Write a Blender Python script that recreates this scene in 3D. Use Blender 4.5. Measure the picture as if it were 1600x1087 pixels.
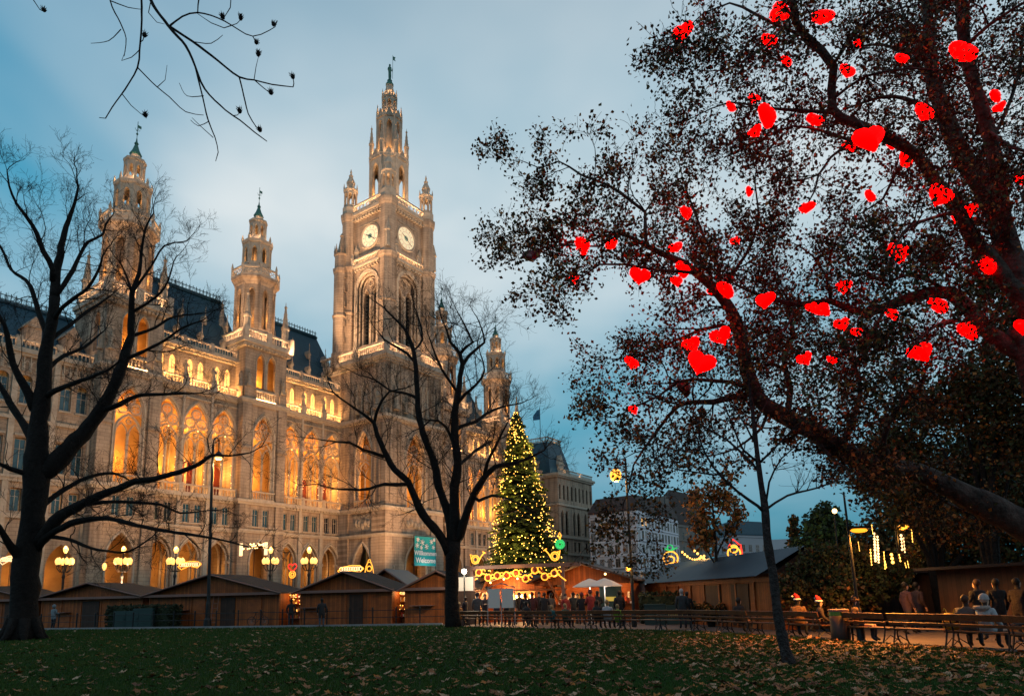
import bpy, bmesh, math, random
import numpy as np
from mathutils import Vector, Matrix
R=math.radians
sc=bpy.context.scene
for o in list(bpy.data.objects): bpy.data.objects.remove(o)
COL=sc.collection
# ---------------------------------------------------------------- camera
FOC=1065.26; PITCH=.1643; ROLL=.0221; YHOR=933.67; HC=1.55
cd=bpy.data.cameras.new('camera'); cam=bpy.data.objects.new('camera',cd); COL.objects.link(cam); sc.camera=cam
cd.sensor_fit='HORIZONTAL'; cd.sensor_width=36.0; cd.lens=36.0*FOC/1600.0
PCY=YHOR-FOC*math.tan(PITCH)
cd.shift_y=(PCY-543.5)/1600.0; cd.clip_end=6000; cd.clip_start=.1
FW=Vector((0,math.cos(PITCH),math.sin(PITCH))); R0=Vector((1,0,0)); U0=R0.cross(FW)
UP=math.cos(ROLL)*U0+math.sin(ROLL)*R0; RT=math.cos(ROLL)*R0-math.sin(ROLL)*U0
M=Matrix.Identity(4)
for i in range(3): M[i][0]=RT[i]; M[i][1]=UP[i]; M[i][2]=-FW[i]
M[2][3]=HC
cam.matrix_world=M
SKYSEED=5.9
# ---------------------------------------------------------------- world: dusk sky with broken cloud
w=bpy.data.worlds.new('World'); sc.world=w; w.use_nodes=True
nt=w.node_tree; N=nt.nodes; LK=nt.links; N.clear()
SUN_EL=R(2.0); SUN_ROT=R(118)
out=N.new('ShaderNodeOutputWorld'); bg=N.new('ShaderNodeBackground'); LK.new(bg.outputs[0],out.inputs[0])
sky=N.new('ShaderNodeTexSky'); sky.sky_type='NISHITA'; sky.sun_disc=False; sky.sun_elevation=SUN_EL; sky.sun_rotation=SUN_ROT
sky.ozone_density=4.0
tc=N.new('ShaderNodeTexCoord')
sep=N.new('ShaderNodeSeparateXYZ'); LK.new(tc.outputs['Generated'],sep.inputs[0])
# clear dusk air: teal deepening towards the zenith
rmp=N.new('ShaderNodeValToRGB'); LK.new(sep.outputs['Z'],rmp.inputs[0])
e=rmp.color_ramp.elements
e[0].position=0.0; e[0].color=(.006,.165,.26,1)
e[1].position=1.0; e[1].color=(.0,.07,.14,1)
for p_,c_ in ((.10,(.015,.245,.36,1)),(.28,(.050,.34,.46,1)),(.46,(.012,.31,.46,1)),(.62,(.0,.25,.42,1)),(.8,(.0,.13,.24,1))):
    q=e.new(p_); q.color=c_
mixs=N.new('ShaderNodeMix'); mixs.data_type='RGBA'; mixs.inputs[0].default_value=.10
sm=N.new('ShaderNodeVectorMath'); sm.operation='SCALE'; sm.inputs['Scale'].default_value=.8
LK.new(sky.outputs[0],sm.inputs[0]); LK.new(rmp.outputs[0],mixs.inputs[6]); LK.new(sm.outputs[0],mixs.inputs[7])
# cloud sheet (projected on a plane overhead so it flattens towards the horizon)
addz=N.new('ShaderNodeMath'); addz.operation='ADD'; addz.inputs[1].default_value=.22; LK.new(sep.outputs['Z'],addz.inputs[0])
mx=N.new('ShaderNodeMath'); mx.operation='MAXIMUM'; mx.inputs[1].default_value=.05; LK.new(addz.outputs[0],mx.inputs[0])
dx=N.new('ShaderNodeMath'); dx.operation='DIVIDE'; LK.new(sep.outputs['X'],dx.inputs[0]); LK.new(mx.outputs[0],dx.inputs[1])
dy=N.new('ShaderNodeMath'); dy.operation='DIVIDE'; LK.new(sep.outputs['Y'],dy.inputs[0]); LK.new(mx.outputs[0],dy.inputs[1])
cmb=N.new('ShaderNodeCombineXYZ'); LK.new(dx.outputs[0],cmb.inputs[0]); LK.new(dy.outputs[0],cmb.inputs[1])
cmb.inputs[2].default_value=SKYSEED
n1=N.new('ShaderNodeTexNoise'); n1.inputs['Scale'].default_value=.62; n1.inputs['Detail'].default_value=4; n1.inputs['Roughness'].default_value=.45
n1.inputs['Distortion'].default_value=.5
LK.new(cmb.outputs[0],n1.inputs[0])
cr=N.new('ShaderNodeValToRGB'); LK.new(n1.outputs[0],cr.inputs[0])
cr.color_ramp.interpolation='EASE'
cr.color_ramp.elements[0].position=.30; cr.color_ramp.elements[0].color=(0,0,0,1)
cr.color_ramp.elements[1].position=.54; cr.color_ramp.elements[1].color=(1,1,1,1)
n2=N.new('ShaderNodeTexNoise'); n2.inputs['Scale'].default_value=1.7; n2.inputs['Detail'].default_value=4; LK.new(cmb.outputs[0],n2.inputs[0])
cc=N.new('ShaderNodeValToRGB'); LK.new(n2.outputs[0],cc.inputs[0])
cc.color_ramp.elements[0].position=.32; cc.color_ramp.elements[0].color=(.40,.57,.66,1)
cc.color_ramp.elements[1].position=.62; cc.color_ramp.elements[1].color=(.72,.79,.815,1)
# cloud thins near the horizon
hz=N.new('ShaderNodeMapRange'); hz.inputs[1].default_value=.04; hz.inputs[2].default_value=.50; hz.inputs[3].default_value=.0; hz.inputs[4].default_value=1.0
LK.new(sep.outputs['Z'],hz.inputs[0])
hz2=N.new('ShaderNodeMapRange'); hz2.inputs[1].default_value=.50; hz2.inputs[2].default_value=.85; hz2.inputs[3].default_value=1.0; hz2.inputs[4].default_value=.30
LK.new(sep.outputs['Z'],hz2.inputs[0])
m0=N.new('ShaderNodeMath'); m0.operation='MULTIPLY'; LK.new(hz.outputs[0],m0.inputs[0]); LK.new(hz2.outputs[0],m0.inputs[1])
mm=N.new('ShaderNodeMath'); mm.operation='MULTIPLY'; LK.new(cr.outputs[0],mm.inputs[0]); LK.new(m0.outputs[0],mm.inputs[1])
mixc=N.new('ShaderNodeMix'); mixc.data_type='RGBA'; LK.new(mm.outputs[0],mixc.inputs[0]); LK.new(mixs.outputs[2],mixc.inputs[6]); LK.new(cc.outputs[0],mixc.inputs[7])
LK.new(mixc.outputs[2],bg.inputs[0]); bg.inputs[1].default_value=1.0
# ---------------------------------------------------------------- last daylight, almost gone
sl=bpy.data.lights.new('sun','SUN'); sl.energy=.12; sl.angle=R(20); sl.color=(.75,.85,1.0)
so=bpy.data.objects.new('sun',sl); COL.objects.link(so); so.rotation_euler=(R(62),0,R(118)+math.pi)
sc.view_settings.view_transform='Standard'; sc.view_settings.look='None'; sc.view_settings.exposure=0.0; sc.view_settings.gamma=1.0
sc.view_settings.use_curve_mapping=False
sc.render.engine='CYCLES'; sc.cycles.use_denoising=True
try: sc.cycles.denoiser='OPENIMAGEDENOISE'
except Exception: pass
sc.cycles.max_bounces=5; sc.cycles.diffuse_bounces=2; sc.cycles.glossy_bounces=2; sc.cycles.transmission_bounces=2; sc.cycles.transparent_max_bounces=4
sc.cycles.sample_clamp_indirect=3.0; sc.cycles.caustics_reflective=False; sc.cycles.caustics_refractive=False
# ---------------------------------------------------------------- pixels of the photograph -> rays
CAM0=Vector((0,0,HC))
def ray(x,y): return FW+RT*((x-800)/FOC)+UP*((PCY-y)/FOC)
def at(x,y,depth):
    d=ray(x,y); return CAM0+d*(depth/d.y)
def gnd(x,y,z=0.0):
    d=ray(x,y); return CAM0+d*((z-HC)/d.z)
AZ=.6112; TX,TY=-21.66,115.82
DS=Vector((math.sin(AZ),math.cos(AZ),0)); DN=Vector((math.cos(AZ),-math.sin(AZ),0))
def bld(s,t,z): return Vector((TX,TY,0))+DS*s+DN*t+Vector((0,0,z))
# ---------------------------------------------------------------- mesh building
class MB:
    def __init__(s): s.v=[]; s.f=[]; s.mi=[]; s.M=None; s.cur=0
    def V(s,p):
        if s.M is not None: p=s.M@Vector(p)
        s.v.append((p[0],p[1],p[2])); return len(s.v)-1
    def F(s,idx): s.f.append(tuple(idx)); s.mi.append(s.cur)
    def poly(s,pts): s.F([s.V(p) for p in pts])
    def box(s,x0,x1,y0,y1,z0,z1):
        i=[s.V((x,y,z)) for z in (z0,z1) for x,y in ((x0,y0),(x1,y0),(x1,y1),(x0,y1))]
        for q in ((3,2,1,0),(4,5,6,7),(0,1,5,4),(1,2,6,5),(2,3,7,6),(3,0,4,7)): s.F([i[k] for k in q])
    def wedge(s,x0,x1,y0,y1,z0,z1):      # gable prism, ridge along y
        xm=(x0+x1)/2
        i=[s.V(p) for p in ((x0,y0,z0),(x1,y0,z0),(xm,y0,z1),(x0,y1,z0),(x1,y1,z0),(xm,y1,z1))]
        for q in ((0,1,2),(5,4,3),(0,2,5,3),(1,4,5,2),(0,3,4,1)): s.F([i[k] for k in q])
    def rings(s,rings,cap0=True,cap1=True):
        ids=[[s.V(p) for p in r] for r in rings]; n=len(ids[0])
        for a,b in zip(ids,ids[1:]):
            for k in range(n): s.F((a[k],a[(k+1)%n],b[(k+1)%n],b[k]))
        if cap0: s.F(ids[0][::-1])
        if cap1: s.F(ids[-1])
    def lathe(s,prof,n=8,cx=0,cy=0,ph=None,cap=True):
        if ph is None: ph=math.pi/n
        s.rings([[(cx+r*math.cos(ph+2*math.pi*k/n),cy+r*math.sin(ph+2*math.pi*k/n),z) for k in range(n)] for r,z in prof],cap,cap)
    def tube(s,pts,rad,n=5,cap=True):
        pts=[Vector(p) for p in pts]
        if not hasattr(rad,'__len__'): rad=[rad]*len(pts)
        prev=None; rs=[]
        for i,p in enumerate(pts):
            t=(pts[min(i+1,len(pts)-1)]-pts[max(i-1,0)])
            if t.length<1e-9: t=Vector((0,0,1))
            t.normalize()
            if prev is None:
                a=Vector((0,0,1)) if abs(t.z)<.9 else Vector((1,0,0)); u=t.cross(a).normalized()
            else:
                u=prev-t*prev.dot(t)
                u=u.normalized() if u.length>1e-6 else t.orthogonal().normalized()
            prev=u; v=t.cross(u)
            rs.append([p+(u*math.cos(2*math.pi*k/n)+v*math.sin(2*math.pi*k/n))*rad[i] for k in range(n)])
        s.rings(rs,cap,cap)
    def ring(s,c,r,th,n=14,axis='y',m=4,arc=(0,2*math.pi)):
        a0,a1=arc; full=abs(a1-a0-2*math.pi)<1e-6; pts=[]
        for k in range(n+1):
            a=a0+(a1-a0)*k/n
            q=(math.cos(a)*r,math.sin(a)*r)
            pts.append((c[0]+q[0],c[1],c[2]+q[1]) if axis=='y' else (c[0]+q[0],c[1]+q[1],c[2]))
        s.tube(pts,th,m)
    def ball(s,c,r,n=6,m=4,sz=1.0):
        rs=[]
        for j in range(m+1):
            a=-math.pi/2+math.pi*j/m; rr=max(r*math.cos(a),r*.05)
            rs.append([(c[0]+rr*math.cos(2*math.pi*k/n),c[1]+rr*math.sin(2*math.pi*k/n),c[2]+r*sz*math.sin(a)) for k in range(n)])
        s.rings(rs)
    # wall panel in the xz plane at y with a pointed-arch opening and its reveal
    def archwall(s,x0,x1,z0,z1,y,cx,w,zb,zs,za,dep=.5,n=6):
        a=w/2; P=arch(cx,w,zs,za,n)
        if x0<cx-a: s.poly([(x0,y,z0),(cx-a,y,z0),(cx-a,y,z1),(x0,y,z1)])
        if x1>cx+a: s.poly([(cx+a,y,z0),(x1,y,z0),(x1,y,z1),(cx+a,y,z1)])
        if zb>z0: s.poly([(cx-a,y,z0),(cx+a,y,z0),(cx+a,y,zb),(cx-a,y,zb)])
        for (xa,zq),(xb,zr) in zip(P,P[1:]):
            s.poly([(xa,y,zq),(xb,y,zr),(xb,y,z1),(xa,y,z1)])
        Q=[(cx-a,zb)]+P+[(cx+a,zb)]
        for (xa,zq),(xb,zr) in zip(Q,Q[1:]):
            s.poly([(xa,y,zq),(xa,y+dep,zq),(xb,y+dep,zr),(xb,y,zr)])
        s.poly([(cx-a,y,zb),(cx+a,y,zb),(cx+a,y+dep,zb),(cx-a,y+dep,zb)])
    def archline(s,cx,w,zb,zs,za,y,th,n=6,m=4):
        P=arch(cx,w,zs,za,n)
        s.tube([(cx-w/2,y,zb)]+[(x,y,z) for x,z in P]+[(cx+w/2,y,zb)],th,m)
    def balus(s,x0,x1,y,z0,z1,step=.42,th=.16):
        h=z1-z0
        s.box(x0,x1,y-th,y+th,z0,z0+h*.14); s.box(x0,x1,y-th*1.15,y+th*1.15,z1-h*.15,z1)
        n=max(2,int((x1-x0)/step))
        for k in range(n):
            x=x0+(k+.5)*(x1-x0)/n
            s.lathe([(.06,z0+h*.14),(.12,z0+h*.36),(.055,z0+h*.6),(.09,z1-h*.15)],5,x,y,cap=False)
    def mesh(s,name):
        me=bpy.data.meshes.new(name); me.from_pydata(s.v,[],s.f)
        return me
    def build(s,name,mats,parent=None,smooth=False,loc=None):
        me=s.mesh(name)
        mats=mats if isinstance(mats,(list,tuple)) else [mats]
        for m_ in mats: me.materials.append(m_)
        if len(mats)>1: me.polygons.foreach_set('material_index',s.mi)
        if smooth: me.polygons.foreach_set('use_smooth',[True]*len(me.polygons))
        me.update()
        return add(name,me,parent,loc)
def add(name,me,parent=None,loc=None,rz=0):
    o=bpy.data.objects.new(name,me); COL.objects.link(o)
    if parent is not None: o.parent=parent
    if loc is not None: o.location=loc
    if rz: o.rotation_euler.z=rz
    return o
def arch(cx,w,zs,za,n=6):
    a=w/2; h=za-zs; P=[]
    if h>=a*1.001:
        r=(a*a+h*h)/(2*a); th=math.atan2(h,r-a) if r>a else math.pi/2
        for k in range(n+1):
            q=th*k/n; P.append((cx-a+r-r*math.cos(q),zs+r*math.sin(q)))
    else:
        for k in range(n+1):
            q=math.pi/2*k/n; P.append((cx-a*math.cos(q),zs+h*math.sin(q)))
    return P+[(2*cx-x,z) for x,z in P[::-1][1:]]
def empty(name,loc=(0,0,0),rz=0):
    o=bpy.data.objects.new(name,None); COL.objects.link(o); o.location=loc; o.rotation_euler.z=rz; o.empty_display_size=.2
    return o
def tag(o,label=None,cat=None,group=None,kind=None):
    if label: o['label']=label
    if cat: o['category']=cat
    if group: o['group']=group
    if kind: o['kind']=kind
    return o
def copytree(o,parent=None,loc=None,rz=None):
    c=o.copy(); COL.objects.link(c); c.parent=parent
    if loc is not None: c.location=loc
    if rz is not None: c.rotation_euler.z=rz
    for k in CH.get(o.name,[ch for ch in o.children]): copytree(k,c)
    return c
CH={}
def split_mb(mb,tol=.06):
    # connected islands, then islands whose boxes touch, as separate builders
    par=list(range(len(mb.v)))
    def fd(x):
        while par[x]!=x: par[x]=par[par[x]]; x=par[x]
        return x
    for f in mb.f:
        a=fd(f[0])
        for k in f[1:]: par[fd(k)]=a
    isl={}
    for i,f in enumerate(mb.f): isl.setdefault(fd(f[0]),[]).append(i)
    B=[]
    for fs in isl.values():
        P=np.array([mb.v[k] for i in fs for k in mb.f[i]]); B.append([P.min(0)-tol,P.max(0)+tol,list(fs)])
    ch=True
    while ch:
        ch=False; out=[]
        for lo,hi,fs in B:
            for q in out:
                if (lo<=q[1]).all() and (hi>=q[0]).all(): q[0]=np.minimum(q[0],lo); q[1]=np.maximum(q[1],hi); q[2]+=fs; ch=True; break
            else: out.append([lo,hi,fs])
        B=out
    R_=[]
    for lo,hi,fs in B:
        m=MB(); mp={}
        for i in fs:
            for k in mb.f[i]:
                if k not in mp: mp[k]=len(m.v); m.v.append(mb.v[k])
            m.f.append(tuple(mp[k] for k in mb.f[i])); m.mi.append(mb.mi[i])
        R_.append(m)
    return R_
def nms(mb,name,mats): return [nm(q,name,mats) for q in split_mb(mb)]
def bparts(mb,name,mats,parent): return [q.build(name,mats,parent) for q in split_mb(mb)]
def nm(mb,name,mats,**k):  # mesh only
    me=mb.mesh(name)
    for m_ in (mats if isinstance(mats,(list,tuple)) else [mats]): me.materials.append(m_)
    if isinstance(mats,(list,tuple)) and len(mats)>1: me.polygons.foreach_set('material_index',mb.mi)
    me.update(); return me
def addm(me,parent,loc=None,rz=0):
    for q in (me if isinstance(me,list) else [me]): add(q.name.split('.')[0],q,parent,loc,rz)
def rotz(a,loc=(0,0,0)): return Matrix.Translation(loc)@Matrix.Rotation(a,4,'Z')
def lamp(kind,loc,energy,color=(1,.62,.28),size=.3,parent=None,**kw):
    l=bpy.data.lights.new('lamp_light',kind); l.energy=energy; l.color=color
    if kind=='AREA': l.size=size
    elif kind!='SUN': l.shadow_soft_size=size
    o=bpy.data.objects.new('lamp_light',l); COL.objects.link(o); o.location=loc
    if parent is not None: o.parent=parent
    for k,v in kw.items(): setattr(l,k,v)
    return o
def aim(o,target):
    o.rotation_euler=(Vector(target)-Vector(o.location)).to_track_quat('-Z','Y').to_euler()
# ---------------------------------------------------------------- materials
MT={}
def mat(name,col,rough=.75,metal=0.0,emit=None,es=0.0,var=None,scale=3.0,bump=0.0,bscale=None,spec=.4,extra=None):
    m=bpy.data.materials.new(name); m.use_nodes=True; t=m.node_tree; b=t.nodes['Principled BSDF']
    b.inputs['Base Color'].default_value=(*col,1); b.inputs['Roughness'].default_value=rough; b.inputs['Metallic'].default_value=metal
    b.inputs['Specular IOR Level'].default_value=spec
    if emit: b.inputs['Emission Color'].default_value=(*emit,1); b.inputs['Emission Strength'].default_value=es
    tcn=t.nodes.new('ShaderNodeTexCoord'); co=tcn.outputs['Object']
    if var:
        no=t.nodes.new('ShaderNodeTexNoise'); no.inputs['Scale'].default_value=scale; no.inputs['Detail'].default_value=6; no.inputs['Roughness'].default_value=.62
        t.links.new(co,no.inputs[0])
        rp=t.nodes.new('ShaderNodeValToRGB'); t.links.new(no.outputs[0],rp.inputs[0])
        rp.color_ramp.elements[0].position=.32; rp.color_ramp.elements[1].position=.68
        rp.color_ramp.elements[0].color=(*col,1); rp.color_ramp.elements[1].color=(*var,1)
        t.links.new(rp.outputs[0],b.inputs['Base Color'])
    if bump:
        nb=t.nodes.new('ShaderNodeTexNoise'); nb.inputs['Scale'].default_value=bscale or scale*4; nb.inputs['Detail'].default_value=5
        t.links.new(co,nb.inputs[0]); bp=t.nodes.new('ShaderNodeBump'); bp.inputs['Strength'].default_value=bump; bp.inputs['Distance'].default_value=.1
        t.links.new(nb.outputs[0],bp.inputs['Height']); t.links.new(bp.outputs[0],b.inputs['Normal'])
    if extra: extra(t,b,co)
    MT[name]=m; return m
def stone_extra(t,b,co):
    # ashlar courses as fine joints, soot streaks running down
    mp=t.nodes.new('ShaderNodeMapping'); t.links.new(co,mp.inputs[0]); mp.inputs['Rotation'].default_value=(R(90),0,0)
    br=t.nodes.new('ShaderNodeTexBrick'); t.links.new(mp.outputs[0],br.inputs[0])
    br.inputs['Scale'].default_value=1.0; br.inputs['Brick Width'].default_value=1.15; br.inputs['Row Height'].default_value=.46; br.inputs['Mortar Size'].default_value=.03
    br.inputs['Color1'].default_value=(1,1,1,1); br.inputs['Color2'].default_value=(.8,.8,.82,1); br.inputs['Mortar'].default_value=(.5,.48,.46,1)
    s2=t.nodes.new('ShaderNodeMapping'); t.links.new(co,s2.inputs[0]); s2.inputs['Scale'].default_value=(1.2,1.2,.09)
    n=t.nodes.new('ShaderNodeTexNoise'); n.inputs['Scale'].default_value=1.0; n.inputs['Detail'].default_value=6; t.links.new(s2.outputs[0],n.inputs[0])
    rp=t.nodes.new('ShaderNodeValToRGB'); t.links.new(n.outputs[0],rp.inputs[0])
    rp.color_ramp.elements[0].position=.36; rp.color_ramp.elements[0].color=(.52,.50,.50,1); rp.color_ramp.elements[1].position=.56; rp.color_ramp.elements[1].color=(1,1,1,1)
    src=b.inputs['Base Color'].links[0].from_socket
    m1=t.nodes.new('ShaderNodeMix'); m1.data_type='RGBA'; m1.blend_type='MULTIPLY'; m1.inputs[0].default_value=.75
    t.links.new(src,m1.inputs[6]); t.links.new(br.outputs[0],m1.inputs[7])
    m2=t.nodes.new('ShaderNodeMix'); m2.data_type='RGBA'; m2.blend_type='MULTIPLY'; m2.inputs[0].default_value=.8
    t.links.new(m1.outputs[2],m2.inputs[6]); t.links.new(rp.outputs[0],m2.inputs[7])
    t.links.new(m2.outputs[2],b.inputs['Base Color'])
def planks_extra(width,axis=0,dark=.45):
    def fn(t,b,co):
        sp=t.nodes.new('ShaderNodeSeparateXYZ'); t.links.new(co,sp.inputs[0])
        ad=t.nodes.new('ShaderNodeMath'); ad.operation='ADD'; t.links.new(sp.outputs[0],ad.inputs[0]); t.links.new(sp.outputs[1],ad.inputs[1])
        mu=t.nodes.new('ShaderNodeMath'); mu.operation='DIVIDE'; mu.inputs[1].default_value=width; t.links.new(ad.outputs[0] if axis==0 else sp.outputs[2],mu.inputs[0])
        fr=t.nodes.new('ShaderNodeMath'); fr.operation='FRACT'; t.links.new(mu.outputs[0],fr.inputs[0])
        fl=t.nodes.new('ShaderNodeMath'); fl.operation='FLOOR'; t.links.new(mu.outputs[0],fl.inputs[0])
        wn=t.nodes.new('ShaderNodeTexWhiteNoise'); wn.noise_dimensions='1D'; t.links.new(fl.outputs[0],wn.inputs['W'])
        mr=t.nodes.new('ShaderNodeMapRange'); mr.inputs[3].default_value=.62; mr.inputs[4].default_value=1.15; t.links.new(wn.outputs[0],mr.inputs[0])
        gt=t.nodes.new('ShaderNodeMath'); gt.operation='GREATER_THAN'; gt.inputs[1].default_value=.1; t.links.new(fr.outputs[0],gt.inputs[0])
        g2=t.nodes.new('ShaderNodeMapRange'); g2.inputs[3].default_value=dark; g2.inputs[4].default_value=1; t.links.new(gt.outputs[0],g2.inputs[0])
        ml=t.nodes.new('ShaderNodeMath'); ml.operation='MULTIPLY'; t.links.new(mr.outputs[0],ml.inputs[0]); t.links.new(g2.outputs[0],ml.inputs[1])
        src=b.inputs['Base Color'].links[0].from_socket
        vm=t.nodes.new('ShaderNodeVectorMath'); vm.operation='SCALE'; t.links.new(src,vm.inputs[0]); t.links.new(ml.outputs[0],vm.inputs['Scale'])
        t.links.new(vm.outputs[0],b.inputs['Base Color'])
    return fn
mat('stone',(.47,.36,.265),.85,var=(.34,.255,.185),scale=.6,bump=.25,bscale=5,extra=stone_extra)
mat('trim',(.50,.42,.33),.82,var=(.34,.28,.22),scale=1.6,bump=.3,bscale=6)
mat('carved',(.40,.335,.26),.85,var=(.22,.185,.15),scale=2.2,bump=.6,bscale=7)
mat('plaster',(.60,.36,.13),.85,var=(.46,.25,.08),scale=.8)
mat('slate',(.006,.040,.066),.55,var=(.012,.058,.088),scale=1.2,bump=.25,bscale=5)
mat('copper',(.03,.12,.10),.6,var=(.05,.17,.14),scale=3)
mat('iron',(.012,.013,.015),.5,metal=.3)
mat('ironwork',(.05,.10,.12),.55)
mat('glass',(.02,.055,.075),.12,spec=.8,var=(.03,.08,.10),scale=.6)
mat('glass_dark',(.012,.016,.02),.15,spec=.8)
mat('litglass',(.9,.6,.3),.4,emit=(1,.52,.13),es=1.35)
mat('dial',(.7,.62,.45),.4,emit=(1,.78,.45),es=.5)
mat('dialmark',(.03,.03,.03),.5)
mat('gold',(.55,.38,.10),.35,metal=.8)
mat('reddoor',(.10,.014,.008),.5,var=(.06,.008,.005),scale=2)
mat('bulb',(1,.6,.2),.4,emit=(1,.46,.07),es=4.2)
mat('bulbwhite',(1,.8,.5),.4,emit=(1,.62,.22),es=4.5)
mat('globe',(1,.7,.3),.4,emit=(1,.50,.12),es=1.75)
mat('neon',(1,.5,.1),.4,emit=(1,.36,.028),es=2.1)
mat('neonwhite',(1,.8,.6),.4,emit=(1,.62,.28),es=1.7)
mat('neongreen',(.1,.8,.3),.4,emit=(.01,.42,.10),es=.8)
mat('neonred',(.8,.05,.03),.4,emit=(1,.03,.02),es=1.6)
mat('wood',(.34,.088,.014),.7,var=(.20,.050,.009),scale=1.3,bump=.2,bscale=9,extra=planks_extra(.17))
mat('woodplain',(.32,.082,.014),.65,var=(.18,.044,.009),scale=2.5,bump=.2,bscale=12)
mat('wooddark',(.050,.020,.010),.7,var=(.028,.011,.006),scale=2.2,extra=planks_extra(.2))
mat('felt',(.012,.009,.010),.9,var=(.022,.014,.015),scale=1.5,bump=.3,bscale=20)
mat('corrug',(.020,.040,.060),.45,var=(.035,.058,.08),scale=1.0,metal=.35)
mat('fascia',(.22,.105,.085),.7,var=(.14,.085,.07),scale=1.2)
mat('bench',(.13,.048,.016),.55,var=(.07,.025,.009),scale=4,bump=.2,bscale=25)
mat('kerb',(.26,.26,.27),.85,var=(.19,.19,.2),scale=2)
mat('path',(.10,.078,.076),.8,var=(.065,.05,.05),scale=1.4,bump=.2,bscale=30)
mat('plaza',(.14,.12,.11),.8,var=(.10,.09,.085),scale=.7)
mat('soil',(.006,.018,.004),.95,var=(.012,.016,.004),scale=1.6,bump=.5,bscale=14)
mat('grassblade',(.016,.056,.008),.7,var=(.032,.060,.006),scale=.5,spec=.2)
mat('bark',(.016,.013,.012),.9,var=(.007,.006,.006),scale=4,bump=.9,bscale=9,spec=.15)
mat('barkplane',(.080,.058,.050),.85,var=(.012,.009,.008),scale=3.2,bump=1.0,bscale=9,spec=.2)
mat('barkyoung',(.040,.036,.036),.85,var=(.012,.010,.010),scale=9,bump=.9,bscale=14,spec=.2)
mat('leaf_dark',(.060,.024,.012),.7,var=(.035,.030,.010),scale=1.5,spec=.2)
mat('leaf_amber',(.38,.14,.022),.65,var=(.17,.06,.014),scale=1.2,spec=.25)
mat('leaf_fallen',(.32,.15,.065),.75,var=(.13,.045,.018),scale=2.2,spec=.25)
mat('leaf_green',(.032,.048,.016),.75,var=(.060,.050,.014),scale=.8,spec=.2)
mat('needle',(.040,.066,.016),.8,var=(.060,.080,.016),scale=1.0,spec=.2)
mat('heart',(.25,.0,.0),.6,emit=(1,.0,.0),es=9.0,spec=.05)
mat('heartoff',(.16,.008,.012),.35,spec=.5)
mat('banner',(.015,.30,.32),.6,var=(.02,.36,.38),scale=.8)
mat('white',(.75,.74,.72),.6)
mat('facade_white',(.74,.73,.78),.8,var=(.64,.64,.70),scale=.5)
mat('facade_tan',(.22,.19,.17),.85,var=(.16,.14,.125),scale=.5)
mat('facade_far',(.34,.34,.37),.85)
mat('roof_brown',(.075,.05,.045),.8,var=(.05,.035,.032),scale=1.0)
mat('hedge',(.012,.022,.009),.85,var=(.022,.032,.012),scale=3)
mat('boxgreen',(.012,.035,.034),.5)
mat('canvas',(.62,.55,.5),.8)
mat('skin',(.42,.25,.18),.6)
mat('binred',(.035,.015,.010),.5); mat('binstripe',(.10,.20,.02),.5)
# ================================================================ town hall (local x along the front, y into the building)
hall=empty('town_hall',(TX,TY,0),math.pi/2-AZ)
tag(hall,'floodlit Gothic stone town hall with tall clock tower, spires and glowing arcades','building')
WARM=(1,.43,.088); FLOOD=(1,.58,.30); FACADE=(1,.54,.25)
SB=420
def strip(loc,L,rz,e,c=FLOOD,wd=.15):
    l=lamp('AREA',loc,e,c,L,hall); l.data.shape='RECTANGLE'; l.data.size_y=wd; l.rotation_euler=(math.pi,0,rz); return l
YW=4.2; YO=5.0           # wing front, outer wing front
def tracery(w,zb,zs,za,y=.16):
    m=MB(); h=za-zs
    m.archline(0,w*.97,zb,zs,za-.05,y,.13,8,4)
    sa=zs-.25; ss=zs-2.7
    m.archline(0,w*.90,zb,ss,sa,y,.17,7,4)
    for sx in (-1,1): m.archline(sx*w*.225,w*.41,zb,ss-.2,ss+1.25,y,.10,5,4)
    m.lathe([(.24,zb),(.24,zb+.35),(.13,zb+.45),(.13,ss-.4),(.25,ss-.1)],7,0,y)
    r=w*.205
    for cx,cz,rr in ((-r*1.06,zs+.55,r),(r*1.06,zs+.55,r),(0,zs+.55+r*1.62,r*.95)):
        m.ring((cx,y,cz),rr*.94,.115,12,'y',4)
        for k in range(4):
            a=math.pi/4+k*math.pi/2
            m.ring((cx+math.cos(a)*rr*.46,y,cz+math.sin(a)*rr*.46),rr*.34,.06,7,'y',3)
    m.ring((0,y,ss+1.55),w*.085,.09,8,'y',4)
    for sx in (-1,1): m.ring((sx*w*.41,y,zs-.1),w*.05,.08,6,'y',3)
    return nm(m,'tracery',MT['trim'])
def window_mesh(w,h,glass='glass',mull=True):
    m=MB(); m.cur=0
    m.poly([(-w/2,.06,0),(w/2,.06,0),(w/2,.06,h),(-w/2,.06,h)])
    m.cur=1; t=.06
    m.box(-w/2,-w/2+t,0,.05,0,h); m.box(w/2-t,w/2,0,.05,0,h); m.box(-w/2,w/2,0,.05,h-t,h); m.box(-w/2,w/2,0,.05,0,t)
    if mull: m.box(-.03,.03,0,.05,0,h); m.box(-w/2,w/2,.005,.045,h*.66,h*.66+.05)
    return nm(m,'window',[MT[glass],MT['trim']])
def archwindow_mesh(w,zs,h):
    m=MB(); P=arch(0,w,zs,h,5); m.cur=0
    m.poly([(-w/2,.06,0)]+[(w/2,.06,0)]+[(x,.06,z) for x,z in P[::-1]])
    m.cur=1; m.tube([(0,.03,0),(0,.03,zs)],.045,4); m.tube([(-w/2,.03,zs*.55),(w/2,.03,zs*.55)],.03,4)
    m.archline(-w*.24,w*.44,0,zs-.1,zs+.35,.03,.03,4,3); m.archline(w*.24,w*.44,0,zs-.1,zs+.35,.03,.03,4,3)
    return nm(m,'window',[MT['litglass'],MT['trim']])
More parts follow.
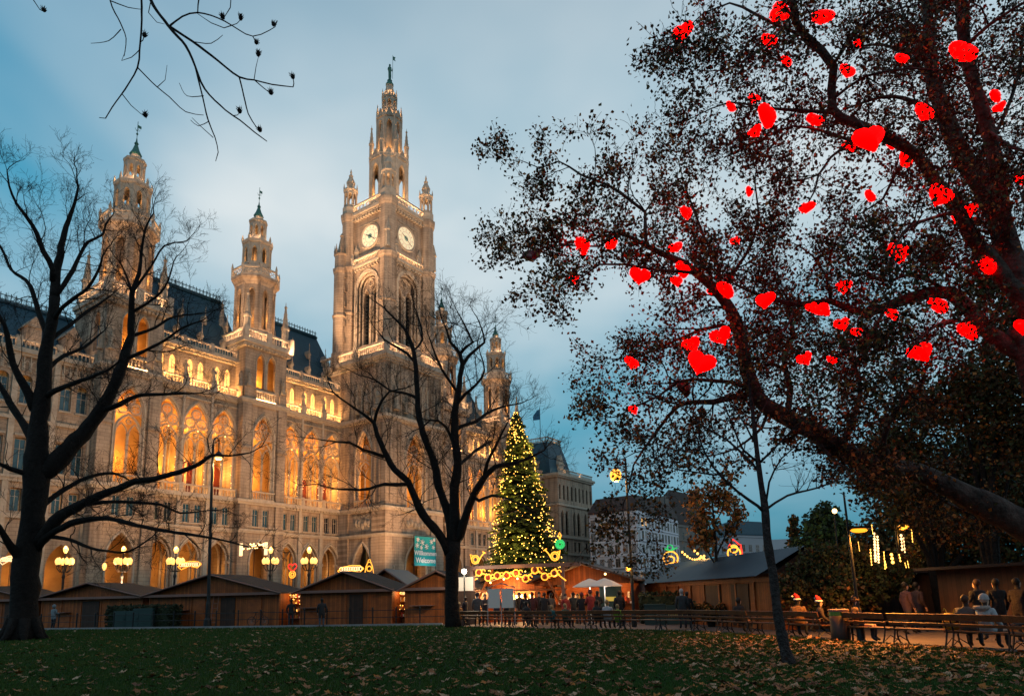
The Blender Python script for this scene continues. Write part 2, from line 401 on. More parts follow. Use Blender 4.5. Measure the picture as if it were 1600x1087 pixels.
def statue_mesh(h=2.3,seed=0):
    rg=random.Random(seed); m=MB(); k=h/2.3
    m.box(-.34*k,.34*k,-.34*k,.34*k,0,.35*k)
    m.lathe([(.33*k,.35*k),(.30*k,.7*k),(.24*k,1.2*k),(.27*k,1.5*k),(.29*k,1.75*k),(.12*k,1.9*k),(.08*k,1.96*k)],7,0,0)
    m.ball((0,0,2.12*k),.15*k,6,4,1.2)
    m.tube([(.26*k,0,1.75*k),(.36*k,-.08*k,1.4*k),(.15*k,-.3*k,1.3*k)],[.09*k,.08*k,.06*k],5)
    m.tube([(-.26*k,0,1.75*k),(-.38*k,-.05*k,1.45*k),(-.34*k,-.2*k,1.1*k)],[.09*k,.08*k,.06*k],5)
    m.tube([(-.36*k,-.22*k,.4*k),(-.36*k,-.22*k,2.2*k)],.03*k,4)
    return nm(m,'statue',MT['carved'])
def pinnacle(m,cx,cy,z0,z1,r):
    h=z1-z0
    m.lathe([(r,z0),(r,z0+h*.38),(r*1.25,z0+h*.40),(r*1.25,z0+h*.44),(r*.9,z0+h*.46),(r*.28,z0+h*.86),(r*.5,z0+h*.89),(r*.12,z0+h*.93),(r*.06,z1)],4 if r<.4 else 8,cx,cy)
    for j in range(3):
        z=z0+h*(.52+.11*j); q=r*(.95-.22*j)
        for k in range(4):
            a=math.pi/4*(2*k+ (0 if r<.4 else 1)); m.ball((cx+math.cos(a)*q,cy+math.sin(a)*q,z),r*.17,4,2)
STAT=[statue_mesh(2.4,k) for k in range(1)][0]
W_MEZ=window_mesh(.95,2.5); W_MEZD=window_mesh(.95,2.5,'glass_dark'); W_ATT=archwindow_mesh(.95,2.4,3.3)
W_FL1=window_mesh(1.15,3.5); W_FL2=window_mesh(1.15,2.7)
BW=4.15
# ---- wing bay
def wing_bay_meshes():
    w=BW; h=w/2; m=MB()
    m.archwall(-h,h,0,12,0,0,3.3,0,7.7,10.5,.9)
    for sx in (-1,1): m.archwall(min(0,sx*h),max(0,sx*h),12,16,0,sx*.82,.95,12.6,15.08,15.12,.35,2)
    m.archwall(-h,h,16,31,0,0,3.76,16.4,25.8,29.25,.55)
    m.box(-h,h,.1,1.3,31.1,31.38)
    for sx in (-1,1): m.archwall(min(0,sx*h),max(0,sx*h),31.38,37.4,1.1,sx*.8,.95,32.5,34.9,35.8,.3,4)
    wall=nm(m,'facade_bay',MT['stone'])
    c=MB()
    c.box(-h,h,-.28,.02,11.6,11.85); c.box(-h,h,-.42,.02,11.85,12.1); c.box(-h,h,-.2,.02,12.42,12.56)
    c.box(-h,h,-.75,.02,16.0,16.4); c.box(-h,h,-.35,.02,15.7,16.0)
    c.box(-h,h,-.22,.02,29.75,29.9); c.box(-h,h,-.3,.02,30.6,30.85); c.box(-h,h,-.5,.02,30.85,31.1); c.box(-h,h,-.62,.1,31.1,31.38)
    c.box(-h,h,.75,1.12,36.6,36.85); c.box(-h,h,.35,1.12,37.0,37.5)
    for k in range(7):
        x=-h+(k+.5)*w/7; c.box(x-.13,x+.13,.5,1.12,36.85,37.0); c.box(x-.1,x+.1,-.6,-.3,15.82,16.0)
    corn=nms(c,'cornice',MT['trim'])
    f=MB()
    for k in range(9):
        x=-h+(k+.5)*w/9; f.ring((x,-.02,30.25),.16,.07,6,'y',3)
    frz=nm(f,'frieze',MT['carved'])
    a=MB(); a.archline(0,3.5,0,7.7,10.65,-.06,.14,6,5); a.archline(0,3.95,7.3,7.7,11.05,-.03,.09,6,4); a.archline(0,3.0,0,7.7,10.2,.35,.14,6,4)
    for sx in (-1,1): a.box(sx*1.62-.2,sx*1.62+.2,-.12,.9,7.2,7.6)
    am=nm(a,'arcade_moulding',MT['trim'])
    l=MB(); l.archline(0,3.86,16.4,25.8,29.42,-.06,.11,8,5); l.archline(0,4.1,25.4,25.8,29.72,-.05,.06,8,4)
    for sx in (-1,1):
        l.box(sx*1.86-.2,sx*1.86+.2,-.2,.4,25.3,25.7)
    lm=nm(l,'loggia_moulding',MT['trim'])
    b=MB(); b.balus(-h+.3,h-.3,-.55,16.4,17.7); b.box(-h,-h+.3,-.72,-.38,16.4,17.85); b.box(h-.3,h,-.72,-.38,16.4,17.85)
    bm=nm(b,'balustrade',MT['trim'])
    b2=MB(); b2.balus(-h+.35,h-.35,-.2,31.38,32.6,.4); am2=nm(b2,'balustrade',MT['trim'])
    b3=MB(); b3.balus(-h+.2,h-.2,.7,37.5,38.6,.4); b3.box(-h,-h+.2,.5,.9,37.5,38.8); b3.box(h-.2,h,.5,.9,37.5,38.8); am3=nm(b3,'balustrade',MT['trim'])
    p=MB(); p.box(-.3,.3,-.34,.0,0,11.6); p.box(-.36,.36,-.4,-.02,0,1.2); p.box(-.26,.26,-.28,0,12.1,15.7); p.lathe([(.30,16.4),(.30,17.8),(.22,18),(.22,23.9),(.34,24.1),(.34,24.5)],8,0,-.18); p.lathe([(.2,24.5),(.2,30.6)],8,0,-.15)
    p.box(-.4,.4,-.45,.35,31.38,32.7)
    pm=nm(p,'pier',MT['trim'])
    # row of little bulbs strung on the loggia shafts
    s=MB(); rg=random.Random(5)
    for sx in (-.05,1.45,-1.45):
        for k in range(4): s.ball((sx+rg.uniform(-.12,.12),.15,17.9+k*1.1+rg.uniform(-.4,.4)),.055,5,3)
    s.ball((.25,.05,25.3),.09,5,3)
    sm=nm(s,'fairy_lights',MT['bulbwhite'])
    d=MB(); P=arch(0,1.9,20.2,21.6,5); d.poly([(-.95,0,16.4),(.95,0,16.4)]+[(x,0,z) for x,z in P[::-1]]); d.archline(0,2.0,16.4,20.2,21.7,-.05,.1,5,4); d.box(-.04,.04,-.06,.0,16.4,21.4)
    dm=nm(d,'loggia_door',MT['reddoor'])
    return wall,corn,frz,am,lm,bm,am2,am3,pm,sm,dm
WB=wing_bay_meshes(); TRAC=tracery(3.76,16.4,25.8,29.25)
def wing_bay(s,k):
    o=add('facade_bay',WB[0],hall,(s,YW,0))
    for me in WB[1:8]: addm(me,o)
    add('tracery',TRAC,o)
    for sx in (-1,1):
        add('window',W_MEZ if (k%5) else W_MEZD,o,(sx*.82,.2,12.6)); add('window',W_ATT,o,(sx*.8,1.25,32.5))
    add('pier',WB[8],o,(-BW/2,0,0)); add('statue',STAT,o,(-BW/2,-.05,32.7))
    add('fairy_lights',WB[9],o)
    if k%3!=2: add('loggia_door',WB[10],o,(.9,3.4,0))
    lamp('POINT',(s+.2,YW+2.3,20.2),E_LOG,WARM,.25,hall)
    lamp('POINT',(s,YW+2.3,27.0),E_LOG*.8,WARM,.25,hall)
    lamp('POINT',(s,YW+2.4,6.2),E_ARC,WARM,.25,hall)
    strip((s,YW+.35,31.5),3.6,0,E_ATT,(1,.5,.16)); strip((s,YW-.28,16.5),3.4,0,60,(1,.5,.16))
    strip((s,YW+1.25,37.7),3.8,0,E_ATT*.22)
E_LOG=700; E_ARC=150; E_ATT=620
k=0
for sg in (-1,1):
    for s in (8.42,12.5,16.6,28.05,32.2,36.35): wing_bay(sg*s,k); k+=1
# end piers + plain fill strips between the bays and the towers
m=MB()
for a,b in ((6.3,6.35),(18.67,18.76),(25.94,25.98),(38.42,38.2)):
    pass
for sg in (-1,1):
    for x0,x1 in ((6.34,6.346),(18.675,18.76),(25.94,25.976),(38.15,38.426)):
        a,b=sorted((sg*x0,sg*x1)); m.box(a,b,YW-.02,YW+1.2,0,37.4)
m.build('wall_strip',MT['stone'],hall)
# loggia and arcade interiors behind the bays
m=MB()
for sg in (-1,1):
    a,b=sorted((sg*4.4,sg*38.4))
    m.box(a,b,YW+3.5,YW+4.2,15.4,30.9); m.box(a,b,YW+.9,YW+3.5,15.6,16.38); m.box(a,b,YW+.71,YW+3.5,29.7,30.9)
    m.box(a,b,YW+5.0,YW+5.6,0,11.8); m.box(a,b,YW+.91,YW+5.0,11.0,11.8)
    m.box(a,b,YW+1.42,YW+8,31.0,37.3)
m.build('inner_wall',MT['plaster'],hall)
m=MB()
for sg in (-1,1):                       # ribs of the vaults and arcade inner arches
    for s in (8.42,12.5,16.6,28.05,32.2,36.35):
        m.archline(sg*s,2.6,0,6.9,9.8,YW+4.9,.2,6,4); m.archline(sg*s,3.4,0,8,10.9,YW+2.6,.16,6,4)
        for j in range(3): m.archline(sg*s-1.3+1.3*j,1.1,16.4,26,27.3,YW+3.42,.1,4,4)
m.build('vault_rib',MT['trim'],hall)['kind']='stuff'
# ---- main roof over the wings
def roof(name,x0,x1,y0,y1,ze,zr,hip=0):
    m=MB(); ym=(y0+y1)/2+1.0
    A=[(x0,y0,ze),(x1,y0,ze),(x1,y1+4,ze),(x0,y1+4,ze)]; r0=(x0+hip,ym,zr); r1=(x1-hip,ym,zr)
    m.poly([A[0],A[1],r1,r0]); m.poly([A[2],A[3],r0,r1]); m.poly([A[1],A[2],r1]); m.poly([A[3],A[0],r0]); m.poly(A[::-1])
    m.box(x0+hip,x1-hip,ym-.3,ym+.3,zr-.15,zr+.2)
    o=m.build(name,MT['slate'],hall)
    c=MB(); n=int((x1-x0-2*hip)/.55)
    c.box(x0+hip,x1-hip,ym-.05,ym+.05,zr+.35,zr+.45); c.box(x0+hip,x1-hip,ym-.05,ym+.05,zr+.95,zr+1.03)
    for i in range(n):
        x=x0+hip+(i+.5)*(x1-x0-2*hip)/n; c.box(x-.04,x+.04,ym-.04,ym+.04,zr+.2,zr+1.3); 
        if i%2==0: c.ring((x,ym,zr+.7),.2,.035,6,'y',3)
    c.build('ridge_cresting',MT['ironwork'],o)
    return o,(y0,ym,ze,zr)
LUC=MB(); LUC.cur=0
LUC.box(-.24,.24,-.1,1.0,0,.7); LUC.wedge(-.34,.34,-.16,1.1,.7,1.5); LUC.lathe([(.1,1.4),(.035,2.2),(.09,2.3),(.02,2.8)],5,0,-.1)
LUC=nm(LUC,'dormer',MT['carved'])
for sg in (-1,1):
    for a,b in ((5.2,20.5),(24.2,39.9)):
        x0,x1=sorted((sg*a,sg*b))
        o,(y0,ym,ze,zr)=roof('roof',x0,x1,YW+1.8,YW+14,38.2,49.3)
        for j in range(4):
            for row in (0,1):
                x=x0+(j+.5+.5*row)*(x1-x0)/4.4; u=.10+.34*row
                add('dormer',LUC,o,(x,y0+(ym-y0)*u-.3,ze+(zr-ze)*u))
# ---- side tower
def face_M(cx,cy,k,n=8): return rotz(2*math.pi*k/n,(cx,cy,0))
def octstage(m,cx,cy,r,z0,z1,ow,zb,zs,za,dep=.35,n=8,shaft=.0):
    ri=r*math.cos(math.pi/n); fw=2*r*math.sin(math.pi/n)
    for k in range(n):
        m.M=face_M(cx,cy,k,n); m.archwall(-fw/2,fw/2,z0,z1,-ri,0,ow,zb,zs,za,dep,4)
        m.archline(0,ow*1.12,zb,zs,za+ow*.1,-ri-.02,.05,4,4)
    m.M=None
    if shaft:
        for k in range(n):
            a=math.pi/n+2*math.pi*k/n-math.pi/2
            m.lathe([(shaft*1.5,z0),(shaft*1.5,z0+.3),(shaft,z0+.4),(shaft,z1-.35),(shaft*1.5,z1-.2),(shaft*1.5,z1)],5,cx+math.cos(a)*r,cy+math.sin(a)*r)
def octring(m,cx,cy,prof,n=8): m.lathe(prof,n,cx,cy,ph=math.pi/n-math.pi/2)
def side_tower_meshes():
    H=3.6; yc=3.6; out={}
    m=MB()
    m.archwall(-H,H,0,12,0,0,3.15,0,7.4,10.5,1.0); m.archwall(-H,H,16,31,0,0,3.6,16.4,25.7,29.1,.6)
    for sx in (-1,1): m.archwall(min(0,sx*H),max(0,sx*H),12,16,0,sx*.85,.95,12.6,15.08,15.12,.35,2)
    for sx in (-1,1): m.archwall(min(0,sx*H),max(0,sx*H),31,40,.0,sx*.95,1.35,33.4,37.3,38.7,.45,5)
    m.poly([(-H,0,0),(-H,9,0),(-H,9,31),(-H,0,31)]); m.poly([(H,0,0),(H,9,0),(H,9,40),(H,0,40)])
    m.M=Matrix.Translation((-H,0,0))@Matrix.Rotation(R(-90),4,'Z'); m.archwall(-9,0,31,40,0,-2.4,1.5,33.4,37.3,38.7,.45,5); m.M=None
    out['wall']=nm(m,'side_tower',MT['stone'])
    c=MB()
    for z0,z1,p in ((11.6,11.85,.25),(11.85,12.1,.4),(12.42,12.56,.2),(15.7,16,.35),(16,16.4,.6),(30.6,30.85,.28),(30.85,31.1,.45),(31.1,31.38,.55),(39.3,39.6,.25),(39.6,39.9,.5),(39.9,40.45,.75)):
        c.box(-H-p,H+p,-p,8.2,z0,z1)
    for k in range(16):
        x=-H-.3+k*(2*H+.6)/15; c.box(x-.12,x+.12,-.6,0,39.3,39.6)
        c.box(-H-.6,-H,-.3+k*.5-.12,-.3+k*.5+.12,39.3,39.6)
    out['cornice']=nms(c,'cornice',MT['trim'])
    p=MB()
    for sx in (-1,1):
        x0,x1=sorted((sx*2.25,sx*3.75)); p.box(x0,x1,-.38,.3,0,11.6); p.box(x0+.1,x1-.1,-.3,.3,12.1,15.7); p.box(x0,x1,-.34,.3,16.4,30.6)
        p.box(x0+.15,x1-.15,-.3,.3,31.38,33.2); p.box(x0-.1,x1+.1,-.55,.3,23.8,24.2)
    p.box(-3.78,-3.55,-.3,1.2,16.4,30.6); p.box(-3.78,-3.55,-.3,1.2,0,11.6)
    out['pier']=nm(p,'pier',MT['stone'])
    a=MB(); a.archline(0,3.4,0,7.4,10.65,-.06,.16,6,5); a.archline(0,3.75,16.4,25.7,29.3,-.06,.14,7,5); a.archline(0,4.1,25.3,25.7,29.7,-.05,.09,7,4)
    for sx in (-1,1): a.archline(sx*.95,1.5,33.4,37.3,38.85,-.05,.08,5,4)
    a.lathe([(.2,33.3),(.2,33.7),(.12,33.8),(.12,37),(.2,37.3)],6,0,-.12)
    out['mould']=nm(a,'arch_moulding',MT['trim'])
    b=MB(); b.balus(-1.9,1.9,-.4,16.4,17.7); b.balus(-1.75,1.75,-.15,31.38,33.0,.4)
    out['bal']=nms(b,'balustrade',MT['trim'])
    b=MB(); b.balus(-H-.15,H+.15,-.5,40.45,42.0,.42)
    for rot,cx in ((R(-90),-H-.5),(R(90),H+.5)):
        b.M=Matrix.Translation((cx,yc,0))@Matrix.Rotation(rot,4,'Z'); b.balus(-4.0,3.9,0,40.45,42.0,.42)
    b.M=None
    for sx in (-1,1): b.box(sx*(H+.35)-.35,sx*(H+.35)+.35,-.8,-.1,40.45,42.3)
    b.box(-.35,.35,-.75,-.25,40.45,42.2)
    out['gal']=nm(b,'balcony',MT['trim'])
    # octagon and lanterns
    t=MB(); octstage(t,0,yc,2.95,41.0,50.4,1.05,43.2,48.6,49.7,.4,8,.16)
    octring(t,0,yc,[(1.5,42.5),(1.5,50.3)]); octring(t,0,yc,[(3.2,40.4),(3.2,42.4),(2.95,42.6)]); octring(t,0,yc,[(2.9,50.2),(3.1,50.5),(3.3,50.9),(3.65,51.2),(3.7,51.5)])
    out['oct']=nm(t,'octagon_stage',MT['stone'])
    g=MB(); fw=2*3.6*math.sin(math.pi/8); ri=3.55*math.cos(math.pi/8)
    for k in range(8):
        g.M=face_M(0,yc,k); g.box(-fw/2,fw/2,-ri-.1,-ri+.12,51.5,51.75); g.box(-fw/2,fw/2,-ri-.12,-ri+.14,52.75,53.0)
        for j in range(4):
            x=-fw/2+(j+.5)*fw/4; g.ring((x,-ri,52.25),.27,.07,7,'y',4)
        g.lathe([(.17,51.5),(.17,53.1),(.22,53.2),(.05,54)],5,fw/2,-ri)
    g.M=None
    out['gallery']=nm(g,'gallery',MT['trim'])
    l=MB(); octring(l,0,yc,[(.7,54),(.7,57.5)]); octring(l,0,yc,[(2.7,51.5),(2.5,52.5),(2.1,53.6),(2.1,54.0)]); octstage(l,0,yc,2.1,54.0,57.6,.72,54.5,56.3,57.0,.25,8,.13)
    octring(l,0,yc,[(2.0,57.5),(2.35,57.8),(2.4,58.2),(1.9,58.3),(1.35,59.0)])
    for k in range(8):
        a=math.pi/8+k*math.pi/4; l.lathe([(.16,58.0),(.2,58.5),(.04,59.2)],4,2.25*math.cos(a),yc+2.25*math.sin(a))
    octstage(l,0,yc,1.25,59.0,61.6,.46,59.3,60.6,61.1,.18,8,.08)
    octring(l,0,yc,[(1.15,61.5),(1.45,61.8),(1.45,62.1),(.8,62.3),(.7,62.9)])
    out['lantern']=nm(l,'lantern',MT['trim'])
    s=MB(); s.lathe([(.72,62.9),(.8,63.1),(.45,63.8),(.2,64.6),(.3,64.8),(.12,65.1),(.06,65.6)],8,0,yc); s.tube([(0,yc,65.4),(0,yc,68.2)],.045,4); s.box(-.02,.5,yc-.02,yc+.02,67.3,67.7); s.ball((0,yc,66.3),.16,6,4)
    for k in range(4):
        a=k*math.pi/2; s.tube([(0,yc,66.8),(.3*math.cos(a),yc+.3*math.sin(a),66.9),(.34*math.cos(a),yc+.34*math.sin(a),67.1)],.03,3)
    out['spire']=nm(s,'copper_spire',MT['copper'])
    q=MB()
    for sx in (-1,1):
        for sy in (.2,7.0): pinnacle(q,sx*3.35,sy+.1,41.0,48.6,.52)
    out['pin']=nms(q,'pinnacle',MT['carved'])
    r_=MB(); r_.box(-H+.02,H-.02,1.2,8,16.0,16.38); r_.box(-H+.02,H-.02,3.6,4.2,16.4,31); r_.box(-H+.02,H-.02,1.02,3.6,29.9,31); r_.box(-H+.02,H-.02,4.6,5.2,0,12); r_.box(-H+.02,H-.02,1.05,4.6,11.1,12); r_.box(-H+.5,H-.02,2.6,3.0,31.4,39.3); r_.box(-H+.5,H-.02,.5,8,39.0,39.3)
    out['inner']=nm(r_,'inner_wall',MT['plaster'])
    return out
STW=side_tower_meshes(); TRAC2=tracery(3.6,16.4,25.7,29.1)
for s in (-41.75,-22.35,22.35,41.75):
    o=add('side_tower',STW['wall'],hall,(s,3.05,0))
    for kk in ('cornice','pier','mould','bal','gal','oct','gallery','lantern','spire','pin','inner'):
        addm(STW[kk],o)
    add('tracery',TRAC2,o)
    for sx in (-1,1): add('window',W_MEZ,o,(sx*.85,.2,12.6))
    for x,y,z in ((-2.95,-.25,33.2),(2.95,-.25,33.2),(-3.7,.7,33.2)): add('statue',STAT,o,(x,y,z),0)
    near=1.0
    P=lambda x,y,z,e,c=FLOOD,sz=.15: lamp('POINT',(s+x,3.05+y,z),e,c,sz,hall)
    P(0,1.9,20,E_LOG,WARM); P(0,2.3,27.0,E_LOG*.8,WARM); P(0,2.6,6.2,E_ARC,WARM); P(0,1.5,35,E_LOG*.55,WARM); P(-1.4,3.3,35,E_LOG*.25,WARM)
    strip((s,3.05-.32,31.5),3.4,0,330,(1,.52,.2)); strip((s,3.05-.3,16.5),3.4,0,60,(1,.5,.16)); strip((s,3.05-.12,40.75),6.6,0,SB); strip((s-3.78,3.05+3.2,40.75),6.4,R(90),SB)
    P(0,1.35,45,70,WARM); P(-1.6,2.0,45,70,WARM); P(-2.2,3.6,45,70,WARM); P(1.6,2.0,45,60,WARM); [P(2.95*math.cos(R(a_)),3.6+2.95*math.sin(R(a_)),51.75,34) for a_ in (165,198,231,264,297,330)]; P(0,2.2,55.2,40,WARM); P(-1.2,2.8,55.2,40,WARM); P(-1.2,1.9,58.6,75); P(1.2,1.9,58.6,75); P(-1.9,3.4,58.6,50); P(0,3.6,60,45,WARM); P(-.6,2.5,62.3,32)
# ---- clock tower
ct=empty('clock_tower'); ct.parent=hall
A=6.5
m=MB()
m.M=Matrix.Translation((-A,0,0))@Matrix.Rotation(R(-90),4,'Z')     # left return: x' = distance towards the square
m.archwall(-6,A,0,12,0,1.4,4.2,0,6.4,10.7,1.3); m.archwall(-6,A,16,31,0,1.4,3.7,16.6,24.4,29.2,1.1)
m.poly([(-14,0,0),(-6,0,0),(-6,0,31),(-14,0,31)]); m.poly([(-6,0,12),(A,0,12),(A,0,16),(-6,0,16)]); m.poly([(-14,0,31),(A,0,31),(A,0,41.6),(-14,0,41.6)])
m.M=None
m.archwall(-A,A,0,12,-A,.4,4.8,0,6.4,10.9,1.3); m.archwall(-A,A,16,31,-A,.4,4.4,16.6,24.4,29.2,1.1)
m.poly([(-A,-A,12),(A,-A,12),(A,-A,16),(-A,-A,16)]); m.poly([(-A,-A,31),(A,-A,31),(A,-A,41.6),(-A,-A,41.6)])
m.poly([(A,-A,0),(A,6,0),(A,6,41.6),(A,-A,41.6)]); m.poly([(-A,-A,41.6),(A,-A,41.6),(A,14,41.6),(-A,14,41.6)])
m.build('tower_base',MT['stone'],ct)
p=MB()
for x0,x1,y0,y1 in ((-7.05,-3.1,-7.05,-3.7),(3.7,7.05,-7.05,-3.7),(-7.0,-6.3,1.7,4.4)):
    p.box(x0,x1,y0,y1,0,1.6); q=.12
    for z0,z1 in ((1.6,11.6),(12.1,15.7),(16.4,30.6),(31.4,40.6)):
        p.box(x0+q,x1-q,y0+q,y1-.01,z0,z1); q+=.05
for cx,cy in ((-5.1,-5.4),(5.4,-5.4),(-6.2,2.6)):       # thin shafts and gabled niches on the piers
    for z0,z1 in ((17,30),(31.5,40)):
        for dx_,dy_ in ((-1.75,-1.35),(-.9,-1.6),(.9,-1.6),(1.6,-1.5),(-1.95,.9),(-1.95,-.2)):
            if cy<0: p.lathe([(.2,z0),(.13,z0+.3),(.13,z1-.4),(.22,z1)],6,cx+dx_,cy+dy_)
bparts(p,'corner_pier',MT['stone'],ct)
c=MB()
for z0,z1,pr in ((11.6,11.85,.45),(11.85,12.1,.62),(15.7,16,.5),(16,16.4,.72),(30.6,30.85,.45),(30.85,31.38,.7),(40.3,40.7,.5),(40.7,41.1,.8),(41.1,41.7,1.05)):
    c.box(-A-pr,A+pr,-A-pr,9,z0,z1)
bparts(c,'cornice',MT['trim'],ct)
c=MB()
c.balus(-A-.5,A+.5,-A-.75,41.7,43.5,.45,.2)
c.M=Matrix.Translation((-A-.75,0,0))@Matrix.Rotation(R(-90),4,'Z'); c.balus(-9,A+.5,0,41.7,43.5,.45,.2); c.M=None
c.M=Matrix.Translation((A+.75,0,0))@Matrix.Rotation(R(90),4,'Z'); c.balus(-A-.5,9,0,41.7,43.5,.45,.2); c.M=None
for x in (-A-.75,0,A+.75): c.box(x-.35,x+.35,-A-1.1,-A-.4,41.7,43.9)
c.box(-A-1.1,-A-.4,-.35,.35,41.7,43.9)
c.balus(-1.5,2.4,-A-.3,16.4,17.7); 
c.M=Matrix.Translation((-A-.3,0,0))@Matrix.Rotation(R(-90),4,'Z'); c.balus(-.6,3.4,0,16.4,17.7); c.M=None
bparts(c,'balustrade',MT['trim'],ct)
a=MB()
a.archline(.4,5.1,0,6.4,11.05,-A-.05,.2,7,5); a.archline(.4,4.7,16.4,24.4,29.4,-A-.05,.18,7,5); a.archline(.4,5.3,24,24.4,30.1,-A-.03,.12,7,4)
a.M=Matrix.Translation((-A,0,0))@Matrix.Rotation(R(-90),4,'Z')
a.archline(1.4,4.5,0,6.4,10.85,-.05,.2,7,5); a.archline(1.4,4.0,16.4,24.4,29.4,-.05,.18,7,5); a.archline(1.4,4.5,24,24.4,29.9,-.03,.1,7,4)
for j in range(5): a.archline(-.9+j*1.15,.95,31.6,36.5,37.6,-.12,.09,4,4); 
a.M=None
for j in range(9): a.archline(-5.2+j*1.3,1.1,31.6,36.8,38,-A-.12,.09,4,4)
a.build('arch_moulding',MT['trim'],ct)
tr=tracery(3.7,16.6,24.4,29.2); o=add('tracery',tr,ct,(-A+.2,-1.4,0),R(-90)); o=add('tracery',tracery(4.4,16.6,24.4,29.2),ct,(.4,-A+.2,0))
for j,(x,y,z,rz) in enumerate([(-6.9,-.2,32.2,R(-90)),(-6.9,-2.6,32.2,R(-90)),(-2.4,-6.9,32.2,0),(0.3,-6.9,32.2,0),(2.8,-6.9,32.2,0),(-5,-7.3,32.2,0),(5.2,-7.3,32.2,0),(-7.3,-5.2,32.2,R(-90)),(-5.6,-7.5,3.4,0)]):
    q=add('statue',STAT,ct,(x,y,z),rz); 
    if j>=5: q.scale=(1.35,1.35,1.5)
r_=MB(); r_.box(-A+.1,A-.1,-3.0,-2.6,16.4,30.6); r_.box(-A+1.2,A-.1,-A+1.15,-2,30.0,31.0); r_.box(-A+.1,A-.1,-A+.1,4,15.5,16.3); r_.box(-A+3.6,-A+4,-5,4.5,16.4,30.6); r_.box(-A+.9,A-.1,-1.6,-1.2,0,11.9); r_.box(-A+3.9,-A+4.3,-5.2,4.5,0,11.9); r_.box(-A+1.35,A-.1,-A+1.35,4.5,11.2,11.9)
r_.build('inner_wall',MT['plaster'],ct)
rl=MB()                                        # carved relief panels beside the portal
for j in range(5): rl.ball((-A-.05,-2.9+j*.72,13.8+.3*math.sin(j*2.2)),.42,6,4,1.5)
rl.box(-A-.08,-A,-3.6,.8,12.7,15.3)
for j in range(6): rl.ball((-1.5+j*.8,-A-.05,13.8+.3*math.sin(j*1.7)),.42,6,4,1.5)
bparts(rl,'relief',MT['carved'],ct)
# shaft
S=5.0
m=MB()
for k in range(4):
    m.M=rotz(k*math.pi/2); m.archwall(-S,S,41.6,60,-S,0,5.4,45.0,55.6,58.6,1.1,8)
    m.archwall(-2.7,0,45,58.7,-S+1.1,-1.2,1.25,45.6,54.4,55.6,.9,5); m.archwall(0,2.7,45,58.7,-S+1.1,1.2,1.25,45.6,54.4,55.6,.9,5)
    m.archwall(-4.7,4.7,60,70,-4.7,0,.02,69,69.2,69.3,.01,2)
m.M=None
m.build('tower_shaft',MT['stone'],ct)
m=MB()
for k in range(4):
    m.M=rotz(k*math.pi/2)
    for q,th in ((5.6,.2),(5.0,.12)): m.archline(0,q,45,55.6,58.6+(q-5.4)*.5,-S-.04,th,8,5)
    m.archline(0,4.6,45,55.6,58.2,-S+.5,.16,8,5); m.archline(0,4.0,45,55.6,57.7,-S+.95,.12,8,4)
    m.lathe([(.3,45),(.2,45.5),(.2,54),(.34,54.4)],7,0,-S+.95)
    P_=arch(0,5.95,55.6,59.0,11)
    for x,z in P_: m.ball((x,-S-.12,z),.14,5,3)
    m.ring((0,-S+.95,56.8),.62,.1,10,'y',4)
    for sx in (-1,1): m.archline(sx*1.2,1.5,45.2,54.4,55.9,-S+1.05,.09,5,4)
m.M=None
m.build('belfry_moulding',MT['trim'],ct)
m=MB()
for k in range(4):
    m.M=rotz(k*math.pi/2)
    for sx in (-1,1): m.poly([(sx*1.2-.7,-S+1.9,45),(sx*1.2+.7,-S+1.9,45),(sx*1.2+.7,-S+1.9,56),(sx*1.2-.7,-S+1.9,56)])
    for sx in (-1,1):
        for z in range(14): m.box(sx*1.2-.62,sx*1.2+.62,-S+1.45,-S+1.75,45.9+z*.68,46.0+z*.68)
m.M=None
m.build('belfry_louvre',MT['glass_dark'],ct)
b=MB()
for sx in (-1,1):
    for sy in (-1,1):
        cx,cy=sx*(S-.15),sy*(S-.15)
        b.lathe([(1.75,41.7),(1.75,44.2),(1.55,44.5),(1.55,51.3),(1.72,51.5),(1.72,51.8),(1.5,52.0),(1.5,59.2),(1.75,59.6),(1.9,60.2),(1.5,60.5),(1.42,60.8),(1.42,69.0),(1.6,69.4),(1.75,70.0),(1.75,70.5)],8,cx,cy)
        for k in range(8):
            a_=k*math.pi/4+math.pi/8; b.tube([(cx+1.6*math.cos(a_),cy+1.6*math.sin(a_),44.5),(cx+1.56*math.cos(a_),cy+1.56*math.sin(a_),59.2)],.09,4)
bparts(b,'corner_buttress',MT['stone'],ct)
m=MB()
for z0,z1,pr in ((59.4,59.7,.25),(59.7,60.05,.6),(69.2,69.6,.1),(69.6,69.9,.35),(69.9,70.4,.6)):
    m.box(-S-pr,S+pr,-S-pr,S+pr,z0,z1)
for k in range(4):
    m.M=rotz(k*math.pi/2)
    for j in range(11): m.box(-3.5+j*.7-.12,-3.5+j*.7+.12,-S-.5,-S,59.1,59.45); m.box(-3.5+j*.7-.12,-3.5+j*.7+.12,-S-.5,-S+.3,69.0,69.35)
m.M=None
bparts(m,'cornice',MT['trim'],ct)
def lattice(m,x0,x1,y,z0,z1,n):
    h=z1-z0; m.box(x0,x1,y-.14,y+.14,z0,z0+h*.15); m.box(x0,x1,y-.16,y+.16,z1-h*.15,z1)
    for j in range(n):
        x=x0+(j+.5)*(x1-x0)/n; r=min((x1-x0)/n*.46,h*.34); m.ring((x,y,(z0+z1)/2),r,.06,7,'y',4); m.box(x-r*1.05-.03,x-r*1.05+.03,y-.05,y+.05,z0,z1)
m=MB()
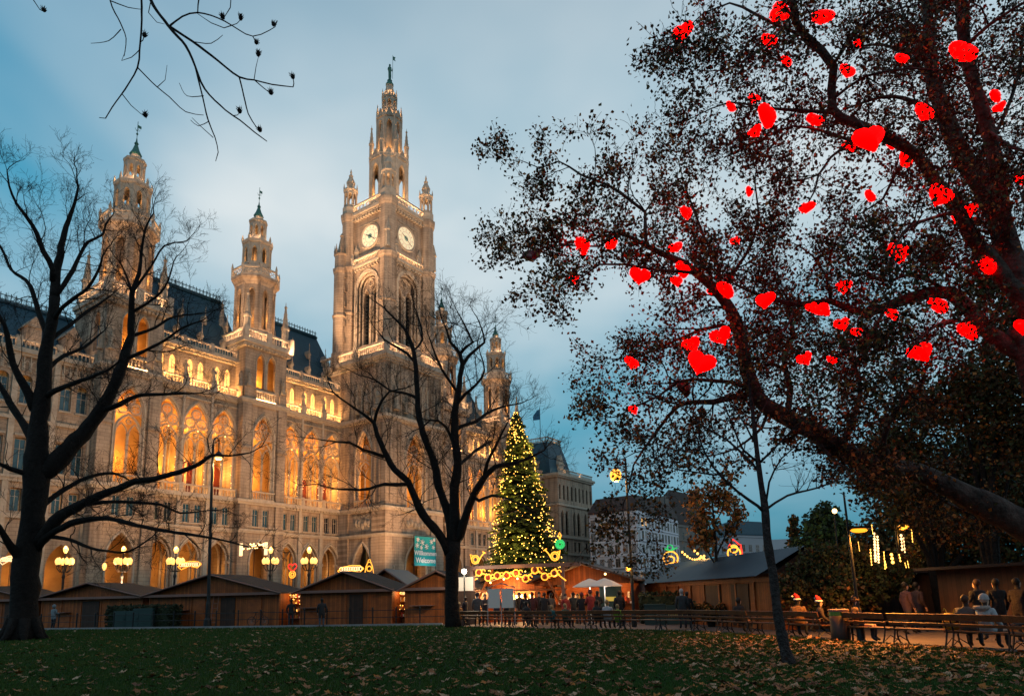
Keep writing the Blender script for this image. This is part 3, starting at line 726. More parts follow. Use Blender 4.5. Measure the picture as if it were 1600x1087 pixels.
for k in range(4):
    m.M=rotz(k*math.pi/2); lattice(m,-3.5,3.5,-S-.35,60.05,61.4,9); lattice(m,-3.6,3.6,-S-.35,70.4,72.0,8)
    m.lathe([(.3,60),(.3,61.6),(.38,61.7),(.05,62.6)],6,-3.5,-S-.35)
m.M=None
bparts(m,'gallery',MT['trim'],ct)
# clock faces
ck=MB(); ck.cur=0
n=28; ck.poly([(1.72*math.cos(2*math.pi*k/n),0,1.72*math.sin(2*math.pi*k/n)) for k in range(n)])
ck.cur=1
ck.ring((0,-.02,0),1.78,.10,28,'y',5); ck.ring((0,-.02,0),2.0,.07,28,'y',4)
ck.cur=2
ck.ring((0,-.01,0),1.0,.02,20,'y',3)
for k in range(12):
    a=k*math.pi/6; ck.tube([(1.2*math.cos(a),-.01,1.2*math.sin(a)),(1.55*math.cos(a),-.01,1.55*math.sin(a))],.035,4)
for a,l,th in ((R(90-128),1.45,.07),(R(90+62),.95,.1)):
    ck.tube([(-.2*math.cos(a),-.08,-.2*math.sin(a)),(l*math.cos(a),-.08,l*math.sin(a))],[th,th*.5],4)
ck.cur=3
for k in range(8):
    a=k*math.pi/4; ck.ring((.26*math.cos(a),-.03,.26*math.sin(a)),.12,.05,6,'y',3)
CK=nm(ck,'clock_face',[MT['dial'],MT['trim'],MT['dialmark'],MT['banner']])
for k in range(4):
    a=k*math.pi/2; v=rotz(a)@Vector((-.3 if k==0 else .3 if k==3 else 0,-4.76,65.2)); o=add('clock_face',CK,ct,v,a); o.scale=(1.18,1,1.18)
# gabled niches beneath the dials
m=MB()
for k in range(4):
    m.M=rotz(k*math.pi/2)
    for x in (-2.9,2.9):
        m.box(x-.5,x+.5,-5.0,-4.6,60.2,62.9); m.M=m.M@Matrix.Translation((x,0,0)); m.wedge(-.65,.65,-5.1,-4.5,62.9,64.3); m.M=rotz(k*math.pi/2)
    m.box(-3.3,3.3,-4.85,-4.6,61.5,62.2); m.box(-2.4,2.4,-4.82,-4.6,67.7,67.95)
m.M=None
for sx in (-1,1):
    for sy in (-1,1):
        a_=math.atan2(sy,sx); c_=S-.15+1.35*.72; m.lathe([(.45,61),(.45,63.8),(.62,64),(.1,66.2)],6,sx*(c_),sy*(c_))
bparts(m,'gabled_niche',MT['carved'],ct)
# corner turrets on the gallery
m=MB()
for sx in (-1,1):
    for sy in (-1,1):
        cx,cy=sx*(S-.15),sy*(S-.15)
        octring(m,cx,cy,[(1.45,70.4),(1.45,72.0),(1.2,72.2)]); octstage(m,cx,cy,1.15,72.2,75.4,.52,72.6,74.5,75.0,.2,8,.09)
        octring(m,cx,cy,[(1.1,75.3),(1.4,75.6),(1.3,75.9),(.75,76.0),(.7,77.2)])
        for k in range(8):
            a_=math.pi/8+k*math.pi/4; m.lathe([(.1,75.6),(.14,76.0),(.02,76.9)],4,cx+1.25*math.cos(a_),cy+1.25*math.sin(a_))
        octring(m,cx,cy,[(.75,77.1),(.85,77.3),(.3,78.6),(.42,78.8),(.12,79.2),(.2,79.5),(.04,80.2)])
bparts(m,'corner_turret',MT['trim'],ct)
# octagon, upper octagon, crown
m=MB(); octring(m,0,0,[(1.7,72.5),(1.7,81.2)]); octring(m,0,0,[(1.1,82.4),(1.1,90.3)]); octring(m,0,0,[(.6,91),(.6,95.2)]); octring(m,0,0,[(4.0,70.4),(4.0,72.4),(3.65,72.7)]); octstage(m,0,0,3.65,72.0,81.4,1.45,73.4,78.9,80.3,.5,8,.2)
octring(m,0,0,[(3.6,81.2),(3.8,81.5),(3.95,81.9),(3.4,82.0),(2.6,82.4)])
octstage(m,0,0,2.45,82.0,90.4,.95,83.6,88.6,89.7,.35,8,.14); octring(m,0,0,[(2.4,90.2),(2.65,90.5),(2.65,90.9),(1.6,91.2)])
octstage(m,0,0,1.45,91.0,95.2,.62,91.6,94.0,94.6,.25,8,.1); octring(m,0,0,[(1.4,95.1),(1.6,95.4),(1.0,95.8)])
m.build('octagon_stage',MT['trim'],ct)
m=MB()
for k in range(8):
    a_=math.pi/8+k*math.pi/4
    pinnacle(m,3.45*math.cos(a_),3.45*math.sin(a_),81.8,88.6,.42); pinnacle(m,2.35*math.cos(a_),2.35*math.sin(a_),90.4,93.4,.22); pinnacle(m,1.4*math.cos(a_),1.4*math.sin(a_),95.2,97.2,.13)
    a2=k*math.pi/4; m.M=rotz(a2); m.wedge(-.75,.75,-2.45,-2.1,90.3,92.1); m.wedge(-1.0,1.0,-3.6,-3.3,81.3,83.2); m.wedge(-.45,.45,-1.45,-1.2,95.1,96.2); m.M=None
bparts(m,'pinnacle',MT['carved'],ct)
m=MB(); m.lathe([(1.0,95.6),(.85,96.6),(.95,96.8),(.65,98.0),(.75,98.3)],8); m.build('spire',MT['trim'],ct)
m=MB(); m.lathe([(.72,98.2),(.8,98.5),(.4,99.2),(.5,99.4),(.25,99.7)],8)
m.tube([(-.14,0,99.7),(-.15,0,100.6),(-.1,0,101.3)],[.14,.17,.2],6); m.tube([(.16,0,99.7),(.15,-.05,100.6),(.1,0,101.3)],[.14,.17,.2],6)
m.lathe([(.26,101.1),(.34,101.7),(.36,102.2),(.14,102.45)],7); m.ball((0,0,102.75),.21,6,5,1.2)
m.tube([(.34,0,102.1),(.55,-.1,101.8),(.6,-.15,102.3)],.09,5); m.tube([(-.34,0,102.1),(-.5,0,101.5)],.09,5)
m.tube([(.6,-.15,100.2),(.62,-.15,105.3)],.05,4); m.poly([(.65,-.15,105.1),(1.35,-.2,105.3),(1.15,-.15,104.8),(1.5,-.1,104.6),(.65,-.15,104.3)]); m.poly([(.65,-.13,104.3),(1.5,-.08,104.6),(1.15,-.13,104.8),(1.35,-.18,105.3),(.65,-.13,105.1)])
m.build('knight_figure',MT['copper'],ct)
# stair turret at the rear left corner
m=MB(); m.lathe([(1.5,41),(1.5,44),(1.32,44.3),(1.32,50.6),(1.48,50.8),(1.48,51.1),(1.3,51.3),(1.3,58.9),(1.5,59.3),(1.55,59.8),(1.25,60),(1.2,62.3),(1.4,62.6)],8,-6.2,5.4)
for k in range(8):
    a_=k*math.pi/4; pinnacle(m,-6.2+1.2*math.cos(a_),5.4+1.2*math.sin(a_),62.5,64.6,.16)
m.lathe([(.9,62.5),(.25,66.2),(.4,66.4),(.08,67.0)],8,-6.2,5.4)
for z in (46,49,52.6,55.4,58): m.box(-6.55,-6.05,4.0,4.2,z,z+.9)
m.build('stair_turret',MT['stone'],ct)
P=lambda x,y,z,e,c=FLOOD,sz=.2: lamp('POINT',(x,y,z),e,c,sz,hall)
P(.4,-4.6,20,E_LOG,WARM); P(-4.7,-1.4,20,E_LOG,WARM); P(-4.7,-1.4,26,E_LOG*.5,WARM); P(.4,-4.6,26,E_LOG*.5,WARM); P(0,-3.6,6,E_ARC*1.5,WARM); P(-4.2,-1.4,6,E_ARC,WARM)
strip((0,-6.85,42.0),13,0,SB*2.6); strip((-6.85,0,42.0),13,R(90),SB*2.6)
strip((0,-5.0,60.3),6.6,0,SB*.9); strip((-5.0,0,60.3),6.6,R(90),SB*.9)
strip((0,-4.6,70.6),6.6,0,SB*1.2); strip((-4.6,0,70.6),6.6,R(90),SB*1.2)
for a_ in (180,225,270,315,135):
    q_=R(a_); P(2.55*math.cos(q_),2.55*math.sin(q_),74.5,120,WARM); P(1.65*math.cos(q_),1.65*math.sin(q_),84.6,45,WARM); P(1.0*math.cos(q_),1.0*math.sin(q_),92.2,20,WARM)
for sx,sy in ((-1,-1),(1,-1),(-1,1)): P(sx*4.85,sy*4.85,73.6,45,WARM); P(sx*4.3,sy*4.9,76.1,36)
for k in range(4):
    a_=math.pi+k*math.pi/4; P(3.0*math.cos(a_),3.0*math.sin(a_),82.7,140); P(2.0*math.cos(a_),2.0*math.sin(a_),91.5,100); P(1.25*math.cos(a_),1.25*math.sin(a_),96.1,42)
# ---- lower outer wings
def outer_bay_meshes():
    w=BW; h=w/2; m=MB()
    m.archwall(-h,h,0,12,0,0,3.05,0,6.0,8.9,.9)
    for z0,z1,zb,zt in ((12,16,12.4,15.0),(16,23.5,17.2,20.8),(23.5,31,24.9,27.7)):
        for sx in (-1,1): m.archwall(min(0,sx*h),max(0,sx*h),z0,z1,0,sx*.9,1.2,zb,zt-.02,zt+(.5 if zb>24 else .05),.35,4)
    wl=nm(m,'facade_bay',MT['stone']); c=MB()
    for z0,z1,p in ((11.6,12.1,.3),(15.7,16.1,.3),(16.1,16.4,.45),(22.8,23.2,.3),(30.4,30.7,.3),(30.7,31.2,.55)): c.box(-h,h,-p,.02,z0,z1)
    for j in range(6): c.archline(-h+(j+.5)*w/6,w/6*.7,28.6,29.5,29.9,-.08,.07,3,3); c.box(-h+j*w/6-.05,-h+j*w/6+.05,-.2,0,28.6,30.4)
    for sx in (-1,1):
        c.box(sx*.9-.75,sx*.9+.75,-.2,.02,21.0,21.25); c.box(sx*.9-.7,sx*.9+.7,-.15,.02,16.9,17.1); c.box(sx*.9-.7,sx*.9+.7,-.15,.02,24.6,24.8)
    cn=nms(c,'cornice',MT['trim']); b=MB(); b.balus(-h,h,-.1,31.2,32.4,.42); bl=nm(b,'balustrade',MT['trim'])
    p=MB(); p.box(-.3,.3,-.25,0,0,30.4); p.box(-.3,.3,-.35,.15,31.2,32.7); pr=nm(p,'pier',MT['trim'])
    return wl,cn,bl,pr
OB=outer_bay_meshes()
for sg in (-1,1):
    for j in range(4 if sg<0 else 3):
        s=sg*(47.45+j*BW); o=add('facade_bay',OB[0],hall,(s,YO,0)); addm(OB[1],o); add('balustrade',OB[2],o); add('pier',OB[3],o,(-sg*BW/2,0,0))
        for sx in (-1,1):
            add('window',W_MEZ,o,(sx*.9,.3,12.4)); add('window',W_FL1,o,(sx*.9,.3,17.2)); add('window',W_FL2,o,(sx*.9,.3,24.9))
        P(s,YO+2.2,5.2,E_ARC*.6,WARM); strip((s,YO+.35,31.4),3.8,0,60)
    a,b=sorted((sg*45.36,sg*62.2)); 
    m=MB(); m.box(a,b,YO+4,YO+4.5,0,12); m.box(a,b,YO+.95,YO+4,11.2,12); m.box(a,b,YO+.5,YO+14,15,31); m.box(a,b,YO+.02,YO+.6,30.9,31.3); m.box(a,b,YO+.5,YO+.6,12,15.4); m.build('inner_wall',MT['plaster'],hall)
    o,(y0,ym,ze,zr)=roof('roof',a,b,YO+.9,YO+13,31.3,39.2)
    for j in range(4):
        x=a+(j+.5)*(b-a)/4; d_=MB(); d_.box(-.8,.8,-.2,2.4,0,2.2); d_.wedge(-1,1,-.35,3,2.2,3.6); d_.box(-.4,.4,-.24,-.2,.6,1.9)
        d_.build('dormer',MT['stone'],o,loc=(x,y0+1.0,ze+1.2))
# ---- corner pavilion at the far end
m=MB(); x0,x1,yf=58.6,76.0,1.0
def pavwall(m):
    n=3; w=(x1-x0)/n
    for k in range(n):
        c_=x0+(k+.5)*w; a,b=x0+k*w,x0+(k+1)*w
        m.archwall(a,b,0,12,yf,c_,3.2,0,6.5,9.8,.9)
        for sx in (-1,1):
            lo,hi=(a,c_) if sx<0 else (c_,b)
            m.archwall(lo,hi,12,16,yf,c_+sx*1.0,1.1,12.5,14.9,14.95,.3,2); m.archwall(lo,hi,16,24,yf,c_+sx*1.05,1.35,16.6,21,22.6,.4,5)
        for j in (-1,0,1):
            lo=a+(j+1)*w/3; m.archwall(lo,lo+w/3,24,31.4,yf,lo+w/6,.85,25.2,28.4,28.9,.3,4)
pavwall(m); m.poly([(x0,yf,0),(x0,yf+12,0),(x0,yf+12,31.4),(x0,yf,31.4)]); m.poly([(x1,yf,0),(x1,yf+14,0),(x1,yf+14,31.4),(x1,yf,31.4)]); m.poly([(x0,yf,31.4),(x1,yf,31.4),(x1,yf+14,31.4),(x0,yf+14,31.4)])
m.M=None
o=m.build('corner_pavilion',MT['stone'],hall)
c=MB()
for z0,z1,p in ((11.6,12.1,.35),(15.7,16.3,.4),(23.6,24.1,.35),(30.6,31,.4),(31,31.6,.7)): c.box(x0-p,x1+p,yf-p,yf+12,z0,z1)
bparts(c,'cornice',MT['trim'],o)
c=MB(); c.balus(x0,x1,yf-.2,31.6,32.8,.45); c.build('balustrade',MT['trim'],o)
c=MB(); c.box(x0+.5,x1-.5,yf+.9,yf+1.2,0,31); c.build('glazing',MT['glass_dark'],o)
c=MB(); cx,cy=64.2,8.5
c.rings([[(cx+sx*q,cy+sy*q,z) for sx,sy in ((-1,-1),(1,-1),(1,1),(-1,1))] for q,z in ((5.2,31.6),(5.0,33.0),(4.6,35.4),(3.9,38.2),(3.3,40.4))])
q=c.build('roof',MT['slate'],o)
c=MB()
for k in range(4):
    c.M=rotz(k*math.pi/2,(cx,cy,0)); c.balus(-3.4,3.4,-3.4,40.5,41.7,.5); c.box(-1.2,1.2,-5.3,-4.2,32,34.6); c.wedge(-1.5,1.5,-5.5,-3.8,34.6,37.2)
c.M=None; bparts(c,'dormer',MT['trim'],o)
c=MB(); c.tube([(cx-1,cy,40),(cx-1,cy,50.5)],.09,5); c.cur=1
fl=[(cx-1+.0,cy,49.8),(cx-1-1.2,cy-.2,49.5),(cx-1-2.4,cy+.1,48.2),(cx-1-3.4,cy-.1,47.2),(cx-1-3.2,cy,46.3),(cx-1-2.0,cy+.1,46.6),(cx-1-.9,cy-.1,46.9),(cx-1,cy,47.2)]
c.poly(fl); c.poly([(x,y+.03,z) for x,y,z in fl[::-1]])
c.build('flag',[MT['ironwork'],mat('flagblue',(.01,.10,.20),.7)],o)
P(cx-3,yf-.0,32.0,60); P(cx+5,yf,32.0,50); P(cx,cy-3.8,40.9,14)
# unseen floodlights on the square, wing roofs and in mid-air, washing the fronts
def spot(loc,tgt,e,ang=70,c=FLOOD,sz=.4):
    l=lamp('SPOT',bld(*loc),e,c,sz); l.data.spot_size=R(ang); l.data.spot_blend=.7; aim(l,bld(*tgt)); return l
for s in (-50,-36,-24,-12,14,28,44): spot((s,16,3.2),(s,-4,22),11500,80,FACADE)
spot((-14,20,3.2),(-6,5,24),11500,80,FACADE); spot((4,24,3.2),(0,6,30),14000,75,FACADE); spot((66,16,3),(66,-2,18),24000,85,FACADE)
spot((-16,-4,39.2),(-4,3,56),30000,60); spot((14,2,39.2),(3,5,56),26000,60); spot((-19,-2,39.2),(-5,3,70),52000,40); spot((16,6,40),(3,4,70),46000,40)  # some added in mid-air before the wings to brighten the clock tower
for s in (-41.75,-22.35,22.35,41.75):
    spot((s-7,-3.2,38.9),(s-1,-5,52),6500,45); spot((s+6.5,-3.2,38.9),(s+1,-5,50),5000,45)

# unseen spots added across the square to brighten the clock tower and inner spires
PALE=(1,.66,.42)
spot((-30,70,7),(0,0,70),230000,19,PALE,.6); spot((-52,60,7),(-22,-6,52),60000,14,PALE,.6); spot((-60,52,7),(-42,-6,52),50000,15,PALE,.6)
# ================================================================ ground
rnp=np.random.default_rng(7)
m=MB(); m.poly([(-2500,-400,0),(2500,-400,0),(2500,4500,0),(-2500,4500,0)])
tag(m.build('ground',MT['plaza']),'dark paved square stretching to the horizon',kind='structure')
EDGE=[(-62,58),(-37.6,50.8),(-26.4,47.4),(-16.5,44.4),(-4.4,41.8),(-2.7,38.9),(1.4,34.5),(4.0,32.5),(5.6,31.2),(7.5,29.3),(8.3,27.1),(9.0,25.4),(9.6,23.9),(10.6,20.4),(11.3,18.7),(11.7,17.2),(11.8,15.5),(12.2,9),(12.5,-6)]
m=MB(); m.poly([(x,y,.006) for x,y in [(-70,-6),(12.5,-6)]+EDGE[::-1][1:]+[(-70,60)]])
tag(m.build('lawn',MT['soil']),'dark green park lawn strewn with leaves',kind='structure')
PTH=EDGE[4:]
m=MB(); m.poly([(x,y,.003) for x,y in PTH]+[(x+10,y+7,.003) for x,y in PTH[::-1]])
tag(m.build('path',MT['path']),'paved park path behind the row of benches',kind='structure')
m=MB()
for (x0,y0),(x1,y1) in zip(EDGE[:4],EDGE[1:5]):
    a=Vector((x0,y0,0)); b=Vector((x1,y1,0)); d=(b-a).normalized(); n_=Vector((-d.y,d.x,0))*.16
    L=(b-a).length; k=int(L/1.2)
    for j in range(k):
        p=a+d*(L*j/k+.008); q=a+d*(L*(j+1)/k-.008)
        for z0,z1,s_ in ((0,.16,1),): 
            i=[m.V(v+Vector((0,0,z))) for z in (z0,z1) for v in (p,q,q+n_,p+n_)]
            for f in ((4,5,6,7),(0,1,5,4),(1,2,6,5),(2,3,7,6),(3,0,4,7)): m.F([i[t] for t in f])
tag(m.build('kerb',MT['kerb']),'pale stone kerb along the lawn below the railing',kind='structure')
def inpoly(px,py,poly):
    c=np.zeros(len(px),bool); n=len(poly)
    for i in range(n):
        x0,y0=poly[i]; x1,y1=poly[i-1]
        t=((y0>py)!=(y1>py)); 
        with np.errstate(divide='ignore',invalid='ignore'): xx=(x1-x0)*(py-y0)/(y1-y0)+x0
        c^=t&(px<xx)
    return c
LAWN=[(-70,-6),(12.5,-6)]+EDGE[::-1][1:]+[(-70,60)]
def npmesh(name,v,f,mats,parent=None,mi=None,k=3):
    me=bpy.data.meshes.new(name); nv=len(v); nf=len(f)
    me.vertices.add(nv); me.vertices.foreach_set('co',np.asarray(v,np.float32).ravel())
    me.loops.add(nf*k); me.polygons.add(nf)
    me.loops.foreach_set('vertex_index',np.asarray(f,np.int32).ravel()); me.polygons.foreach_set('loop_start',np.arange(0,nf*k,k,dtype=np.int32))
    for m_ in (mats if isinstance(mats,(list,tuple)) else [mats]): me.materials.append(m_)
    if mi is not None: me.polygons.foreach_set('material_index',np.asarray(mi,np.int32))
    me.update(); me.validate(); return add(name,me,parent)
NG=380000
yy=9.2*np.exp(rnp.random(NG)*math.log(53/9.2)); xx=(rnp.random(NG)*2-1)*(.80*yy+1)
ok=inpoly(xx,yy,LAWN); xx,yy=xx[ok],yy[ok]; n=len(xx)
hgt=(.035+.05*rnp.random(n))*(1+.012*yy); wd=.0035+.00055*yy; an=rnp.random(n)*6.283; ln=(rnp.random((n,2))-.5)*.07
v=np.zeros((n,3,3)); v[:,0]=np.c_[xx-np.cos(an)*wd,yy-np.sin(an)*wd,np.full(n,.004)]; v[:,1]=np.c_[xx+np.cos(an)*wd,yy+np.sin(an)*wd,np.full(n,.004)]; v[:,2]=np.c_[xx+ln[:,0],yy+ln[:,1],hgt]
tag(npmesh('grass',v.reshape(-1,3),np.arange(3*n).reshape(-1,3),MT['grassblade']),'short dark green grass blades of the lawn','grass',kind='stuff')
# fallen leaves: lobed, curled, thicker under the plane trees
def leafset(cx,cy,cz,size,flat=True,lob=5):
    n=len(cx); k=2*lob
    a=np.arange(k)*2*math.pi/k+rnp.random((n,1))*6.283
    rad=np.where(np.arange(k)%2==0,1.0,.62)*(1+.55*(rnp.random((n,k))-.5))*size[:,None]*.5
    lx=np.cos(a)*rad; ly=np.sin(a)*rad*(.7+.3*rnp.random((n,1))); lz=(rad**2)/size[:,None]*(rnp.random((n,1))*1.3-.3)+.02*(rnp.random((n,k))-.3)*size[:,None]*4
    t=(rnp.random((n,1))-.5)*(.9); u=(rnp.random((n,1))-.5)*.9
    z=lz+np.sin(t)*lx+np.sin(u)*ly
    z=z-z.min(1,keepdims=True)+.018
    v=np.zeros((n,k+1,3)); v[:,:k,0]=cx[:,None]+lx; v[:,:k,1]=cy[:,None]+ly; v[:,:k,2]=cz[:,None]+z; v[:,k]=np.c_[cx,cy,cz+z.mean(1)*.8]
    base=np.arange(n)[:,None]*(k+1); j=np.arange(k)
    f=np.stack([base+j,base+(j+1)%k,np.broadcast_to(base+k,(n,k))],-1).reshape(-1,3)
    return v.reshape(-1,3),f,k
NL=30000
yy=9.0*np.exp(rnp.random(NL)*math.log(50/9.0)); xx=(rnp.random(NL)*2-1)*(.80*yy+1)
dens=.16+.26*np.clip((xx/yy+.55)/.75,0,1)+.75*np.clip((xx/yy-.18)/.22,0,1)*np.clip((30-yy)/8,0,1)*np.clip((yy-11)/5,.25,1)
cl=.45+1.1*(np.sin(xx*1.3+2*np.sin(yy*.7))*np.sin(yy*1.1+xx*.4)*.5+.5)
ok=inpoly(xx,yy,LAWN)&(rnp.random(NL)<dens*cl*np.clip(yy/17,.45,1.2)); xx,yy=xx[ok],yy[ok]; n=len(xx)
sz=(.09+.11*rnp.random(n))
v,f,k=leafset(xx,yy,np.full(n,.01),sz)
mi=np.repeat(rnp.choice([0,0,1,2,3],n),k)
tag(npmesh('fallen_leaves',v,f,[MT['leaf_fallen'],mat('leaf_pale',(.42,.27,.17),.8,var=(.28,.15,.08),scale=3),mat('leaf_brown',(.10,.035,.014),.75),MT['leaf_amber']],mi=mi),'brown and amber leaves lying on the lawn','leaves',kind='stuff')
# ================================================================ trees
def smooth(P,step):
    # Catmull-Rom through (Vector, radius)
    out=[]; n=len(P)
    for i in range(n-1):
        p0,p1,p2,p3=P[max(i-1,0)],P[i],P[i+1],P[min(i+2,n-1)]
        L=(p2[0]-p1[0]).length; k=max(1,int(L/step))
        for j in range(k):
            t=j/k
            v=.5*((2*p1[0])+(p2[0]-p0[0])*t+(2*p0[0]-5*p1[0]+4*p2[0]-p3[0])*t*t+(3*p1[0]-p0[0]-3*p2[0]+p3[0])*t**3)
            out.append((v,p1[1]+(p2[1]-p1[1])*t))
    out.append(P[-1]); return out
class Tree:
    def __init__(s,seed): s.r=random.Random(seed); s.trunk=MB(); s.twig=MB(); s.tips=[]; s.limbs=[]
    def limb(s,pts,d0,d1,sides=7,rag=.10,step=.45,rs=1.0,trunk=True):
        n=len(pts); L=[0]
        for a,b in zip(pts,pts[1:]): L.append(L[-1]+math.hypot(b[0]-a[0],b[1]-a[1]))
        P=[]
        for (x,y,r),l in zip(pts,L):
            d=d0+(d1-d0)*l/max(L[-1],1); P.append((at(x,y,d),r*d/FOC*rs))
        P=smooth(P,step)
        Q=[(p+Vector((s.r.uniform(-1,1),s.r.uniform(-1,1),s.r.uniform(-1,1)))*r*rag,r*(1+s.r.uniform(-.08,.08))) for p,r in P]
        (s.trunk if trunk else s.twig).tube([q[0] for q in Q],[q[1] for q in Q],sides)
        s.limbs.append(Q); return Q
    def grow(s,p,d,L,r,lev,prm):
        n=prm['seg'][min(lev,len(prm['seg'])-1)]; pts=[p.copy()]; rd=[r]; d=d.normalized(); j=prm['jit']
        for i in range(n):
            d=(d+Vector((s.r.gauss(0,j),s.r.gauss(0,j),s.r.gauss(0,j)+prm['up']))).normalized()
            p=p+d*(L/n); pts.append(p.copy()); rd.append(max(r*(1-.72*(i+1)/n),prm['rmin']))
        s.twig.tube(pts,rd,4 if lev==0 else 3,cap=False)
        if lev<prm['lev']:
            for k in range(prm['kids'][lev]):
                u=s.r.uniform(.22,1.0)*n; i=min(int(u),n-1); q=pts[i].lerp(pts[i+1],u-i); dd=(pts[i+1]-pts[i]).normalized()
                ax=dd.orthogonal().normalized(); ax.rotate(Matrix.Rotation(s.r.uniform(0,6.283),3,dd)); a=R(s.r.uniform(*prm['ang']))
                nd=dd*math.cos(a)+ax*math.sin(a)
                s.grow(q,nd,L*s.r.uniform(*prm['len']),max(rd[i]*.6,prm['rmin']),lev+1,prm)
        else: s.tips.append((pts,d))
    def sprout(s,Q,every,len0,len1,prm,u0=.15,lev=0,up=.25,rmax=.05):
        acc=0; nQ=len(Q)
        for i in range(1,nQ):
            acc+=(Q[i][0]-Q[i-1][0]).length
            if i/nQ<u0: continue
            while acc>every:
                acc-=every; dd=(Q[i][0]-Q[i-1][0]).normalized(); ax=dd.orthogonal().normalized(); ax.rotate(Matrix.Rotation(s.r.uniform(0,6.283),3,dd)); a=R(s.r.uniform(35,75))
                nd=dd*math.cos(a)+ax*math.sin(a)+Vector((0,0,up)); t=i/nQ
                s.grow(Q[i][0],nd,(len0+(len1-len0)*t)*s.r.uniform(.6,1.25),min(Q[i][1]*.55,rmax),lev,prm)
        p,r=Q[-1]; s.grow(p,(Q[-1][0]-Q[-3][0]),len1*1.1,r,lev,prm)
def finish(tr,name,label,cat,bark,twigmat=None,twigname='twigs',base=None):
    e=tag(empty(name),label,cat)
    tr.trunk.build('trunk',MT[bark],e,True)
    o=tr.twig.build(twigname,MT[twigmat or bark],e); o['kind']='stuff'
    return e
def leaves(tr,per,size,spread,parent,mats,wts,name='crown',cardinal=.0,lim=None,droop=.15):
    c=[]
    for pts,d in tr.tips:
        for _ in range(per):
            i=tr.r.randrange(1,len(pts)); c.append(pts[i])
    c=np.array([(p.x,p.y,p.z) for p in c],float); n=len(c); c+=rnp.normal(0,spread,(n,3)); c[:,2]-=droop*np.abs(rnp.normal(0,spread,n))
    a=rnp.normal(0,1,(n,3)); a/=np.linalg.norm(a,axis=1)[:,None]; b=rnp.normal(0,1,(n,3)); b-=a*(a*b).sum(1)[:,None]; b/=np.linalg.norm(b,axis=1)[:,None]; nn=np.cross(a,b)
    s_=(size*(.6+.8*rnp.random(n)))[:,None]
    v=np.stack([c-a*s_*.55,c+b*s_*.42+nn*s_*.12,c+a*s_*.6,c-b*s_*.42+nn*s_*.16],1)
    base=np.arange(n)[:,None]*4
    f=np.concatenate([base+np.array([0,1,2]),base+np.array([0,2,3])],1).reshape(-1,3)
    mi=np.repeat(rnp.choice(len(mats),n,p=wts),2)
    o=npmesh(name,v.reshape(-1,3),f,mats,parent,mi); o['kind']='stuff'; return o
BARE=dict(seg=[6,5,4,3],jit=.20,up=.07,rmin=.0055,lev=3,kids=[5,4,3],ang=(25,58),len=(.42,.72))
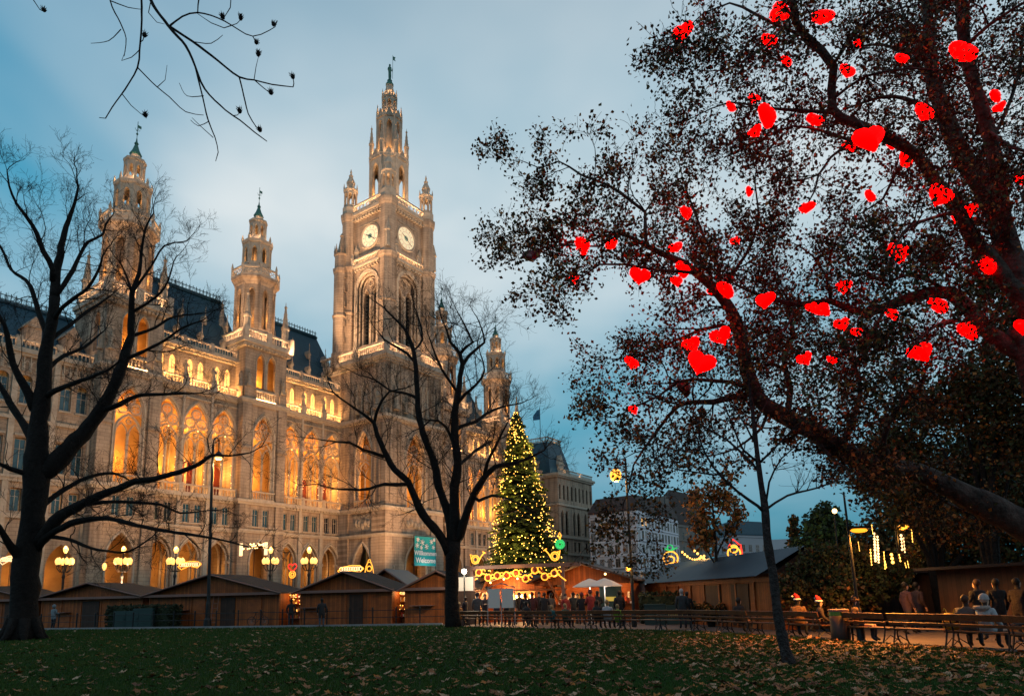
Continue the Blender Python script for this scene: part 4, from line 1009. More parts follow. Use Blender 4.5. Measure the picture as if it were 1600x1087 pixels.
# ---- broad bare tree at the edge of the lawn
t=Tree(11); D=34.6
t.limb([(34,1006,24),(35,985,21),(37,955,19.5),(40,900,20),(44,860,18),(52,805,17),(56,745,19),(59,700,16),(61,656,12.5),(68,606,12),(71,556,10),(75,530,9),(81,501,8),(85.6,464,8)],D,D,12,.06,.5)
for k in range(7):
    a=k*.9; b=at(34,1003,D); b.z=0
    t.trunk.tube([b+Vector((math.cos(a)*.45,math.sin(a)*.45,1.0)),b+Vector((math.cos(a)*.85,math.sin(a)*.85,.22)),b+Vector((math.cos(a)*1.25,math.sin(a)*1.25,-.1))],[.30,.18,.05],6)
LT=[([(85.6,464,8),(87,432,7),(94,398,5.5),(98,373,4.5),(107,344,3.4),(117,316,2.4),(122,293,1.7),(120,278,1.2)],0,1),
([(83,440,5),(83,421,4.8),(68,393,4.3),(57,364,3.6),(43,341,3),(26,318,2.2),(14,290,1.6),(11,267,1)],0,-2),
([(88,460,4.5),(100,444,4),(114,421,3.5),(125,398,3),(137,378,2.6),(160,367,2),(165,350,1.6),(177,335,1)],0,2),
([(84,500,4),(94,484,3.6),(114,467,3.2),(137,450,2.6),(154,421,2),(160,400,1.3)],0,-3),
([(78,532,4),(86,524,3.5),(108,509,3),(128,492,2.6),(150,478,2),(175,460,1.2)],0,3),
([(55,640,8),(43,612,7),(33,593,6),(20,566,5),(11,521,4),(0,495,3),(-18,470,2.5)],0,-2),
([(71,540,5),(71,518,4.6),(60,487,4.2),(51,455,3.6),(40,438,3.2),(17,421,2.6),(6,395,2),(-6,375,1.4)],0,2),
([(52,690,7),(43,672,6.2),(20,636,5),(0,603,4.2),(-20,575,3)],0,1),
([(52,752,5),(40,739,4.4),(16,732,3.8),(0,725,3),(-30,712,2)],0,-2),
([(40,880,7),(20,858,6),(7,838,5),(-12,810,4),(-40,790,3)],0,-3),
([(60,745,14),(76,735,15),(92,716,14.5),(109,699,13),(139,666,11),(162,633,9.8),(182,593,8.5),(195,558,7.5),(204,524,5.6),(205,484,4.6),(207,455,4),(217,427,3),(222,387,2.2),(228,355,1.6),(240,333,1)],0,1.5),
([(207,455,2.6),(222,436,2.2),(237,415,1.8),(257,384,1.4),(285,378,.9)],1.2,2),
([(205,488,2.8),(228,475,2.3),(257,450,1.8),(271,410,1)],1.2,-1),
([(204,526,3),(242,512,2.4),(271,495,1.8),(314,490,1)],1,3),
([(207,462,2.2),(200,438,1.8),(188,410,1.4),(177,398,.9)],1,-1),
([(195,562,3.2),(228,547,2.6),(257,532,2.2),(285,512,1.7),(318,500,1)],1,-2),
([(156,642,5),(185,633,4),(212,619,3.3),(245,616,2.6),(281,615,1.9),(315,614,1)],.5,-2),
([(56,850,10),(66,838,10),(96,805,8.4),(132,785,7),(172,768,6),(212,752,5.2),(245,747,4.6),(281,737,4),(311,725,3.2),(331,711,2.5),(358,712,1.7),(391,707,1)],0,-3),
([(122,789,4),(165,784,3.2),(215,785,2.6),(252,788,2.2),(281,801,1.7),(325,797,1)],-.5,2),
([(58,856,6),(69,841,5.5),(109,818,5),(146,810,4.4),(179,811,4),(212,820,3.5),(252,828,3),(298,835,2.4),(331,840,2),(358,846,1.5),(384,853,1)],0,-4),
([(60,842,4),(76,838,3.6),(109,843,3),(142,856,2.4),(172,861,2),(202,861,1.6),(238,838,1)],0,-2),
([(58,800,5),(69,788,4.4),(99,765,3.8),(139,745,3),(179,739,2.2),(205,752,1.2)],0,3),
([(70,622,5),(79,614,4.6),(112,600,3.8),(139,590,3),(172,576,2),(190,560,1.2)],0,-3),
([(72,582,4),(79,573,3.6),(99,556,3),(132,542,2.4),(157,521,1.3)],0,3)]
for pts,a,b in LT:
    Q=t.limb(pts,D+a,D+b,6,.14,.4); t.sprout(Q,.85,2.5,1.5,BARE,.22,0,.22,.032)
bare1=finish(t,'bare_tree','broad old bare tree with black spreading limbs beside a row of huts','tree','bark')
# ---- forked bare tree in the middle of the lawn edge
t=Tree(23); D=38.6
t.limb([(708,984,15),(707,965,12),(706,930,10.5),(706,890,10.5),(708,862,12),(709,846,11)],D,D,12,.05,.4)
CT=[([(704,866,8),(697,851,8),(677,823,7.2),(655,794,6.6),(645,768,6),(637,751,5.6),(617,734,5.2),(604,712,4.8),(590,680,4),(584,661,3.5),(577,654,3),(555,638,2.2),(526,618,1.2)],0,-2),
([(584,663,3),(589,643,2.6),(597,625,2.2),(608,612,1.7),(634,606,1)],-1.3,-2),
([(637,756,3.6),(620,757,3.3),(600,756,3),(577,763,2.7),(560,765,2.3),(543,764,2),(526,764,1.6),(500,757,1)],-.8,-4),
([(600,713,3.2),(582,707,2.8),(568,703,2.5),(546,691,2),(526,690,1.6),(502,687,1)],-1,-3),
([(705,862,9),(704,822,8.2),(697,791,7.5),(685,760,7),(679,725,6.5),(668,695,6),(658,666,5.4),(653,636,5),(651,594,4.4),(648,558,3.8),(640,530,3.2),(631,512,2.6),(616,497,1.9),(600,481,1.1)],0,1.5),
([(652,622,2.8),(644,618,2.6),(628,613,2.3),(611,610,2),(585,593,1.5),(567,587,1)],1,3),
([(648,566,2.2),(636,552,2),(621,543,1.7),(600,530,1.3),(590,517,.9)],1.3,0),
([(649,545,2),(660,530,1.7),(655,500,1.3),(648,480,.9)],1.3,2.5),
([(709,850,10),(711,800,9),(711,757,8),(716,723,7.2),(713,700,7),(711,687,6.6),(711,646,6),(716,615,5.3),(719,589,4.8),(723,569,4.2),(718,551,3.2),(703,533,2.4),(698,515,1.7),(690,498,1)],0,-1),
([(723,570,3.4),(732,556,3),(745,545,2.4),(757,535,1.9),(752,512,1.3),(745,495,.9)],-.6,1),
([(719,552,2.8),(728,542,2.4),(739,535,2),(732,520,1.7),(724,504,1.4),(716,489,.9)],-.7,-2),
([(716,615,2.8),(706,600,2.4),(690,576,2.1),(680,553,1.7),(670,525,1)],-.5,-3),
([(714,632,3.2),(727,615,2.7),(745,600,2.2),(757,579,1.6),(752,556,1)],-.4,-3),
([(712,846,7),(718,838,7),(728,805,6.5),(742,768,5.8),(752,752,5.3),(759,743,4.8),(774,729,4),(802,724,3.2),(825,716,2.4),(845,706,1.3)],0,-3),
([(757,745,3.6),(761,723,3),(774,697,2.5),(783,679,1.9),(794,659,1.1)],-1.5,-4),
([(712,672,3.8),(719,666,3.4),(742,659,3),(760,646,2.5),(783,636,1.9),(809,631,1.1)],-.2,3),
([(708,690,3),(700,672,2.6),(696,666,2.4),(685,657,2),(672,656,1.6),(662,666,1)],0,-2),
([(740,776,3),(748,782,2.6),(768,774,2.2),(788,777,1.7),(814,788,1)],-1,-3),
([(717,727,3),(730,715,2.5),(748,700,2),(765,690,1.2)],0,4)]
for pts,a,b in CT:
    Q=t.limb(pts,D+a,D+b,6,.13,.4); t.sprout(Q,.75,2.4,1.6,BARE,.25,0,.22,.032)
bare2=finish(t,'bare_tree','bare tree forking into four black limbs before the clock tower','tree','bark')
# ---- slim young tree on the lawn, hung with dry seed balls
t=Tree(31); D=14.9; g0=gnd(1236,1041)
t.limb([(1236,1043,11),(1226,1011,8.5),(1214,951,7),(1207,891,6.6),(1199,845,6.6),(1196,800,6),(1191,767,4.8),(1184,716,4),(1177,652,3.2),(1170,587,2.5),(1166,530,1.8),(1163,490,1)],D,D,9,.05,.2)
YNG=dict(seg=[5,4,3],jit=.10,up=.03,rmin=.0035,lev=1,kids=[5,3],ang=(25,50),len=(.35,.6))
for pts,a,b in (([(1194,800,2.8),(1184,790,2.6),(1152,767,2.2),(1115,730,1.8),(1094,689,1.3),(1090,661,1),(1097,638,.6)],0,-1),
([(1186,738,2.6),(1177,726,2.3),(1138,689,1.8),(1092,661,1.3),(1060,632,.8)],0,.7),
([(1184,722,2),(1161,702,1.7),(1143,661,1.2),(1124,610,.7)],0,-.8),([(1178,690,1.8),(1166,666,1.5),(1147,638,1.1),(1120,600,.6)],0,1),
([(1120,742,1.6),(1080,736,1.2),(1040,728,.9),(1012,702,.5)],-.9,-1.4),([(1105,700,1.2),(1060,704,.9),(1020,690,.5)],0,1),
([(1197,795,2.2),(1230,774,1.9),(1276,762,1.5),(1322,744,1)],0,.8),([(1197,786,2),(1202,753,1.7),(1221,716,1.3),(1248,693,.8)],0,-.6),
([(1188,722,2.2),(1221,689,1.8),(1258,652,1.3),(1299,610,.7)],0,-1),([(1180,664,1.5),(1200,625,1.1),(1226,590,.6)],0,.6)):
    Q=t.limb(pts,D+a,D+b,5,.08,.25); t.sprout(Q,.24,.75,.45,YNG,.3,0,.15,.012)
yt=finish(t,'young_tree','slim leafless young tree leaning on the leaf-strewn lawn','tree','barkyoung')
s=MB()
for k in range(34):
    pts,d=t.tips[t.r.randrange(len(t.tips))]; p=pts[-1]; q=p+Vector((0,0,-.10))
    if p.x<g0.x+.3: s.tube([p,q],.004,3); s.ball(q,.026,5,4)
o=s.build('seed_balls',MT['bark'],yt); o['kind']='stuff'
# ---- overhanging branch of a tree behind the viewer, dry cones on the twigs
t=Tree(41); D=7.6
t.trunk.tube([(-9.5,1.0,-.1),(-9.3,1.1,3),(-8.6,1.6,6),(-7.6,2.6,8.2),(-6.4,4.2,9.4),at(170,-160,D)],[.28,.24,.18,.12,.07,.04],8)
OB_=[[(150,-200,6),(210,-60,3.6),(235,0,3.0),(262,40,2.7),(290,72,2.3),(305,104,1.9),(320,140,1.7),(352,172,1.4),(375,188,1.2),(398,207,1.1),(417,221,.8)],
[(262,40,2.4),(300,65,2.2),(340,95,1.9),(374,121,1.6),(397,125,1.3),(425,132,1.1),(458,136,.8)],
[(374,121,1.4),(381,150,1.2),(388,178,1.1),(400,198,.8)],[(305,104,1.6),(315,145,1.4),(325,187,1.2),(336,215,1),(341,238,.8),(337,252,.6)],
[(266,40,1.8),(285,26,1.5),(309,20,1.3),(340,28,1.2),(362,40,1.1),(395,57,.9),(430,42,.7),(433,33,.5)],
[(330,-60,2),(312,-10,1.4),(309,20,1)],[(362,40,1),(350,44,.8),(330,36,.7),(308,21,.5)],[(360,-20,1),(360,12,.8),(350,28,.6)],
[(190,-120,3),(218,-40,2),(221,0,1.8),(221,40,1.7),(218,78,1.5),(215,106,1.4),(195,140,1.2),(175,168,1),(165,185,.9),(155,184,.6)],
[(215,106,1.2),(245,136,1),(265,152,.9),(290,175,.8),(318,180,.5)],[(190,146,.9),(205,165,.7),(228,184,.5)],[(218,78,.9),(205,90,.7),(190,95,.5),(196,80,.4)],
[(168,-60,1.8),(172,0,1.3),(188,36,1.1),(197,60,.9),(194,88,.6)],[(189,46,.9),(170,64,.7),(142,68,.4)],[(174,2,1),(200,12,.8),(222,15,.5)],
[(305,66,.8),(330,68,.7),(348,55,.5)],[(326,190,.8),(310,197,.6),(298,188,.5)],[(318,150,.8),(292,150,.6),(280,130,.4)],[(50,-30,1.2),(52,0,.9),(62,15,.7),(72,19,.5)],[(240,-10,1),(232,20,.8),(245,35,.6),(257,38,.4)],[(397,125,.8),(400,105,.6),(404,88,.4)],[(246,136,.8),(258,125,.6),(261,102,.4)],[(333,215,.7),(312,196,.6),(300,184,.4)]]
for i,pts in enumerate(OB_): t.limb(pts,D,D+t.r.uniform(-.25,.4),5,.18,.09,1.0,False)
CO=[(376,26),(349,24),(427,34),(400,62),(403,82),(458,117),(424,142),(375,171),(407,200),(225,52),(227,177),(69,12)]
tb=tag(empty('overhanging_branch'),'bare twigs with dry cones hanging into the sky above a spire','tree')
t.trunk.build('trunk',MT['bark'],tb,True); o=t.twig.build('branches',MT['bark'],tb)
cone=MB(); cone.lathe([(.012,-.02),(.036,0),(.044,.035),(.03,.075),(.006,.11)],7)
for k in range(16):
    a=k*2.4; z=.01+.005*k; cone.tube([(.035*math.cos(a),.035*math.sin(a),z),(.062*math.cos(a),.062*math.sin(a),z+.045)],[.009,.002],3)
cone=nm(cone,'seed_cone',MT['bark'])
for x,y in CO:
    c_=at(x,y+5,D); nb=min((q_[0] for Q in t.limbs for q_ in Q),key=lambda v_:(v_-c_).length); st=MB(); st.tube([nb,nb.lerp(c_,.5)+Vector((.01,0,-.015)),c_],[.007,.006,.005],4); st.build('stalk',MT['bark'],tb)
    q=add('seed_cone',cone,tb,at(x,y+5,D)); q.rotation_euler=(t.r.uniform(-.5,.5),t.r.uniform(-.6,.6),t.r.uniform(0,6)); q.scale=[.62]*3
# ---- plane trees hung with heart lanterns
PLN=dict(seg=[5,4,3],jit=.22,up=.02,rmin=.005,lev=2,kids=[6,5],ang=(30,70),len=(.40,.66))
t=Tree(53); D=18.6
t.limb([(1672,1014,44),(1671,985,34),(1668,930,30),(1655,880,27),(1620,836,24),(1575,806,22),(1520,780,21)],D,D,12,.08,.3)
t.limb([(1662,900,20),(1660,780,18),(1630,660,16),(1620,540,13),(1640,420,10),(1600,300,6)],D,D+1,8,.06,.4)
P1=[([(1530,786,20),(1490,765,18),(1436,738,16),(1397,733,16),(1353,721,16),(1314,702,15.5),(1270,672,15),(1229,652,14.5),(1196,633,13),(1182,616,12),(1168,580,11),(1160,540,10.5),(1150,500,10),(1125,460,9),(1092,430,7.6),(1070,412,6.6),(1047,402,5.6),(1008,383,4.2),(969,364,2.8),(937,370,2),(905,383,1.4),(863,383,1)],0,-1.5),
([(1010,384,3.4),(1008,360,3.2),(1008,331,3),(982,311,2.7),(950,289,2.3),(908,273,1.8),(873,252,1.4),(844,263,1),(812,250,.6)],-1.6,-1),
([(1085,426,3.2),(1060,424,3),(1021,421,2.4),(976,413,2),(937,413,1.6),(908,434,1.2),(878,450,.7)],-1.5,-2.2),
([(969,365,2),(935,385,1.6),(880,382,1.3),(841,389,1),(805,378,.6)],-1.5,-.4),
([(1168,618,6),(1142,621,5.2),(1115,628,4.6),(1084,628,4),(1062,632,3.5),(1045,649,3),(1024,677,2.5),(1004,704,2),(990,726,1.6),(982,768,1)],-.5,.8),
([(1170,607,4),(1145,597,3.6),(1115,595,3.2),(1084,592,2.8),(1057,597,2.4),(1029,619,2),(999,632,1.5),(965,650,1)],-.5,-2),
([(1155,520,4),(1128,508,3.4),(1095,515,2.8),(1060,530,2.3),(1020,548,1.8),(985,560,1.2),(950,560,.7)],-.8,1.2),
([(1140,482,3.6),(1128,450,3),(1120,410,2.6),(1100,370,2.2),(1085,330,1.8),(1070,290,1.3),(1060,250,.8)],-.8,1),
([(1125,462,3.4),(1150,420,2.8),(1175,380,2.3),(1185,330,1.8),(1180,290,1.1)],-.8,-2),
([(1229,650,6),(1235,610,5),(1225,560,4.2),(1240,520,3.4),(1230,480,2.4),(1215,450,1.4)],-.4,1.5),
([(1314,702,6),(1330,660,5),(1345,610,4),(1330,560,3),(1310,530,1.8)],-.2,2),
([(1397,732,6),(1380,690,5),(1400,640,4),(1440,600,3),(1450,560,1.6)],0,-2),
([(1270,674,4),(1285,700,3.2),(1312,725,2.4),(1330,735,1.2)],-.3,-2),([(1420,738,4),(1450,765,3.2),(1480,785,2.4),(1510,800,1.4)],-.1,1.5),([(1200,636,3),(1190,668,2.4),(1150,700,1.6),(1110,712,.9)],-.4,-1.6),
([(985,760,1),(972,790,.8),(978,820,.6),(990,840,.4)],.8,.8)]
for pts,a,b in P1:
    Q=t.limb(pts,D+a,D+b,7,.08,.35); t.sprout(Q,.38,1.3,1.0,PLN,.12 if len(pts)<14 else .02,0,-.05,.03)
pt1=finish(t,'plane_tree','old plane tree with long limb over the benches and red heart lanterns','tree','barkplane','bark','twigs')
pt1['group']='plane trees with heart lanterns'
leaves(t,6,.09,.14,pt1,[MT['leaf_dark'],MT['leaf_amber'],MT['leaf_green']],[.50,.34,.16])  # amber share raised so leaf colour also carries the orange lamplight
t=Tree(61); D=14.2
t.limb([(1690,1034,46),(1688,1000,40),(1680,900,36),(1665,760,32),(1640,640,28),(1612,560,24),(1596,510,22)],D,D,12,.05,.3)
P2=[([(1612,566,15),(1600,556,14),(1546,520,13),(1516,484,12),(1486,457,11),(1452,457,10),(1414,468,9),(1386,479,8),(1359,490,7),(1331,484,6),(1298,470,5),(1243,476,4),(1210,468,3.2),(1176,457,2.4),(1140,440,1.4)],0,1.5),
([(1612,500,17),(1600,468,16),(1574,443,15),(1546,401,13),(1519,371,12),(1497,327,11),(1464,286,10),(1450,265,9.5),(1430,240,9),(1386,215,9),(1353,199,8.4),(1315,185,8),(1301,171,7.2),(1299,138,7),(1303,105,7),(1284,80,7),(1257,55,6.5),(1243,33,6.2),(1239,5,6),(1230,-50,5)],0,-1.2),
([(1299,176,3.4),(1270,174,3),(1223,171,2.5),(1188,168,2),(1140,160,1.5),(1090,180,.9)],-.8,.2),
([(1331,221,2.8),(1292,207,2.4),(1240,197,1.9),(1195,215,1.4),(1150,240,.8)],-.6,1),
([(1326,224,2.4),(1298,246,2.1),(1279,273,1.8),(1273,298,1.5),(1262,318,1)],-.6,-.8),([(1279,273,1.5),(1250,283,1.2),(1215,283,.9),(1180,295,.6)],-.7,0),
([(1306,152,2.8),(1353,119,2.5),(1425,107,1.8),(1470,110,1)],-.9,-2),
([(1257,56,3.4),(1215,40,2.8),(1180,22,2.3),(1140,5,1.7),(1100,20,1.2),(1060,60,.7)],-1,-.2),
([(1303,100,3),(1330,60,2.6),(1380,20,2),(1420,10,1.3)],-1,-2.2),([(1240,20,3),(1210,60,2.4),(1170,90,1.8),(1130,110,1.2),(1090,110,.7)],-1,-2),
([(1600,470,19),(1590,430,19),(1568,363,18),(1546,313,17),(1527,276,16.5),(1499,235,15),(1477,179,14),(1461,132,13),(1453,83,11),(1450,28,9),(1450,-40,8)],.6,2.4),
([(1572,372,13),(1565,320,13),(1560,276,12.5),(1546,207,12),(1524,138,11),(1508,69,10),(1502,0,10),(1500,-60,8)],.6,-.8),
([(1486,460,4),(1455,440,3.2),(1420,430,2.6),(1380,440,2),(1340,420,1.3)],.5,-1.5),([(1497,330,4),(1460,340,3.2),(1420,355,2.6),(1400,385,2),(1390,430,1.2)],-.3,-2),
([(1498,500,4),(1470,505,3.3),(1440,525,2.6),(1420,550,2),(1400,580,1.2)],.2,-1.6),([(1298,470,2.6),(1290,430,2),(1270,400,1.5),(1240,380,.9)],1.1,.2),
([(1386,479,3),(1360,520,2.4),(1330,545,1.8),(1290,560,1)],.6,-1.4),([(1243,476,2.4),(1230,510,1.9),(1200,530,1.4),(1165,545,.8)],1.2,.2),
([(1477,180,5),(1430,160,4),(1390,150,3),(1350,160,2),(1310,175,1.2)],1.8,3),([(1520,260,4),(1560,200,3.4),(1590,120,2.6),(1600,40,1.8)],1.2,2),
([(1461,132,4),(1420,90,3.2),(1380,70,2.4),(1330,75,1.4)],2,4),([(1546,207,4),(1580,230,3.2),(1620,240,2)],0,-1),([(1509,72,4),(1545,40,3),(1590,10,2)],-.4,-2),
([(1430,240,3.4),(1400,270,2.7),(1380,310,2),(1350,330,1.2)],-.6,1.6),([(1452,84,3),(1420,40,2.4),(1400,-10,1.6)],2.2,4)]
for pts,a,b in P2:
    Q=t.limb(pts,D+a,D+b,7,.07,.3); t.sprout(Q,.30,1.15,.9,PLN,.15,0,-.03,.022)
pt2=finish(t,'plane_tree','towering plane tree at the bench row with thick pale limbs and red hearts','tree','barkplane','bark','twigs')
pt2['group']='plane trees with heart lanterns'
leaves(t,5,.072,.12,pt2,[MT['leaf_dark'],MT['leaf_amber'],MT['leaf_green']],[.72,.14,.14])
# ---- red heart lanterns
def heart_mesh(w,on):
    m=MB(); n=22; rings=[]
    def o(tt): 
        x=16*math.sin(tt)**3; y=12.8*math.cos(tt)-4.5*math.cos(2*tt)-1.8*math.cos(3*tt)-.8*math.cos(4*tt); return x/32*w,(y+2)/32*w
    for sc_,dy_ in ((.35,-.24),(.78,-.17),(.97,-.08),(1.0,0),(.97,.08),(.78,.17),(.35,.24)):
        rings.append([(o(2*math.pi*k/n)[0]*sc_,dy_*w,o(2*math.pi*k/n)[1]*sc_) for k in range(n)])
    m.rings(rings); return nm(m,'heart_lantern',MT['heart' if on else 'heartoff'])
HM=heart_mesh(1,True); HOFF=heart_mesh(1,False)
for me in (HM,HOFF): me.polygons.foreach_set('use_smooth',[True]*len(me.polygons))
crd=MB(); crd.tube([(0,0,.25),(.02,0,.6),(0,0,1.0)],.02,3); CRD=nm(crd,'cord',MT['iron'])
HEARTS=[(1221,20,34),(1066,52,32),(1284,27,32),(1505,82,40),(1203,65,24),(1230,97,20),(1325,112,24),(1411,92,20),(1342,68,16),(1143,168,18),(1178,155,18),(1200,183,36),(1181,206,19),(1273,188,24),(1360,218,46),(1330,228,22),(1445,177,30),(1416,250,28),(1392,225,18),(1469,307,34),(1556,150,20),(1562,168,16),(1496,340,18),(1514,330,22),(1361,308,20),(1260,325,22),(1073,333,20),(1171,300,15),(1150,377,15),(1056,387,20),(956,382,20),(911,385,26),(898,437,14),(1000,432,28),(1068,423,26),(1058,440,18),(1135,453,28),(1112,455,15),(1195,470,26),(1318,449,21),(1405,396,33),(1545,415,32),(1286,484,24),(1268,481,15),(1316,507,20),(1340,519,16),(1395,491,20),(1469,478,30),(1513,517,30),(1440,551,32),(1258,561,20),(1300,563,14),(1127,526,27),(1095,568,36),(1082,538,25),(988,568,22),(990,640,15),(1600,512,24),(1598,282,20),(831,400,25),(1070,607,25)]
rg=random.Random(3)
for i,(x,y,wpx) in enumerate(HEARTS):
    on=i<len(HEARTS)-2; near=(x>1180 and y<580)
    d=max(11.8,min(14.0 if near else 18,.46*FOC/wpx*.92)); wm=min(.62,wpx*d/FOC*1.3)
    h=add('heart_lantern',HM if on else HOFF,None,at(x,y,d)); h.scale=(wm,wm,wm); h.rotation_euler=(R(rg.uniform(-38,5)),R(rg.uniform(-30,30)),R(rg.uniform(-50,50)))
    if x==1221: h.rotation_euler=(R(-20),R(-62),R(20))
    add('cord',CRD,h)
    if on: tag(h,'glowing red heart lantern hanging in the '+('towering plane tree with thick pale limbs' if near else 'old plane tree whose limb crosses above the benches'),'lantern','red heart lanterns')
    else: tag(h,'unlit dark red heart lantern '+('hanging at a leafy tip beyond the lit ones' if x==831 else 'hanging below two lit hearts above a street lamp'),'lantern','red heart lanterns')
# ================================================================ railing along the kerb
def seg_frame(a,b):
    a=Vector(a); b=Vector(b); d=(b-a); L=d.length; return a,math.atan2(d.y,d.x),L
pm=MB(); pm.box(-.03,.03,-.03,.03,0,1.08); pm.lathe([(.05,1.06),(.06,1.12),(.02,1.18)],6); POST=nm(pm,'post',MT['iron'])
rail=tag(empty('railing',(EDGE[0][0],EDGE[0][1],0)),'black iron railing with two rails along the lawn kerb','fence')
o0=Vector((EDGE[0][0],EDGE[0][1],0))
for (a,b) in zip(EDGE[:4],EDGE[1:5]):
    A_,an,L=seg_frame((a[0]+.1,a[1]+.34,0),(b[0]+.1,b[1]+.34,0)); d=Vector((math.cos(an),math.sin(an),0)); n=int(L/1.5)
    for k in range(n): add('post',POST,rail,A_+d*(L*k/n)-o0,an)
    for z in (.55,.98):
        r_=MB(); r_.tube([(0,0,z),(L,0,z)],.02,5); r_.build('rail',MT['iron'],rail,loc=A_-o0).rotation_euler.z=an
# ================================================================ wooden huts (their backs towards the lawn)
KA=Vector((-37.6,50.8,0)); KD=Vector((33.2,-9.0,0)).normalized(); KN=Vector((-KD.y,KD.x,0)); KANG=math.atan2(KD.y,KD.x)
def on_line(px,off,y=950,A=KA,Dv=KD):
    Nv=Vector((-Dv.y,Dv.x,0)); d=ray(px,y); d=Vector((d.x,d.y,0)); k=((A+Nv*off)-Vector((0,0,0))).dot(Nv)/d.dot(Nv); return d*k
def hut(px0,px1,off,label,ze=2.32,zp=3.35,dep=3.4,door=None,flap=None,lit=None,roofm='felt',fas=True):
    a=on_line(px0,off); b=on_line(px1,off); L=(b-a).length
    e=tag(empty('market_hut',a,KANG),label,'hut','wooden market huts')
    w_=MB(); w_.box(0,L,0,dep,0,ze); w_.build('wall',MT['wood'],e)
    g=MB(); i=[g.V(p) for p in ((.0,-.004,ze),(L,-.004,ze),(L/2,-.004,zp-.08),(0,dep,ze),(L,dep,ze),(L/2,dep,zp-.08))]; g.F((i[0],i[1],i[2])); g.F((i[5],i[4],i[3])); g.build('gable',MT['wood'],e)
    r_=MB(); o_=.45; sl=(zp-ze)/(L/2); 
    for sx in (0,1):
        xs=-o_ if sx==0 else L+o_; zs_=ze-sl*o_; xm=L/2
        P_=[(xs,-.5,zs_),(xm,-.5,zp),(xm,dep+.5,zp),(xs,dep+.5,zs_)]
        if sx: P_=P_[::-1]
        top=[r_.V((x,y,z+.09)) for x,y,z in P_]; bot=[r_.V(p) for p in P_]
        r_.F(top[::-1]); r_.F(bot)
        for k in range(4): r_.F((bot[k],bot[(k+1)%4],top[(k+1)%4],top[k]))
    r_.build('roof',MT[roofm],e)
    for sx in (0,1):                       # barge boards
        xs=-o_ if sx==0 else L+o_; q=MB(); zs_=ze-sl*o_; q.tube([(xs,-.53,zs_+.02),(L/2,-.53,zp+.02)],.06,4); q.build('barge_board',MT['fascia'],e)
    if fas: q=MB(); q.box(-.3,L+.3,-.46,-.40,ze-.16,ze+.02); q.box(-.3,L+.3,-.40,0,ze-.04,ze); q.build('fascia',MT['fascia'],e)
    n=max(2,int(L/1.6))
    for k in range(n+1): q=MB(); x=L*k/n; q.box(x-.05,x+.05,-.045,-.003,0,ze-.17); q.build('batten',MT['woodplain'],e)
    for (u,w2,mt_) in (door or []): q=MB(); x=u*L; q.box(x-w2/2,x+w2/2,-.05,-.004,.05,2.0); q.box(x+w2/2-.16,x+w2/2-.1,-.09,-.05,1.0,1.15); q.build('door',MT[mt_],e)
    for (u,w2) in (flap or []):
        q=MB(); x=u*L; q.box(x-w2/2,x+w2/2,-.62,-.0,1.18,1.22); q.build('shelf_flap',MT['fascia'],e); q=MB(); q.box(x-w2/2+.05,x+w2/2-.05,-.06,-.004,.1,1.12); q.build('panel',MT['woodplain'],e)
    return e,L
hut(-90,52,3.6,'wooden hut half hidden behind the trunk of the broad bare tree',door=[(.75,.9,'wooddark')])
hut(66,222,3.4,'low gabled wooden hut beside the dark green cabinet',door=[(.5,1.6,'wooddark')],flap=[(.22,1.6)])
hut(234,436,3.0,'wide gabled wooden hut behind the tall street lamp with a ladder',zp=3.65,door=[(.40,1.0,'woodplain'),(.62,1.2,'wooddark'),(.82,1.1,'woodplain')],flap=[(.24,1.7)])
hut(470,612,2.6,'gabled wooden hut with dark middle door beside a man in a dark coat',zp=3.5,door=[(.62,1.0,'wooddark')],flap=[(.12,1.4)])
hut(634,738,2.4,'gabled wooden hut under the welcome banner next to the forked bare tree',door=[],flap=[(.28,1.5)])
hut(560,650,9.5,'small hut with blue grey roof seen between two other hut roofs',zp=3.9,roofm='corrug',fas=False)
hut(105,250,9.5,'rear hut whose low dark roof shows between two front huts',zp=3.3,fas=False)
# lit gaps between huts: goods on shelves
def goods(px0,px1,off,seed,label,dep=1.2):
    a=on_line(px0,off); b=on_line(px1,off); L=(b-a).length; rg=random.Random(seed)
    e=tag(empty('goods_shelf',a,KANG),label,'shelf','lit shelves of market goods')
    q=MB(); q.box(0,L,dep,dep+.05,0,2.2); q.build('back_panel',MT['woodplain'],e)
    q=MB()
    for z in (.45,.95,1.45,1.9): q.box(0,L,dep-.3,dep,z,z+.03)
    q.build('boards',MT['woodplain'],e)
    q=MB(); cols=[]
    for z in (.48,.98,1.48,1.93):
        x=.05
        while x<L-.08:
            q.cur=rg.randrange(4); h=rg.uniform(.1,.34); w2=rg.uniform(.05,.12); q.box(x,x+w2,dep-.25,dep-.25+w2,z,z+h); x+=w2+.03
    o=q.build('goods',[MT['gold'],MT['neonred'] if False else mat('good_red%d'%seed,(.35,.04,.03)),MT['white'],mat('good_amber%d'%seed,(.5,.25,.06))],e); o['kind']='stuff'
    q=MB()
    for k in range(16): q.ball((rg.uniform(.05,L-.05),dep-.35,rg.uniform(.9,2.15)),.035,5,3)
    o=q.build('fairy_lights',MT['bulb'],e); o['kind']='stuff'
    lamp('POINT',(L/2,dep-.75,2.05),26,(1,.55,.2),.1,e)
goods(440,466,3.4,1,'lit shelf of bottles and ornaments between two huts beside a bicycle'); goods(614,632,3.0,2,'glowing shelf of amber ornaments between two huts below the banner')
